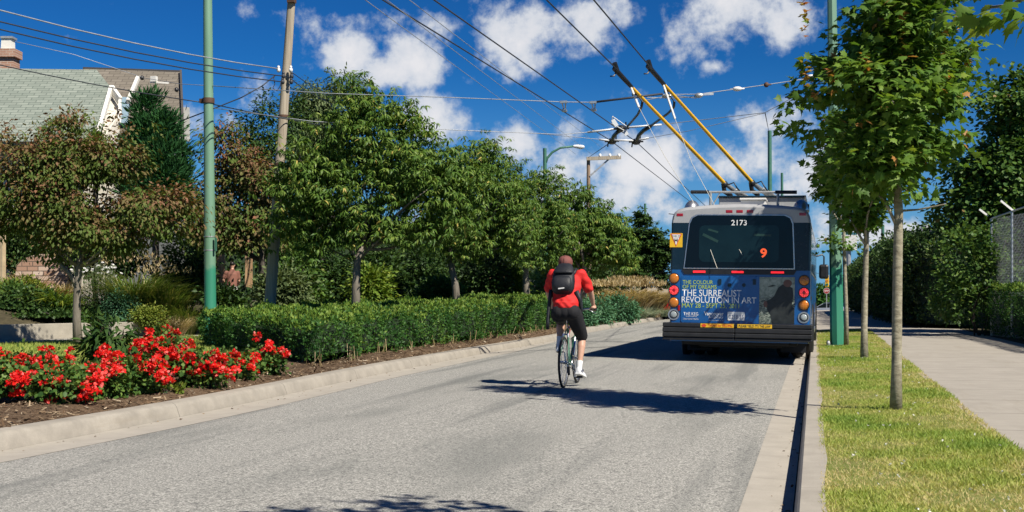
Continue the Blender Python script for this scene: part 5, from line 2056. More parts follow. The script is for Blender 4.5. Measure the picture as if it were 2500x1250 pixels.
def tree(name, label, base, trunk, blobs, leaf, tmpl, size, n_clumps, per, cr, bark, r0, seed=1, droop=0.35, shell=0.5, group=None, limbs=10, red=0.0, sz_var=0.4, up=0.9, extra_limbs=(), cat='tree', flat=.8, out_w=.6, boughs=0, br=.4, whorl=False):
    """trunk with limbs as one part, leaves gathered in clumps as the crown"""
    rs = np.random.RandomState(seed)
    base = np.array(base, float)
    o = thing(name, label, cat, tuple(base), 0, group)
    pos, out, loc, k, cen = clump_cloud(rs, blobs, n_clumps, per, cr, shell, flat, boughs, br)
    N = len(pos)
    if whorl:
        # leaves fan out from the twig end and hang
        ex = loc * np.array([1, 1, .35])
        pos = cen[k] + ex * .03 + rs.normal(size=(N, 3)) * .015
        loc = ex * 1.9
    d = out * out_w + loc * 0.55 + rs.normal(size=(N, 3)) * 0.35 - UPV * droop
    nm = UPV * up + out * 0.45 + rs.normal(size=(N, 3)) * 0.42
    sz = size * (1 - sz_var / 2 + sz_var * rs.rand(N))
    ck = rs.rand(n_clumps)[k]
    shade = 0.55 * rs.rand(N) + 0.38 * ck
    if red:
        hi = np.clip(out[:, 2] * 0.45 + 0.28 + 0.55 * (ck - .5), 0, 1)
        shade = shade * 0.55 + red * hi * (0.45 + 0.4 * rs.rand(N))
    else:
        shade = np.where(rs.rand(N) > 0.985, 1.0, np.minimum(shade, 0.96))
    leaf_mesh('crown', pos, d, nm, sz, tmpl, leaf, o, shade, origin=base)
    m = MB()
    tp = [Vector(p) - Vector(base) for p in trunk]
    k_ = len(tp)
    rr = [r0 * (1.18 if i == 0 else 1.0) * (1 - 0.35 * i / max(1, k_ - 1)) for i in range(k_)]
    m.tube(tp, rr, 12)
    top = np.array(tp[-1])
    sel = rs.choice(len(cen), min(limbs, len(cen)), replace=False)
    for q in sel:
        tgt = cen[q] - base
        st = np.array(tp[-1]) * 0.97 if rs.rand() < .6 or k_ < 3 else np.array(tp[-2])
        pth = limb_path(st, st + (tgt - st) * 0.92, rs)
        rl = rr[-1] * (0.38 + .3 * rs.rand())
        m.tube(pth, [rl * (1 - 0.85 * i / 5) + .004 for i in range(6)], 6)
    for pth, rl in extra_limbs:
        pth = [Vector(p) - Vector(base) for p in pth]
        m.tube(pth, [rl * (1 - .6 * i / (len(pth) - 1)) for i in range(len(pth))], 8)
    m.build('trunk', bark, o, smooth='all')
    return o


def gz(p):
    return left_z(p.x, p.y) if p.x < -4 else right_z(p.x, p.y)


def foot(u, d):
    p = P(u, VH, d)
    return Vector((p.x, p.y, gz(p) - 0.03))


# ---- young maples on the right-hand verge
def maple(label, b, d, trunk_px, blobs, seed, n_cl, r0, size=.105, per=13, limbs=16, extra=()):
    tr = [b] + [P(u, v, d) for u, v in trunk_px]
    return tree('maple_tree', label, b, tr, blobs, ML_MAPLE, T_MAPLE, size, n_cl, per, .14, M_BARKM, r0, seed, droop=.38, shell=.15, limbs=limbs, boughs=int(n_cl * .16), br=.22, group='young maples along the verge', extra_limbs=extra, flat=.55)


d = 12.23
b = G(2187, 1001, 0.17)
b.z = right_z(b.x, b.y) - .02
maple('young maple in full leaf nearest on the verge, slim pale trunk', b, d, ((2189, 900), (2190, 760), (2192, 620), (2194, 520), (2190, 440), (2185, 330), (2185, 180), (2190, 40)),
      [blob(2155, 400, d, 90, 60, .75), blob(2180, 310, d, 108, 75, 1.0), blob(2165, 200, d, 138, 78, 1.0), blob(2210, 90, d, 105, 85, .8), blob(2215, -30, d, 90, 90, .6),
       blob(2205, -150, d, 90, 110, .5), blob(2200, -290, d, 70, 100, .4), blob(2195, -420, d, 50, 90, .28), blob(2190, -530, d, 28, 70, .16),
       blob(2012, 205, d, 42, 48), blob(1990, 110, d, 25, 45), blob(2015, 305, d, 44, 42), blob(2312, 210, d, 38, 55), blob(2340, 260, d, 24, 20), blob(2110, 450, d, 40, 25), blob(2222, 392, d, 42, 32), blob(2120, 110, d, 30, 60), blob(2310, 110, d, 30, 55), blob(2225, 470, d, 25, 16), blob(2060, 180, d, 50, 50)],
      11, 1080, .053, size=.095, per=12, extra=[([P(2193, 560, d), P(2165, 500, d), P(2110, 430, d)], .02), ([P(2193, 515, d), P(2240, 512, d), P(2310, 498, d - .3)], .013)])
# upright shoots of reddish new leaves that stand out of its outline
rs = np.random.RandomState(4)
b1, d1 = b.copy(), d
qs, dq = [], []
for (u, v, u2, v2, dd_) in ((1968, 95, 1958, -5, 11.9), (2205, 120, 2200, 30, 11.6), (2330, 80, 2338, 20, 12.0), (2035, 235, 2028, 165, 11.7), (2305, 190, 2300, 115, 11.7), (2115, 180, 2108, 130, 11.6), (2360, 170, 2372, 120, 12.1), (1990, 240, 1962, 150, 11.8)):
    for k in range(26):
        t = rs.rand() ** .8
        qs.append(P(u + (u2 - u) * t + rs.normal() * 4, v + (v2 - v) * t, dd_))
        dq.append((rs.normal(), rs.normal(), -.3 + .5 * t))
qs, dq = np.array(qs), np.array(dq)
mt = [q_ for q_ in bpy.data.objects if q_.get('label', '').startswith('young maple in full leaf')][0]
leaf_mesh('new_shoots', qs, dq, rdir(rs, len(qs)) * .5 + UPV * .7, .04 + .035 * rs.rand(len(qs)), T_MAPLE, leaf_mat('new_maple_leaf', [(0, (0.16, 0.21, 0.035)), (.5, (0.34, 0.24, 0.06)), (1, (0.46, 0.18, 0.07))], .38, .5, .2), mt, rs.rand(len(qs)), origin=np.array(b1))['kind'] = 'stuff'
d2 = 22.1
b2 = G(2110, 876, 0.17)
b2.z = right_z(b2.x, b2.y) - .02
maple('second young maple on the verge, half hidden by the nearest one', b2, d2, ((2110, 800), (2112, 700), (2115, 600), (2116, 540)),
      [blob(2105, 520, d2, 42, 40), blob(2105, 450, d2, 70, 60), blob(2115, 380, d2, 130, 75, 1.1), blob(2130, 300, d2, 115, 65, .9), blob(2090, 410, d2, 90, 60, 1.0)], 12, 1200, .062, limbs=10)
d3 = 27.6
b3 = P(2066, 842, d3)
b3.z = right_z(b3.x, b3.y) - .02
maple('thin sparse young maple close behind the green pole', b3, d3, ((2066, 760), (2062, 650), (2060, 560), (2058, 470)),
      [blob(2060, 420, d3, 40, 60), blob(2062, 500, d3, 34, 50), blob(2080, 600, d3, 22, 20), blob(2040, 590, d3, 16, 12), blob(2060, 330, d3, 40, 60)], 13, 110, .05, per=10, limbs=8)
b0 = Vector((1.06, 3.95, right_z(1.06, 3.95) - .02))
t0 = tree('maple_tree', 'maple whose leafy branch hangs into the top right corner of the picture', b0, [b0, b0 + Vector((0, 0, 1.2)), b0 + Vector((.02, .02, 2.4)), b0 + Vector((0, 0, 3.4)), b0 + Vector((0, 0, 4.2))],
          [((1.2, 3.85, 3.3), (.6, .6, .6)), ((1.15, 3.9, 4.2), (.55, .6, .6)), ((.85, 4.75, 3.6), (.30, .32, .34)), ((1.1, 4.05, 4.95), (.34, .40, .42)), ((.55, 4.2, 3.9), (.28, .3, .3))],
          ML_MAPLE, T_MAPLE, .11, 190, 13, .14, M_BARKM, .055, 14, droop=.42, shell=.3, limbs=12, boughs=60, br=.25, group='young maples along the verge', flat=.55,
          extra_limbs=[([b0 + Vector((.02, .02, 2.1)), P(2560, -40, 4.6), P(2470, 12, 4.9), P(2400, 20, 5.1)], .012)])
# its overhanging spray of leaves belongs to the crown
rs = np.random.RandomState(8)
sp_ = np.array([P(2500 - 150 * t + 40 * a_, 18 + 26 * t + 30 * b_, 4.75 + .35 * t) for t, a_, b_ in zip(rs.rand(34), rs.normal(size=34), rs.normal(size=34))])
N = len(sp_)
lv = leaf_mesh('hanging_leaves', sp_, rdir(rs, N) * .6 + np.array([-.7, .2, -.55]), rdir(rs, N) * .6 + np.array([0, -.3, .8]), .07 + .035 * rs.rand(N), T_MAPLE, ML_MAPLE, t0, .3 + .6 * rs.rand(N), origin=np.array(b0))

# ---- dark tall tree, hedges, shrubs and mesh fence on the right
d = 35.0
fb = foot(2455, d)
tree('broadleaf_tree', 'tall dark green tree beyond the low clipped hedge on the far right', fb, [fb, fb + Vector((0, 0, 1.5)), fb + Vector((.1, 0, 3.2))],
     [blob(2470, 235, d, 60, 80), blob(2440, 320, d, 80, 80), blob(2430, 420, d, 110, 90), blob(2385, 500, d, 85, 75), blob(2470, 400, d, 90, 120), blob(2545, 330, d, 100, 150), blob(2550, 500, d, 120, 120), blob(2420, 570, d, 90, 50), blob(2350, 555, d, 50, 45)],
     ML_ROSE, T_ROUND, .14, 900, 30, .28, M_BARKD, .16, 21, limbs=16, boughs=130, br=.45, shell=.3)


def hedge(name, label, front, back, height, leaf, size, dens, parent_group=None, top_leaf=None, z_in=None, seed=3, rough=.07, cat='hedge', tmpl=T_SIMPLE, core=True, topd=1.0, kind='hedge'):
    """a clipped hedge between a front line and a back line (same number of points); leaves on every face, an opaque core inside to block light"""
    rs = np.random.RandomState(seed)
    fr = [Vector((x, y, 0)) for x, y in front]
    bk = [Vector((x, y, 0)) for x, y in back]
    n = len(fr)
    hs = height if isinstance(height, (list, tuple)) else [height] * n
    org = Vector((fr[0].x, fr[0].y, gz(fr[0])))
    o = thing(name, label, cat, org, 0, parent_group)
    quads = []   # (a, b, h_a, h_b) vertical faces, and tops
    faces = []
    for i in range(n - 1):
        faces.append(('side', fr[i], fr[i + 1], hs[i], hs[i + 1], None))
        faces.append(('side', bk[i], bk[i + 1], hs[i], hs[i + 1], None))
        faces.append(('top', fr[i], fr[i + 1], hs[i], hs[i + 1], (bk[i], bk[i + 1])))
    faces.append(('side', fr[0], bk[0], hs[0], hs[0], None))
    faces.append(('side', fr[-1], bk[-1], hs[-1], hs[-1], None))
    PP, DD, NN, TT = [], [], [], []
    ctr = sum(fr + bk, Vector()) / (2 * n)
    for kind_, a, b_, ha, hb_, extra in faces:
        L = (b_ - a).length
        if kind_ == 'side':
            A = L * (ha + hb_) / 2
            m = int(A * dens)
            s, t = rs.rand(m), rs.rand(m) ** .85
            x = a.x + (b_.x - a.x) * s
            y = a.y + (b_.y - a.y) * s
            h = (ha + (hb_ - ha) * s)
            nrm = Vector((b_.y - a.y, -(b_.x - a.x), 0)).normalized()
            if nrm.dot((a + b_) / 2 - ctr) < 0:
                nrm = -nrm
            nv = np.tile(np.array(nrm), (m, 1))
            z = .05 + t * h
            tp = np.zeros(m)
        else:
            c1, c2 = extra
            A = L * ((c1 - a).length + (c2 - b_).length) / 2
            m = int(A * dens * topd)
            s, t = rs.rand(m), rs.rand(m)
            x = (a.x + (b_.x - a.x) * s) * (1 - t) + (c1.x + (c2.x - c1.x) * s) * t
            y = (a.y + (b_.y - a.y) * s) * (1 - t) + (c1.y + (c2.y - c1.y) * s) * t
            h = ha + (hb_ - ha) * s
            z = h.copy()
            nv = np.tile(UPV, (m, 1))
            tp = np.ones(m)
        w = rough * (np.sin(x * 3.1 + y * 2.2) + np.sin(y * 5.3 - z * 4.1) + .8 * np.sin(x * 7.7 + z * 6.0 + y * 3) + .6 * np.sin(y * 11 + x * 9)) * .5
        w = w + rs.normal(size=m) * size * .55
        # rounded shoulders
        g0 = np.array([gz(Vector((xx_, yy_, 0))) for xx_, yy_ in zip(x, y)])
        p = np.stack([x, y, z + g0], 1) + nv * w[:, None]
        if kind_ == 'side':
            k = np.clip((z / h - .8) / .2, 0, 1) ** 2 * .12 * np.minimum(h, 1.2)
            p -= nv * k[:, None]
            k2 = np.clip((.3 - z / h) / .3, 0, 1) ** 2 * .05
            p -= nv * k2[:, None]
        PP.append(p)
        NN.append(nv)
        TT.append(tp)
    PP, NN, TT = np.concatenate(PP), np.concatenate(NN), np.concatenate(TT)
    m = len(PP)
    dd = NN * .5 + UPV * .45 + rs.normal(size=(m, 3)) * .6
    nn = NN * .7 + UPV * .35 + rs.normal(size=(m, 3)) * .5
    sh_ = np.clip(.5 + .28 * np.sin(PP[:, 0] * 2.3 + PP[:, 1] * 1.7) * np.sin(PP[:, 1] * 3.1 + PP[:, 2] * 4) + rs.normal(size=m) * .2, 0, 1)
    sz = size * (.7 + .6 * rs.rand(m))
    og = np.array(org)
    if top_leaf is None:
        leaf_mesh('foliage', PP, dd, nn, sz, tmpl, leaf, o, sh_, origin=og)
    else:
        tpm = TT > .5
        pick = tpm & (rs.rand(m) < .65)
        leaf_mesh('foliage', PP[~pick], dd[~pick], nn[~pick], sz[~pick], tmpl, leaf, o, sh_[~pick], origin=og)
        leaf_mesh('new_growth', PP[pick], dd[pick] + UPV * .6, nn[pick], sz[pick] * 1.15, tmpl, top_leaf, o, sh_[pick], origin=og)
    if core:
        mb = MB()
        rows = []
        for i in range(n):
            c = (fr[i] + bk[i]) / 2
            ln = (fr[i] - bk[i]).length
            k = max(0.2, 1 - .36 / max(ln * .5, .45))
            row = []
            for q, hh in ((fr[i], .12), (fr[i], hs[i] - .20), (bk[i], hs[i] - .20), (bk[i], .12)):
                p = c + (q - c) * k
                row.append((p.x - org.x, p.y - org.y, gz(p) + hh - org.z))
            rows.append(row)
        e = (fr[1] - fr[0]).normalized() * .12
        rows[0] = [(x + e.x, y + e.y, z) for x, y, z in rows[0]]
        e = (fr[-1] - fr[-2]).normalized() * .12
        rows[-1] = [(x - e.x, y - e.y, z) for x, y, z in rows[-1]]
        mb.loft(rows)
        mb.build('light_block_core', M_CORE, o)  # added solid core, keeps light from passing through the leaf shell
    return o


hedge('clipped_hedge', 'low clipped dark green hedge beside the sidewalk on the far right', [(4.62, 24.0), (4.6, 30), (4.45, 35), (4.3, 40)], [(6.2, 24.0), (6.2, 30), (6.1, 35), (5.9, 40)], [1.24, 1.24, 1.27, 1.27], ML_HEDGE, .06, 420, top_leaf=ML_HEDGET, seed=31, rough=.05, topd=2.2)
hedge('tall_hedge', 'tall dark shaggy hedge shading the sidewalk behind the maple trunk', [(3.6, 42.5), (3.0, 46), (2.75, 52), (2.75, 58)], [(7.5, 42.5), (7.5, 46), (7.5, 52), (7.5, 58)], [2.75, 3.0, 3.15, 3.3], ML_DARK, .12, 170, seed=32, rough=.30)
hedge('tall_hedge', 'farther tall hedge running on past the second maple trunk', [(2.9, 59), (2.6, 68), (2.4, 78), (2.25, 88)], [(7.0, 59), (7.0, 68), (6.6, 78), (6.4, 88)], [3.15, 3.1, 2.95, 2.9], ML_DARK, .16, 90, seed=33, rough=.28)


for i, (u, v, d_, ru, rv, lab) in enumerate(((1996, 722, 122, 26, 26, 'distant green tree at the far crossing right beside the bus'), (2040, 715, 128, 24, 30, 'distant green tree behind the green pole at the far crossing'), (2075, 700, 135, 18, 26, 'distant tree behind the thin young maple'))):
    b = foot(u, d_)
    tree('distant_tree', lab, b, [b, P(u, v + 10, d_), P(u, v, d_)], [blob(u, v, d_, ru, rv), blob(u - ru * .4, v + rv * .4, d_, ru * .6, rv * .6)], ML_HEDGE, T_SIMPLE, .42, 90, 14, .5, M_BARKD, .15, 230 + i, limbs=4, group='trees at the far crossing')


def shrub(name, label, blobs, leaf, tmpl, size, n_clumps, per, cr, seed=1, up=.7, droop=.1, group=None, cat='shrub', shell=.55, stems=6, out_w=.8, base=None):
    rs = np.random.RandomState(seed)
    C = np.array([q[0] for q in blobs])
    b = Vector((C[:, 0].mean(), C[:, 1].mean(), 0))
    if base is not None:
        b = Vector(base)
    else:
        b.z = gz(b) - .02
    o = thing(name, label, cat, b, 0, group)
    pos, out, loc, k, cen = clump_cloud(rs, blobs, n_clumps, per, cr, shell)
    pos[:, 2] = np.maximum(pos[:, 2], b.z + .03)
    N = len(pos)
    dd = out * out_w + loc * .4 + rs.normal(size=(N, 3)) * .4 - UPV * droop
    nn = UPV * up + out * .5 + rs.normal(size=(N, 3)) * .45
    sh_ = np.clip(.6 * rs.rand(N) + .38 * rs.rand(n_clumps)[k], 0, 1)
    leaf_mesh('foliage', pos, dd, nn, size * (.75 + .5 * rs.rand(N)), tmpl, leaf, o, sh_, origin=np.array(b))
    m = MB()
    for q in rs.choice(len(cen), min(stems, len(cen)), replace=False):
        tgt = cen[q] - np.array(b)
        a = np.array([rs.normal() * .06, rs.normal() * .06, 0])
        m.tube(limb_path(a, tgt * .95, rs), [.022 * (1 - .8 * i / 5) + .003 for i in range(6)], 5)
    m.build('stems', M_BARKD, o, smooth='all')
    return o


d = 33
shrub('climbing_shrub', 'leafy shrub climbing the mesh fence above the low hedge', [blob(2420, 600, d, 45, 75), blob(2400, 680, d, 60, 50), blob(2455, 655, d, 40, 45), blob(2350, 640, d, 60, 100), blob(2330, 720, d, 50, 60)], ML_ROSE, T_ROUND, .10, 170, 26, .22, 34)
shrub('evergreen_shrub', 'dark evergreen mass filling the gap between tall hedge and tall tree', [blob(2300, 640, 43, 90, 90), blob(2270, 720, 44, 90, 60), blob(2340, 560, 42, 60, 60), blob(2230, 610, 46, 50, 40)], ML_DARK, T_ROUND, .13, 260, 30, .35, 35)

# chain-link fence
fn = thing('mesh_fence', 'galvanised chain-link fence with angled arms behind the low hedge on the far right', 'fence', P(2475, 800, 31.5))
fo = Vector(fn.location)
A_t, B_t = P(2418, 535, 33.0), P(2560, 485, 29.0)
z_b = 0.2
m_ = MB()
m_.tube([A_t - fo, B_t - fo], .025, 8)
m_.build('top_rail', M_GALV, fn)
for t in (.02, .40, .95):
    p = A_t.lerp(B_t, t)
    m_ = MB()
    m_.tube([Vector((p.x, p.y, z_b)) - fo, p - fo], .03, 8)
    m_.build('post', M_GALV, fn)
for (u, v, u2, v2, dd_) in ((2474, 515, 2443, 490, 31.5), (2412, 527, 2391, 511, 33.2)):
    m_ = MB()
    m_.beam(P(u, v, dd_) - fo, P(u2, v2, dd_) - fo, .03, .05)
    m_.build('barb_arm', M_WHITEP, fn)
m_ = MB()
L = (B_t - A_t)
hz = A_t.z - z_b
nl = 40
for i in range(-nl // 2, nl):
    for sgn in (1, -1):
        s0 = i / nl
        pts = []
        for j in range(2):
            s = s0 + sgn * (j * hz / 5.2) + (.0 if sgn > 0 else .5)
            pts.append((s, z_b + j * hz))
        (s1, z1), (s2, z2) = pts
        # keep the part that lies on the panel
        if s1 > s2:
            (s1, z1), (s2, z2) = (s2, z2), (s1, z1)
        if s2 < 0 or s1 > 1 or s2 - s1 < 1e-6:
            continue
        q1, q2 = max(s1, 0), min(s2, 1)
        za = z1 + (z2 - z1) * (q1 - s1) / (s2 - s1)
        zb_ = z1 + (z2 - z1) * (q2 - s1) / (s2 - s1)
        ra, rb_ = A_t + L * q1, A_t + L * q2
        m_.tube([Vector((ra.x, ra.y, za)) - fo, Vector((rb_.x, rb_.y, zb_)) - fo], .004, 4, caps=False)
tag(m_.build('wire_mesh', M_GALV, fn), kind='stuff')

# ---- left: clipped hedge along the kerb
hy = [18.9, 22, 26, 30, 35, 40, 44]
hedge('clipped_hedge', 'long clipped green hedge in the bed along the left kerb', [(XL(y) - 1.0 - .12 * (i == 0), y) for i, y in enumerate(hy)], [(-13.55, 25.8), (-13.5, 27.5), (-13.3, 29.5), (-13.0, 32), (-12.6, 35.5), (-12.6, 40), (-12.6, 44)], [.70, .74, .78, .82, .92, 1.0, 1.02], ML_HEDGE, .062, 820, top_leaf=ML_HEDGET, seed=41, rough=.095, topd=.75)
# dry cut stems at the foot of the hedge (uncountable)
rs = np.random.RandomState(17)
N = 80
cy_ = 19 + 22 * rs.rand(N)
cl_ = np.floor(cy_ / 1.7)
cy_ = cl_ * 1.7 + rs.normal(size=N) * .16
cx_a = np.array([XL(y) for y in cy_]) - .92 + rs.normal(size=N) * .08
cz_ = np.array([left_z(x, y) for x, y in zip(cx_a, cy_)])
T_STICK = (np.array([(.03, 0, 0), (-.03, 0, 0), (-.02, 1, 0), (.02, 1, 0), (0, 0, .04), (0, 1, .03)], float), [(0, 1, 2, 3), (1, 4, 5, 2), (4, 0, 3, 5)])
tag(leaf_mesh('dry_stems', np.stack([cx_a, cy_, cz_], 1), rs.normal(size=(N, 3)) * np.array([.3, .3, 0]) + UPV, rdir(rs, N), .14 + .20 * rs.rand(N), T_STICK, ML_STRAW, shade=rs.rand(N)),
    'dry straw coloured cut stems poking out at the foot of the clipped hedge', 'dry stems', kind='stuff')

# ---- drooping long-leaved street trees in a row behind the hedge
RW_ = 'long-leaved trees in a row behind the clipped hedge'


def street_tree(label, d, trunk_px, blobs, seed, n_cl, r0, per=24, size=.152, leaf=None, cr=.30, tm=None, droop=.62, bark=None, br=.42):
    b = foot(trunk_px[0][0], d)
    tr = [b] + [P(u, v, d) for u, v in trunk_px[1:]]
    return tree('street_tree', label, b, tr, blobs, leaf or ML_LONG, tm or T_LONG, size, int(n_cl * 4.6), 11, cr, bark or M_BARK, r0, seed, droop=droop, shell=.2, limbs=14, group=RW_, flat=.7, boughs=int(n_cl * .42), br=br, whorl=True, out_w=.35)


d = 29.0
street_tree('largest drooping long-leaved tree, centre left, taller than the others in its row', d, ((868, 760), (869, 700), (872, 640), (885, 600)),
            [blob(870, 260, d, 75, 75), blob(855, 350, d, 130, 90), blob(775, 430, d, 95, 85), blob(960, 410, d, 125, 105), blob(870, 480, d, 175, 95), blob(1050, 470, d, 85, 95), blob(765, 520, d, 75, 60), blob(1000, 565, d, 110, 45), blob(1090, 400, d, 60, 60), blob(740, 380, d, 50, 50), blob(930, 300, d, 70, 70), blob(880, 565, d, 110, 40), blob(1130, 480, d, 50, 70), blob(985, 275, d, 35, 40), blob(1095, 540, d, 60, 60), blob(715, 460, d, 45, 80), blob(715, 570, d, 55, 45), blob(820, 590, d, 80, 40), blob(1010, 360, d, 70, 60)],
            51, 900, .11)
d = 36.5
street_tree('second drooping tree from the left, leaning grey trunk behind the hedge', d, ((1120, 760), (1112, 700), (1100, 640), (1110, 600)),
            [blob(1160, 410, d, 70, 60), blob(1215, 450, d, 75, 70), blob(1150, 510, d, 100, 75), blob(1230, 530, d, 75, 60), blob(1090, 540, d, 70, 60), blob(1180, 580, d, 90, 40), blob(1120, 450, d, 60, 50), blob(1100, 600, d, 60, 30), blob(1185, 370, d, 30, 30), blob(1270, 590, d, 50, 35)],
            52, 560, .12, cr=.34)
d = 45.0
street_tree('third drooping tree from the left, just left of the cyclist', d, ((1287, 750), (1284, 690), (1282, 640), (1285, 600)),
            [blob(1262, 440, d, 40, 50), blob(1290, 490, d, 70, 60), blob(1340, 520, d, 60, 60), blob(1280, 560, d, 85, 55), blob(1350, 580, d, 60, 45), blob(1255, 395, d, 18, 25), blob(1370, 480, d, 30, 40), blob(1300, 620, d, 70, 35), blob(1330, 450, d, 40, 40)],
            53, 480, .14, cr=.38)
d = 54.0
street_tree('fourth drooping tree from the left, above the cyclist and pale reeds', d, ((1425, 740), (1425, 680), (1430, 620)),
            [blob(1420, 490, d, 40, 35), blob(1455, 530, d, 65, 50), blob(1410, 560, d, 60, 55), blob(1480, 590, d, 65, 55), blob(1430, 620, d, 85, 45), blob(1510, 620, d, 45, 50), blob(1370, 520, d, 45, 55), blob(1385, 600, d, 50, 50), blob(1500, 560, d, 40, 40)],
            54, 460, .15, cr=.42, size=.21)
d = 66.0
street_tree('dark olive tree closing the row beside the bus', d, ((1570, 730), (1572, 680), (1575, 620)),
            [blob(1575, 570, d, 40, 45), blob(1600, 610, d, 45, 50), blob(1560, 640, d, 50, 45), blob(1620, 650, d, 40, 45), blob(1572, 530, d, 16, 22), blob(1540, 600, d, 40, 50)],
            55, 300, .15, cr=.42, size=.2, leaf=ML_DARK, tm=T_SIMPLE, droop=.3, bark=M_BARKD)

# ---- purple-leaved dogwoods
d = 27.9
b = foot(191, d)
tree('dogwood_tree', 'reddish brown leaved small tree with thin forked trunk above the roses', b, [b, P(187, 780, d), P(188, 720, d), P(193, 650, d), P(196, 600, d)],
     [blob(40, 450, d, 90, 80), blob(110, 400, d, 90, 65), blob(200, 370, d, 90, 70), blob(275, 400, d, 70, 60), blob(385, 490, d, 60, 45), blob(440, 510, d, 50, 40), blob(130, 500, d, 130, 60), blob(290, 510, d, 130, 60), blob(200, 560, d, 140, 40), blob(15, 350, d, 35, 50), blob(190, 300, d, 45, 30), blob(310, 330, d, 30, 30), blob(-40, 520, d, 60, 80), blob(400, 545, d, 60, 35), blob(150, 597, d, 110, 26), blob(320, 585, d, 80, 24)],
     ML_RED, T_SIMPLE, .11, 1150, 24, .20, M_BARK, .10, 61, droop=.75, shell=.25, limbs=16, red=.9, boughs=150, br=.38,
     extra_limbs=[([P(187, 702, d), P(172, 670, d), P(150, 648, d), P(135, 620, d), P(128, 575, d)], .06), ([P(193, 648, d), P(165, 640, d), P(145, 620, d), P(138, 590, d)], .05), ([P(195, 610, d), P(240, 590, d), P(290, 560, d)], .04)])
d = 35.5
b = foot(645, d)
tree('dogwood_tree', 'reddish brown leaved tree standing between the green pole and the wooden pole', b, [b, P(645, 700, d), P(640, 640, d), P(632, 590, d)],
     [blob(560, 380, d, 45, 50), blob(600, 430, d, 70, 55), blob(545, 470, d, 50, 70), blob(640, 490, d, 65, 60), blob(590, 540, d, 80, 60), blob(660, 560, d, 55, 50), blob(500, 520, d, 30, 55), blob(545, 585, d, 60, 28), blob(545, 330, d, 22, 25)],
     ML_RED, T_SIMPLE, .125, 640, 24, .24, M_BARKD, .13, 62, droop=.75, shell=.25, limbs=14, red=.9, boughs=100, br=.4)

# ---- trees farther back on the left
d = 38.0
b = foot(380, d)
tree('cypress_tree', 'dark blue-green pointed cypress in front of the brown roof', b, [b, b + Vector((0, 0, 2)), P(375, 420, d)],
     [blob(352, 275, d, 20, 42), blob(372, 330, d, 45, 45), blob(395, 385, d, 65, 60), blob(375, 440, d, 85, 60), blob(345, 370, d, 40, 65), blob(402, 312, d, 24, 38), blob(430, 440, d, 30, 45), blob(372, 255, d, 12, 25), blob(390, 500, d, 85, 55)],
     ML_CONIF, T_SPRAY, .26, 560, 26, .22, M_BARKD, .12, 63, droop=-.75, shell=.5, limbs=6, up=.3)
d = 40.6
for (u, v, ru, rv, lab, sd) in ((150, 330, 50, 42, 'lime green conifer top poking up before the green roof', 64), (232, 348, 22, 25, 'small lime green conifer tip beside the gable wall', 65)):
    b = foot(u, d)
    tree('conifer', lab, b, [b, P(u, v + 60, d), P(u, v, d)], [blob(u, v, d, ru, rv), blob(u, v + 60, d, ru * 1.3, rv * 1.5)], ML_LIME, T_SPRAY, .16, 110, 20, .15, M_BARKD, .07, sd, droop=-.6, limbs=4, up=.3, group='lime green conifers')
d = 40.0
b = foot(640, d)
tree('back_tree', 'small-leaved dark tree left of the wooden pole top', b, [b, P(640, 600, d), P(645, 450, d)],
     [blob(645, 350, d, 50, 60), blob(610, 330, d, 30, 45), blob(650, 265, d, 22, 40), blob(625, 420, d, 60, 50), blob(720, 300, d, 35, 60), blob(600, 300, d, 14, 24)],
     ML_DARK, T_SIMPLE, .12, 330, 18, .22, M_BARKD, .13, 66, shell=.3, limbs=14)
d = 44.0
b = foot(780, d)
tree('back_tree', 'fine grey-green tree rising behind the largest drooping tree', b, [b, P(780, 600, d), P(780, 420, d)],
     [blob(770, 245, d, 55, 42), blob(745, 300, d, 45, 60), blob(800, 300, d, 60, 60), blob(845, 215, d, 38, 36), blob(770, 370, d, 70, 60)],
     ML_GREY, T_LONG, .20, 420, 24, .30, M_BARKD, .15, 67, shell=.4, limbs=14, droop=.5)

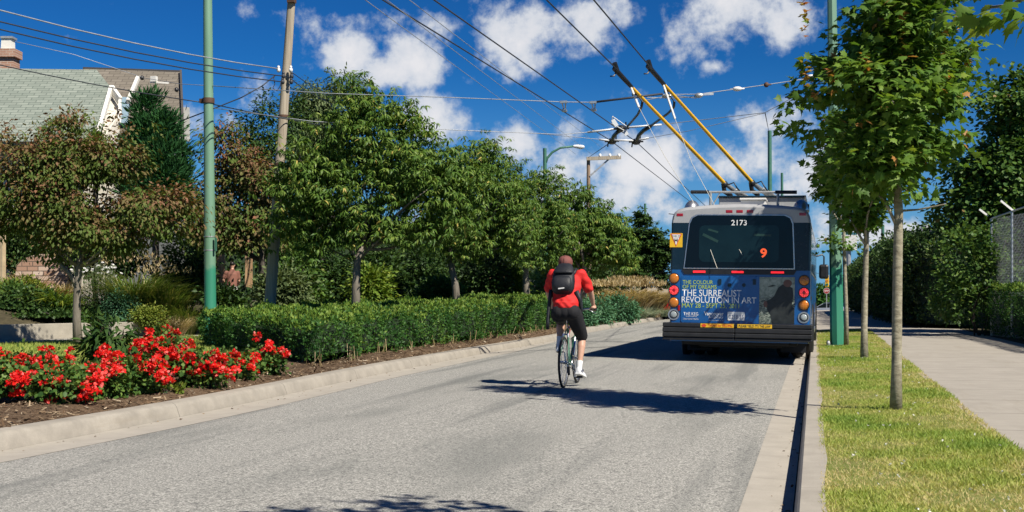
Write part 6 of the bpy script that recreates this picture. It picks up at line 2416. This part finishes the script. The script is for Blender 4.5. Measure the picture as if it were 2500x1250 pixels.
# ---- screen of dark evergreens behind the garden
qa = [P(u, VH, d_) for u, d_ in ((-160, 52), (250, 46), (520, 50), (800, 52), (1100, 58), (1330, 68), (1560, 88))]
hedge('evergreen_screen', 'tall dark evergreen screen closing the garden behind the trees', [(p.x, p.y) for p in qa], [(p.x - 2.0, p.y + 3.2) for p in qa], [3.0, 3.2, 3.4, 3.6, 3.6, 3.8, 3.8], ML_DARK, .22, 60, seed=71, rough=.42)
for i, (u, v, d_, ru, rv, leaf, lab) in enumerate((  # shade under the trees put into leaf colour; brighter leaves where lit
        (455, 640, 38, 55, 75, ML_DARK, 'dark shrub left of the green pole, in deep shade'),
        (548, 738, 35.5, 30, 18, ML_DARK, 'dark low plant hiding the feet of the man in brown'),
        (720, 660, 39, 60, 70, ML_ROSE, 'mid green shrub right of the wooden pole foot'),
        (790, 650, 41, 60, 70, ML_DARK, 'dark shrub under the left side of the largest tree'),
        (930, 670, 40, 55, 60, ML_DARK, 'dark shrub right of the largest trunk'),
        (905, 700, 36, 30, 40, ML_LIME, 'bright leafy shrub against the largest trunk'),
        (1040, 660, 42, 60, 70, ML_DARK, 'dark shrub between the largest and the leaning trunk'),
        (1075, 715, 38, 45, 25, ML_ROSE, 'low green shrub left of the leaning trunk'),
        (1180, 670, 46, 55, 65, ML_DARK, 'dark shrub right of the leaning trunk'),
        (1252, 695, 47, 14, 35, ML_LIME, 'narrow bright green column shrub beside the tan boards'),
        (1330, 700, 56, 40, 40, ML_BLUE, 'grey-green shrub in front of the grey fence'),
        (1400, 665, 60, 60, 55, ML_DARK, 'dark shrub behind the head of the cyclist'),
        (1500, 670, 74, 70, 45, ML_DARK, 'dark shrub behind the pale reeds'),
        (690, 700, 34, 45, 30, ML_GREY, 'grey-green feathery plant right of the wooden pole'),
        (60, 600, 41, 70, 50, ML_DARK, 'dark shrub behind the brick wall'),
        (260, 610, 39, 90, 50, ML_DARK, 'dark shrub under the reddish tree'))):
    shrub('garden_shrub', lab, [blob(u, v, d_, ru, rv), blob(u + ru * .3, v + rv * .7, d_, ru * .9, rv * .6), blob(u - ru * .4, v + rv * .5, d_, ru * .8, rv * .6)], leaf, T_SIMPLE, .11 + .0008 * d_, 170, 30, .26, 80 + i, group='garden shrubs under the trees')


# ---- grass-like plants
def clump(name, label, u, v, d, h, spread, n, leaf, seed=1, cat='grass clump', group=None, width=1.0, lean=.35, tip=None, z=None, base_w=.3, tip_k=9, tip_s=.06):
    rs = np.random.RandomState(seed)
    b = P(u, v, d)
    b.z = gz(b) if z is None else z
    o = thing(name, label, cat, b, 0, group)
    a = rs.rand(n) * 2 * math.pi
    r = spread * base_w * np.sqrt(rs.rand(n))
    pos = np.stack([np.cos(a) * r, np.sin(a) * r, np.zeros(n)], 1)
    a2 = a + rs.normal(size=n) * .6
    ln = lean * (.3 + rs.rand(n))
    dd = np.stack([np.cos(a2) * ln, np.sin(a2) * ln, np.ones(n)], 1)
    nn = np.stack([np.cos(a2), np.sin(a2), np.full(n, .2)], 1) + rs.normal(size=(n, 3)) * .2
    T_ = (T_BLADE[0] * np.array([width, 1, 2.2]), T_BLADE[1])
    leaf_mesh('blades', pos, dd, nn, h * (.55 + .5 * rs.rand(n)), T_, leaf, o, rs.rand(n))
    if tip is not None:
        k = n // tip_k
        sel = rs.choice(n, k, replace=False)
        pp = pos[sel] + unit(dd[sel]) * (h * (.98 + .15 * rs.rand(k)))[:, None]
        T2 = (np.array([(0, 0, 0), (.12, .4, .05), (0, 1, -.15), (-.12, .4, .05)], float), [(0, 1, 2), (0, 2, 3)])
        q = np.repeat(pp, 2, 0)
        tag(leaf_mesh('seed_heads', q, np.repeat(dd[sel], 2, 0) + rs.normal(size=(2 * k, 3)) * .3, rdir(rs, 2 * k), np.full(2 * k, h * tip_s), T2, tip, o, rs.rand(2 * k)), kind='stuff')
    return o


for i, (u, v, d_, h, s, n, lf, w, tip, lab) in enumerate((
        (330, 760, 35.5, 1.75, .9, 1300, ML_GRASSY, .17, ML_STRAW, 'tall feathery grass clump right of the daisies'),
        (400, 765, 35.8, 1.55, .9, 1300, ML_GRASSY, .17, ML_STRAW, 'tall feathery grass clump close left of the green pole'),
        (455, 770, 35.5, 1.1, .8, 900, ML_GRASSY, .2, None, 'shorter green grass clump at the green pole'),
        (380, 790, 34.4, .75, .7, 700, ML_STRAW, .2, None, 'straw coloured grass tuft above the low concrete wall'),
        (430, 790, 34.4, .7, .7, 700, ML_STRAW, .2, None, 'straw coloured grass tuft at the right end of the low wall'),
        (140, 775, 34.2, .95, .9, 260, ML_LIME, .42, None, 'arching strap-leaved lily clump left of the forked trunk'),
        (105, 770, 34.8, .85, .8, 220, ML_LIME, .42, None, 'arching strap-leaved lily clump by the yellow-green shrub'),
        (735, 745, 32, .55, .7, 240, ML_LIME, .42, None, 'bright strap-leaved clump right of the wooden pole'),
        (945, 735, 36, .55, .7, 220, ML_LIME, .42, None, 'golden green strap-leaved clump right of the largest trunk'),
        (25, 640, 39.5, 1.3, .7, 240, ML_STRAW, .2, ML_RED, 'dry brown seed stalks left of the brick wall'),
        (70, 640, 39.0, 1.4, .7, 240, ML_STRAW, .2, ML_RED, 'dry brown seed stalks in front of the brick wall'),
        (150, 690, 37.0, .9, .9, 700, ML_STRAW, .2, None, 'dry grass at the right end of the brick wall'))):
    clump('grass_clump', lab, u, v, d_, h, s, n, lf, 100 + i, group='grassy plants on the garden bank', width=w, tip=tip, lean=.38 if lf is not ML_LIME else .85, z=None)

for i, (u, v, d_, ru, rv, leaf, tm, sz, lab) in enumerate((
        (50, 710, 36, 75, 26, ML_YEL, T_SIMPLE, .10, 'yellow-green low shrub in front of the brick wall'),
        (60, 740, 34, 80, 34, ML_DARK, T_ROUND, .09, 'dark low shrub at the left edge above the path'),
        (95, 782, 33.4, 100, 20, ML_DARK, T_ROUND, .08, 'dark ground-covering plant along the foot of the garden bank'),
        (20, 728, 34.6, 60, 36, ML_ROSE, T_SIMPLE, .09, 'bushy green plant at the left edge below the brick wall'),
        (180, 776, 33.8, 60, 20, ML_ROSE, T_SIMPLE, .08, 'low green plant behind the forked trunk above the wall'),
        (110, 757, 34.4, 60, 24, ML_DARK, T_ROUND, .09, 'dark green plant at the feet of the lilies'),
        (30, 768, 33.8, 70, 24, ML_DARK, T_ROUND, .09, 'dark green plant at the far left of the garden bank'),
        (240, 730, 35.5, 55, 50, ML_ROSE, T_SIMPLE, .06, 'fine green bushy perennial below the daisies'),
        (300, 750, 34.8, 45, 40, ML_BLUE, T_SIMPLE, .06, 'blue-green bushy perennial right of the daisies'),
        (365, 770, 34.0, 35, 16, ML_YEL, T_SIMPLE, .07, 'pale yellow trailing plant above the low wall'))):
    shrub('perennial', lab, [blob(u, v, d_, ru, rv), blob(u + ru * .4, v + rv * .5, d_, ru * .7, rv * .6), blob(u - ru * .4, v + rv * .6, d_, ru * .7, rv * .5)], leaf, tm, sz, 140, 30, .16, 120 + i, group='bank perennials', cat='plant')
# daisies
dd0 = P(250, 700, 35.0)
dd0.z = gz(dd0)
dz_o = thing('daisy_clump', 'clump of white daisies beside the forked trunk', 'flowers', dd0)
rs = np.random.RandomState(9)
heads = []
for k in range(80):
    u, v = 247 + rs.normal() * 26, 660 + rs.normal() * 12 + .15 * (k % 7)
    p = P(u, v, 34.9 + rs.rand() * .4) - dd0
    heads.append(p)
dm = None
m_ = MB()
for p in heads:
    m_.tube([p * .05 + Vector((p.x * .6, p.y * .6, 0)), p - Vector((0, 0, .01))], .006, 4, caps=False)
m_.build('stems', M_STEM, dz_o)
T_PET = (np.array([(0, .1, 0), (.16, .6, .02), (0, 1, 0), (-.16, .6, .02)], float), [(0, 1, 2, 3)])
for i, p in enumerate(heads):
    if dm is None:
        a = np.array([2 * math.pi * k / 9 for k in range(9)])
        o_ = leaf_mesh('daisy', np.zeros((9, 3)), np.stack([np.cos(a), np.sin(a), np.full(9, .1)], 1), np.tile(UPV, (9, 1)), np.full(9, .052), T_PET, ML_DAISY, dz_o, rs.rand(9))
        dm = o_
    else:
        o_ = dm.copy()
        COL.objects.link(o_)
        o_.parent = dz_o
    o_.location = p
    o_.rotation_euler = (.5 + rs.normal() * .25, rs.normal() * .3, rs.rand() * 6)

# plants at the far end of the left bed
for i, (u, v, d_, r, lab) in enumerate(((1515, 758, 53.5, 46, 'rounded blue-green shrub nearest the pale reeds at the kerb'), (1452, 760, 48.5, 42, 'rounded blue-green shrub right behind the hand of the cyclist'), (1415, 770, 45.5, 36, 'blue-green shrub hidden behind the cyclist'))):
    shrub('rounded_shrub', lab, [blob(u, v - 2, d_, r, r * .75), blob(u - r * .3, v + 12, d_, r * .7, r * .5), blob(u + r * .3, v + 12, d_, r * .7, r * .5)], ML_BLUE, T_SIMPLE, .11, 170, 26, .17, 140 + i, group='blue-green shrubs by the kerb')
for i, (u, d_, h, n, lf, lab) in enumerate(((1470, 58, 1.55, 420, ML_STRAW, 'pale dry reed clump, leftmost by the cyclist'), (1505, 60, 1.6, 480, ML_STRAW, 'pale dry reed clump above the rounded shrub'), (1540, 62, 1.75, 520, ML_STRAW, 'pale dry reed clump, tallest of the row'), (1575, 64, 1.6, 460, ML_STRAW, 'pale dry reed clump left of the dark feathery one'), (1608, 67, 1.5, 380, ML_GREY, 'greyish feathery reed clump beside the bus'))):
    clump('reed_clump', lab, u, 750, d_, h, 1.5, n * 2, lf, 150 + i, group='dry reeds along the kerb', width=.6, tip=ML_STRAW, lean=.22, base_w=.5, tip_k=4, tip_s=.13)
for i, (u, d_, lab) in enumerate(((1568, 63, 'blue-grey tuft grass, left one at the kerb below the reeds'), (1600, 66, 'blue-grey tuft grass, right one at the kerb beside the bus'), (1545, 60, 'pale tuft grass right of the rounded shrub'))):
    clump('tuft_grass', lab, u, 765, d_, .85, 1.4, 900, ML_FESC, 160 + i, group='blue-grey tuft grasses', width=.28, lean=.7, base_w=.45)

# ---- rose bed
rs = np.random.RandomState(23)
protos = []
ROSES = [(45, 965, 95, 80, 'red rose bush at the left edge of the photo', 16), (150, 985, 75, 88, 'red rose bush second from the left edge, lowest in front', 14), (235, 968, 70, 78, 'red rose bush between the left pair and the middle', 14), (320, 958, 80, 100, 'full red rose bush in the middle of the bed', 22),
         (395, 912, 66, 108, 'tallest red rose bush, in front of the low wall', 24), (480, 945, 70, 96, 'dense red rose bush right of the tallest one', 24), (565, 925, 65, 60, 'low red rose bush near the hedge end', 12), (640, 912, 46, 62, 'red rose bush touching the clipped hedge', 11), (90, 925, 90, 70, 'red rose bush behind the leftmost one', 14)]
for i, (u, vb, ru, hp, lab, nf) in enumerate(ROSES):
    d_ = F * (H - .19) / (vb - VH)
    b = P(u, vb, d_)
    b.z = gz(b) + .02
    k = d_ / F
    o = thing('rose_bush', lab, 'rose bush', b, 0, 'red rose bushes in the bed')
    hh = hp * k * 1.08
    bl = [((0, 0, hh * .5), (ru * k * .9, ru * k * .8, hh * .48)), ((ru * k * .4, .1, hh * .42), (ru * k * .6, ru * k * .6, hh * .38)), ((-ru * k * .4, -.1, hh * .42), (ru * k * .6, ru * k * .6, hh * .38))]
    pos, out, loc, kk, cen = clump_cloud(rs, bl, 110, 17, .09, .3)
    pos[:, 2] = np.maximum(pos[:, 2], .03)
    N = len(pos)
    leaf_mesh('foliage', pos, out * .6 + rs.normal(size=(N, 3)) * .6, UPV * .8 + out * .4 + rs.normal(size=(N, 3)) * .5, .055 * (.7 + .6 * rs.rand(N)), T_ROUND, ML_ROSE, o, np.clip(rs.rand(N) * .9 + .02, 0, 1))
    m_ = MB()
    for q in rs.choice(len(cen), 12, replace=False):
        m_.tube(limb_path((rs.normal() * .04, rs.normal() * .04, 0), cen[q], rs), [.008 - .001 * j for j in range(6)], 5)
    m_.build('stems', M_STEM, o)
    spots = []
    for c_ in range(max(5, int(nf * .58))):
        bi = bl[rs.randint(3)]
        v_ = rs.normal(size=3)
        v_[1] = -abs(v_[1]) if rs.rand() < .75 else v_[1]
        v_[2] = abs(v_[2]) * 1.2 if rs.rand() < .78 else v_[2] * .5
        v_ /= np.linalg.norm(v_)
        c0 = np.array(bi[0]) + v_ * np.array(bi[1]) * (1.0 + .14 * rs.rand())
        for _ in range(2 + rs.randint(4)):
            spots.append(c0 + rs.normal(size=3) * np.array([.075, .06, .065]))
    for p_ in spots:
        if len(protos) < 5:
            n_ = 46
            c3 = rdir(rs, n_) * (.5 + .5 * rs.rand(n_))[:, None]
            c3[:, 2] = np.abs(c3[:, 2]) * .8
            pp = c3 * np.array([.05, .05, .042])
            fo_ = leaf_mesh('blossom', pp, c3 + rs.normal(size=(n_, 3)) * .5, c3 * .6 + UPV * .4 + rs.normal(size=(n_, 3)) * .5, .028 + .016 * rs.rand(n_), T_ROUND, ML_PETAL, o, rs.rand(n_))
            protos.append(fo_)
        else:
            fo_ = protos[rs.randint(5)].copy()
            COL.objects.link(fo_)
            fo_.parent = o
        fo_.location = (p_[0], p_[1], max(p_[2], .05))
        fo_.rotation_euler = (rs.normal() * .5, rs.normal() * .5, rs.rand() * 6)
        s_ = .75 + .6 * rs.rand()
        fo_.scale = (s_, s_, s_)
# broad-leaved plant among the roses, and a fallen trailing stem
d_ = 20.5
shrub('leafy_plant', 'broad-leaved dark green plant rising above the roses', [blob(265, 820, d_, 40, 40), blob(285, 850, d_, 45, 40), blob(240, 850, d_, 40, 35)], ML_DARK, T_LONG, .20, 70, 12, .10, 170, cat='plant', droop=.2)
shrub('trailing_plant', 'pale yellow-green trailing plant lying on the mulch before the roses', [blob(400, 950, 14.3, 55, 5, .2), blob(360, 940, 14.6, 40, 6, .2)], ML_YEL, T_ROUND, .05, 40, 10, .06, 171, cat='plant', shell=.2)


# ================================================================== house, walls, boards, man in the garden
def shingle_mat(name, c1, c2, c3, sx, sy):
    m, nt, b, out = new_mat(name)
    tc = nt.nodes.new('ShaderNodeTexCoord')
    uv = nt.nodes.new('ShaderNodeUVMap')
    br = nt.nodes.new('ShaderNodeTexBrick')
    br.inputs['Scale'].default_value = 1.0
    br.inputs['Brick Width'].default_value = sx
    br.inputs['Row Height'].default_value = sy
    br.inputs['Mortar Size'].default_value = 0.02 if sy > .1 else 0.012
    br.inputs['Mortar Smooth'].default_value = 0.6
    br.inputs['Bias'].default_value = -0.1
    br.inputs['Color1'].default_value = c4(c1)
    br.inputs['Color2'].default_value = c4(c2)
    br.inputs['Mortar'].default_value = c4(c3)
    nt.links.new(uv.outputs[0], br.inputs['Vector'])
    n = nnoise(nt, tc.outputs['Object'], 1.2, 5, .65)
    c = nmix(nt, nrange(nt, n, .4, .7, 0, .35), br.outputs['Color'], tuple(x * .75 for x in c1))
    nt.links.new(c, b.inputs['Base Color'])
    b.inputs['Roughness'].default_value = .9
    nbump(nt, b, br.outputs['Fac'], -.8, .02)
    return m


def slab(name, pts, thick, material, parent, org):
    """a roof plane or wall panel: corner points, given thickness, with lengthwise surface coordinates in metres"""
    pts = [Vector(p) for p in pts]
    nrm = (pts[1] - pts[0]).cross(pts[2] - pts[0]).normalized()
    if nrm.dot(Vector((0, 0, H)) - pts[0]) < 0:
        nrm = -nrm
    n = len(pts)
    mb = MB()
    vs = [p - org for p in pts] + [p - nrm * thick - org for p in pts]
    fs = [tuple(range(n)), tuple(range(2 * n - 1, n - 1, -1))] + [((i + 1) % n, i, i + n, (i + 1) % n + n) for i in range(n)]
    mb.add(vs, fs)
    o = mb.build(name, material, parent)
    me = o.data
    uvl = me.uv_layers.new(name='UVMap')
    ex = Vector((0, 0, 1)).cross(nrm).normalized()
    ey = nrm.cross(ex)
    for lp in me.loops:
        p = me.vertices[lp.vertex_index].co + org
        uvl.data[lp.index].uv = ((p - pts[0]).dot(ex), (p - pts[0]).dot(ey))
    return o


M_SHG = shingle_mat('green_shingle', (0.19, 0.22, 0.185), (0.265, 0.295, 0.25), (0.085, 0.11, 0.092), .42, .17)
M_SHB = shingle_mat('brown_shingle', (0.155, 0.135, 0.105), (0.20, 0.175, 0.14), (0.08, 0.068, 0.055), .42, .22)
M_BRICK = shingle_mat('chimney_brick', (0.33, 0.17, 0.11), (0.42, 0.25, 0.17), (0.45, 0.40, 0.33), .24, .085)
M_BRICKP = shingle_mat('garden_brick', (0.36, 0.22, 0.15), (0.58, 0.47, 0.37), (0.10, 0.075, 0.055), .34, .15)
M_TRIM = mat('house_trim', (0.70, 0.68, 0.62), .6, var=.06)
M_STUC = mat('house_stucco', (0.56, 0.52, 0.44), .9, var=.1, bump=.3)
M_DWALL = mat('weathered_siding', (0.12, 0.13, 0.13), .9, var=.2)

hs = thing('house', 'house with green shingle roof, brown roof behind and brick chimney', 'house', foot(150, 46))
HO = Vector(hs.location)


def hp(u, v, d):
    return P(u, v, d)


# green roof: a long plane falling towards the street, its right-hand verge stepping in at the gable
slab('green_roof', [hp(-700, 158, 45), hp(236, 170, 45), hp(271, 214, 43.9), hp(232, 345, 41.0), hp(-700, 345, 41.0)], .16, M_SHG, hs, HO)
slab('brown_roof', [hp(205, 168, 48.5), hp(440, 176, 48.5), hp(447, 345, 43.5), hp(300, 345, 43.5), hp(215, 300, 45)], .16, M_SHB, hs, HO)
# gable end under the verge, with its own white boards
slab('gable_wall', [hp(270, 226, 44.1), hp(292, 262, 43.4), hp(282, 345, 42.6), hp(240, 345, 41.3)], .12, M_STUC, hs, HO)
m_ = MB()
m_.beam(hp(272, 214, 43.8) - HO, hp(236, 340, 40.9) - HO, .12, .20)
m_.beam(hp(272, 216, 43.8) - HO, hp(293, 246, 43.2) - HO, .12, .26)
m_.beam(hp(293, 244, 43.2) - HO, hp(292, 300, 43.0) - HO, .10, .10)
m_.build('verge_boards', M_TRIM, hs)
m_ = MB()
m_.beam(hp(337, 190, 46.5) - HO, hp(313, 248, 44.5) - HO, .12, .16)
m_.build('valley_trim', M_TRIM, hs)
slab('dormer_wall', [hp(294, 236, 44.6), hp(316, 238, 44.6), hp(310, 300, 44.4), hp(290, 300, 44.4)], .1, mat('blue_dormer', (0.25, 0.36, 0.44), .7), hs, HO)
m_ = MB()
m_.beam(hp(441, 175, 48.4) - HO, hp(448, 345, 43.4) - HO, .08, .18)
m_.beam(hp(204, 168, 48.6) - HO, hp(441, 176, 48.6) - HO, .16, .12)
m_.build('ridge_and_gutter', mat('dark_trim', (0.06, 0.055, 0.05), .7), hs)
slab('wall', [hp(-700, 340, 41.8), hp(285, 340, 42.6), hp(285, 780, 42.6), hp(-700, 780, 41.8)], .2, M_STUC, hs, HO)
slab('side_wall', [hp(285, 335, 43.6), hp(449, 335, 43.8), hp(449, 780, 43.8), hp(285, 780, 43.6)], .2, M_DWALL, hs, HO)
slab('lean_to', [hp(445, 262, 46), hp(461, 262, 46), hp(462, 345, 46), hp(446, 345, 46)], .12, mat('pale_siding', (0.45, 0.45, 0.42), .8), hs, HO)
for (u0, u1, v0, v1) in ((-20, 40, 510, 535), (178, 190, 336, 344), (100, 150, 560, 600)):
    w_ = slab('window', [hp(u0, v0, 41.4), hp(u1, v0, 41.4), hp(u1, v1, 41.4), hp(u0, v1, 41.4)], .08, M_TRIM, hs, HO)
    slab('pane', [hp(u0 + 3, v0 + 3, 41.38), hp(u1 - 3, v0 + 3, 41.38), hp(u1 - 3, v1 - 3, 41.38), hp(u0 + 3, v1 - 3, 41.38)], .02, M_GLASS, w_, HO)
ch = slab('chimney', [hp(-6, 122, 45.6), hp(32, 122, 45.6), hp(34, 230, 45.6), hp(-6, 230, 45.6)], .6, M_BRICK, hs, HO)
slab('chimney_collar', [hp(-9, 118, 45.5), hp(36, 118, 45.5), hp(36, 138, 45.5), hp(-9, 138, 45.5)], .72, M_BRICK, ch, HO)
slab('chimney_pot', [hp(3, 90, 45.7), hp(27, 90, 45.7), hp(28, 118, 45.7), hp(2, 118, 45.7)], .35, M_TRIM, ch, HO)
slab('chimney_cap', [hp(1, 88, 45.65), hp(30, 88, 45.65), hp(30, 93, 45.65), hp(1, 93, 45.65)], .45, M_GREYM, ch, HO)
# bracket and cable spools where the drop wires meet the roof
m_ = MB()
m_.box(hp(376, 193, 45.5) - HO, (.22, .15, .20))
m_.beam(hp(366, 200, 45.5) - HO, hp(412, 203, 45.5) - HO, .05, .06)
m_.build('wire_bracket', M_TRIM, hs)
for u, v in ((347, 190), (431, 219)):
    m_ = MB()
    m_.ell(hp(u, v, 45.4) - HO, (.08, .08, .09), 10, 6)
    m_.build('cable_spool', M_BLACK, hs)

# brick garden wall, post, boards, low concrete wall
bw = thing('brick_wall', 'low crumbling pinkish brick wall on the planted bank', 'wall', foot(95, 39))
BO = Vector(bw.location)
slab('brickwork', [P(40, 650, 39), P(60, 630, 39), P(92, 620, 39), P(150, 622, 39), P(165, 650, 39), P(170, 740, 39), P(30, 740, 39)], .3, M_BRICKP, bw, BO)
pp_ = thing('wooden_post', 'pale wooden post at the left edge of the garden', 'post', foot(5, 37.5))
m_ = MB()
m_.box((0, 0, 1.5), (.16, .16, 3.1))
m_.build('post', mat('pale_timber', (0.46, 0.36, 0.22), .8, var=.2), pp_, bevel=.01)


def board_fence(name, label, u0, u1, v0, v1, d, material, n, gap=.012, lean=0.0):
    o = thing(name, label, 'fence', foot((u0 + u1) / 2, d))
    oo = Vector(o.location)
    a, b = P(u0, v0, d), P(u1, v0, d)
    zb = P(u0, v1, d).z
    w = (b - a).length / n
    for i in range(n):
        p = a.lerp(b, (i + .5) / n)
        m = MB()
        m.box(Vector((p.x, p.y, (p.z + zb) / 2)) - oo, (w - gap, .03, p.z - zb + .03 * ((i * 7) % 3)), rot=Matrix.Rotation(YAW, 3, 'Z'))
        m.build('board', material, o)
    m = MB()
    m.beam(a - oo + Vector((0, .04, -.25)), b - oo + Vector((0, .04, -.25)), .04, .09)
    m.build('rail', material, o)
    return o


M_TAN = bark_mat('tan_timber', (0.30, 0.18, 0.09), (0.50, 0.33, 0.18), 5, (3, 3, .2), .3)
M_GRYF = bark_mat('grey_timber', (0.10, 0.11, 0.11), (0.19, 0.20, 0.20), 5, (3, 3, .2), .3)
board_fence('board_fence', 'orange-brown timber boards left of the man in brown', 528, 549, 622, 690, 43, M_TAN, 3)
board_fence('board_fence', 'orange-brown timber boards right of the man in brown', 598, 617, 612, 700, 42.5, M_TAN, 3)
board_fence('board_fence', 'light tan board fence seen under the second and third trees', 1195, 1242, 676, 730, 51, M_TAN, 7)
board_fence('board_fence', 'grey board fence behind the third trunk left of the cyclist', 1248, 1345, 684, 745, 60, M_GRYF, 12)
board_fence('board_fence', 'pale board fence behind the dry reeds', 1440, 1640, 700, 765, 78, mat('pale_fence', (0.42, 0.36, 0.27), .85, var=.15), 20)

lw = thing('low_wall', 'low cast concrete retaining wall beside the garden path', 'wall', foot(420, 33.9))
LO = Vector(lw.location)
for (y0_, y1_, x0_) in ((26.4, 29.4, 0), (29.8, 34.5, .0)):
    m_ = MB()
    n = 12
    rows = []
    for i in range(n + 1):
        y = y0_ + (y1_ - y0_) * i / n
        x = xp(y) - 1.38 + (.22 if y0_ > 29 else 0)
        rows.append([(x, y, .1), (x, y, .56), (x - .26, y, .56), (x - .26, y, .1)])
    m_.loft([[Vector(p) - LO for p in r] for r in rows])
    m_.build('wall_section', M_WALL, lw, bevel=.012)

# man working in the garden
gd = P(566, 745, 40)
gd.z = gz(gd)
gm = thing('person', 'man in brown t-shirt and pale shorts standing in the garden, seen from behind', 'gardener', gd, YAW + .3)
h0 = 0.12
lb = MB()
spec = [[((0, 0, .98 + h0), (.14, .10)), ((.01, .02, 1.14 + h0), (.13, .095)), ((.015, .05, 1.34 + h0), (.16, .11)), ((.02, .08, 1.46 + h0), (.09, .07)), ((.02, .11, 1.54 + h0), .052), ((.02, .14, 1.66 + h0), (.075, .092))],
        [2, ((.19, .05, 1.40 + h0), .055), ((.235, .06, 1.15 + h0), .040), ((.20, .20, .98 + h0), .030), ((.18, .26, .93 + h0), .036)],
        [2, ((-.17, .05, 1.40 + h0), .055), ((-.26, .03, 1.17 + h0), .040), ((-.20, .16, 1.02 + h0), .030), ((-.16, .20, .99 + h0), .036)],
        [0, ((.09, 0, .90 + h0), .085), ((.10, .03, .50 + h0), .055), ((.10, -.02, .28 + h0), .050), ((.10, -.02, .06), .036)],
        [0, ((-.09, 0, .90 + h0), .085), ((-.12, .16, .56 + h0), .055), ((-.12, .10, .30 + h0), .050), ((-.12, .08, .06), .036)]]
limbs(lb, spec)
for s in (-1, 1):
    lb.ell((.02 + s * .078, .135, 1.65 + h0), (.012, .02, .03), 8, 6)
    hx, hy_, hz_ = ((.18, .27, .92 + h0) if s > 0 else (-.155, .21, .98 + h0))
    for k in range(4):
        lb.tube([(hx + (k - 1.5) * .017, hy_ + .02, hz_ - .02), (hx + (k - 1.5) * .018, hy_ + .05, hz_ - .05), (hx + (k - 1.5) * .017, hy_ + .04, hz_ - .085 + .008 * abs(k - 1.5))], [.0095, .009, .0075], 6)
    lb.tube([(hx - s * .03, hy_, hz_ - .01), (hx - s * .05, hy_ + .03, hz_ - .04)], [.011, .009], 6)
lb.ell((.02, .235, 1.645 + h0), (.013, .022, .028), 8, 6)
finish_mesh('body', lb, M_SKIN, gm, .009, 4)
sb = MB()
spec = [[((0, 0, 1.0 + h0), (.17, .125)), ((.01, .02, 1.16 + h0), (.165, .12)), ((.015, .05, 1.34 + h0), (.18, .13)), ((.02, .08, 1.47 + h0), (.10, .085))],
        [2, ((.19, .05, 1.41 + h0), .072), ((.22, .055, 1.24 + h0), .066)],
        [2, ((-.17, .05, 1.41 + h0), .072), ((-.235, .04, 1.25 + h0), .066)]]
limbs(sb, spec)
finish_mesh('shirt', sb, mat('brown_cotton', (0.20, 0.085, 0.06), .85, var=.12, scale=9), gm, .012, 6)
sb = MB()
spec = [[((0, 0, 1.02 + h0), (.155, .115)), ((0, 0, .95 + h0), (.165, .125))], [1, ((.09, 0, .88 + h0), .105), ((.10, .03, .58 + h0), .088)], [1, ((-.09, .0, .88 + h0), .105), ((-.115, .13, .62 + h0), .088)]]
limbs(sb, spec)
finish_mesh('shorts', sb, mat('pale_shorts', (0.40, 0.40, 0.36), .85, var=.25, scale=12), gm, .012, 5)
m_ = MB()
m_.ell((.02, .125, 1.70 + h0), (.082, .10, .085), 16, 10, bottom=-.5)
m_.build('hair', M_HAIR, gm, smooth='all')
for s, hy_ in ((1, -.02), (-1, .08)):
    m_ = MB()
    m_.ell((s * .11, hy_ + .06, .045), (.05, .13, .05), 14, 8, bottom=-.8)
    m_.build('shoe', M_BLACK, gm, smooth='all')
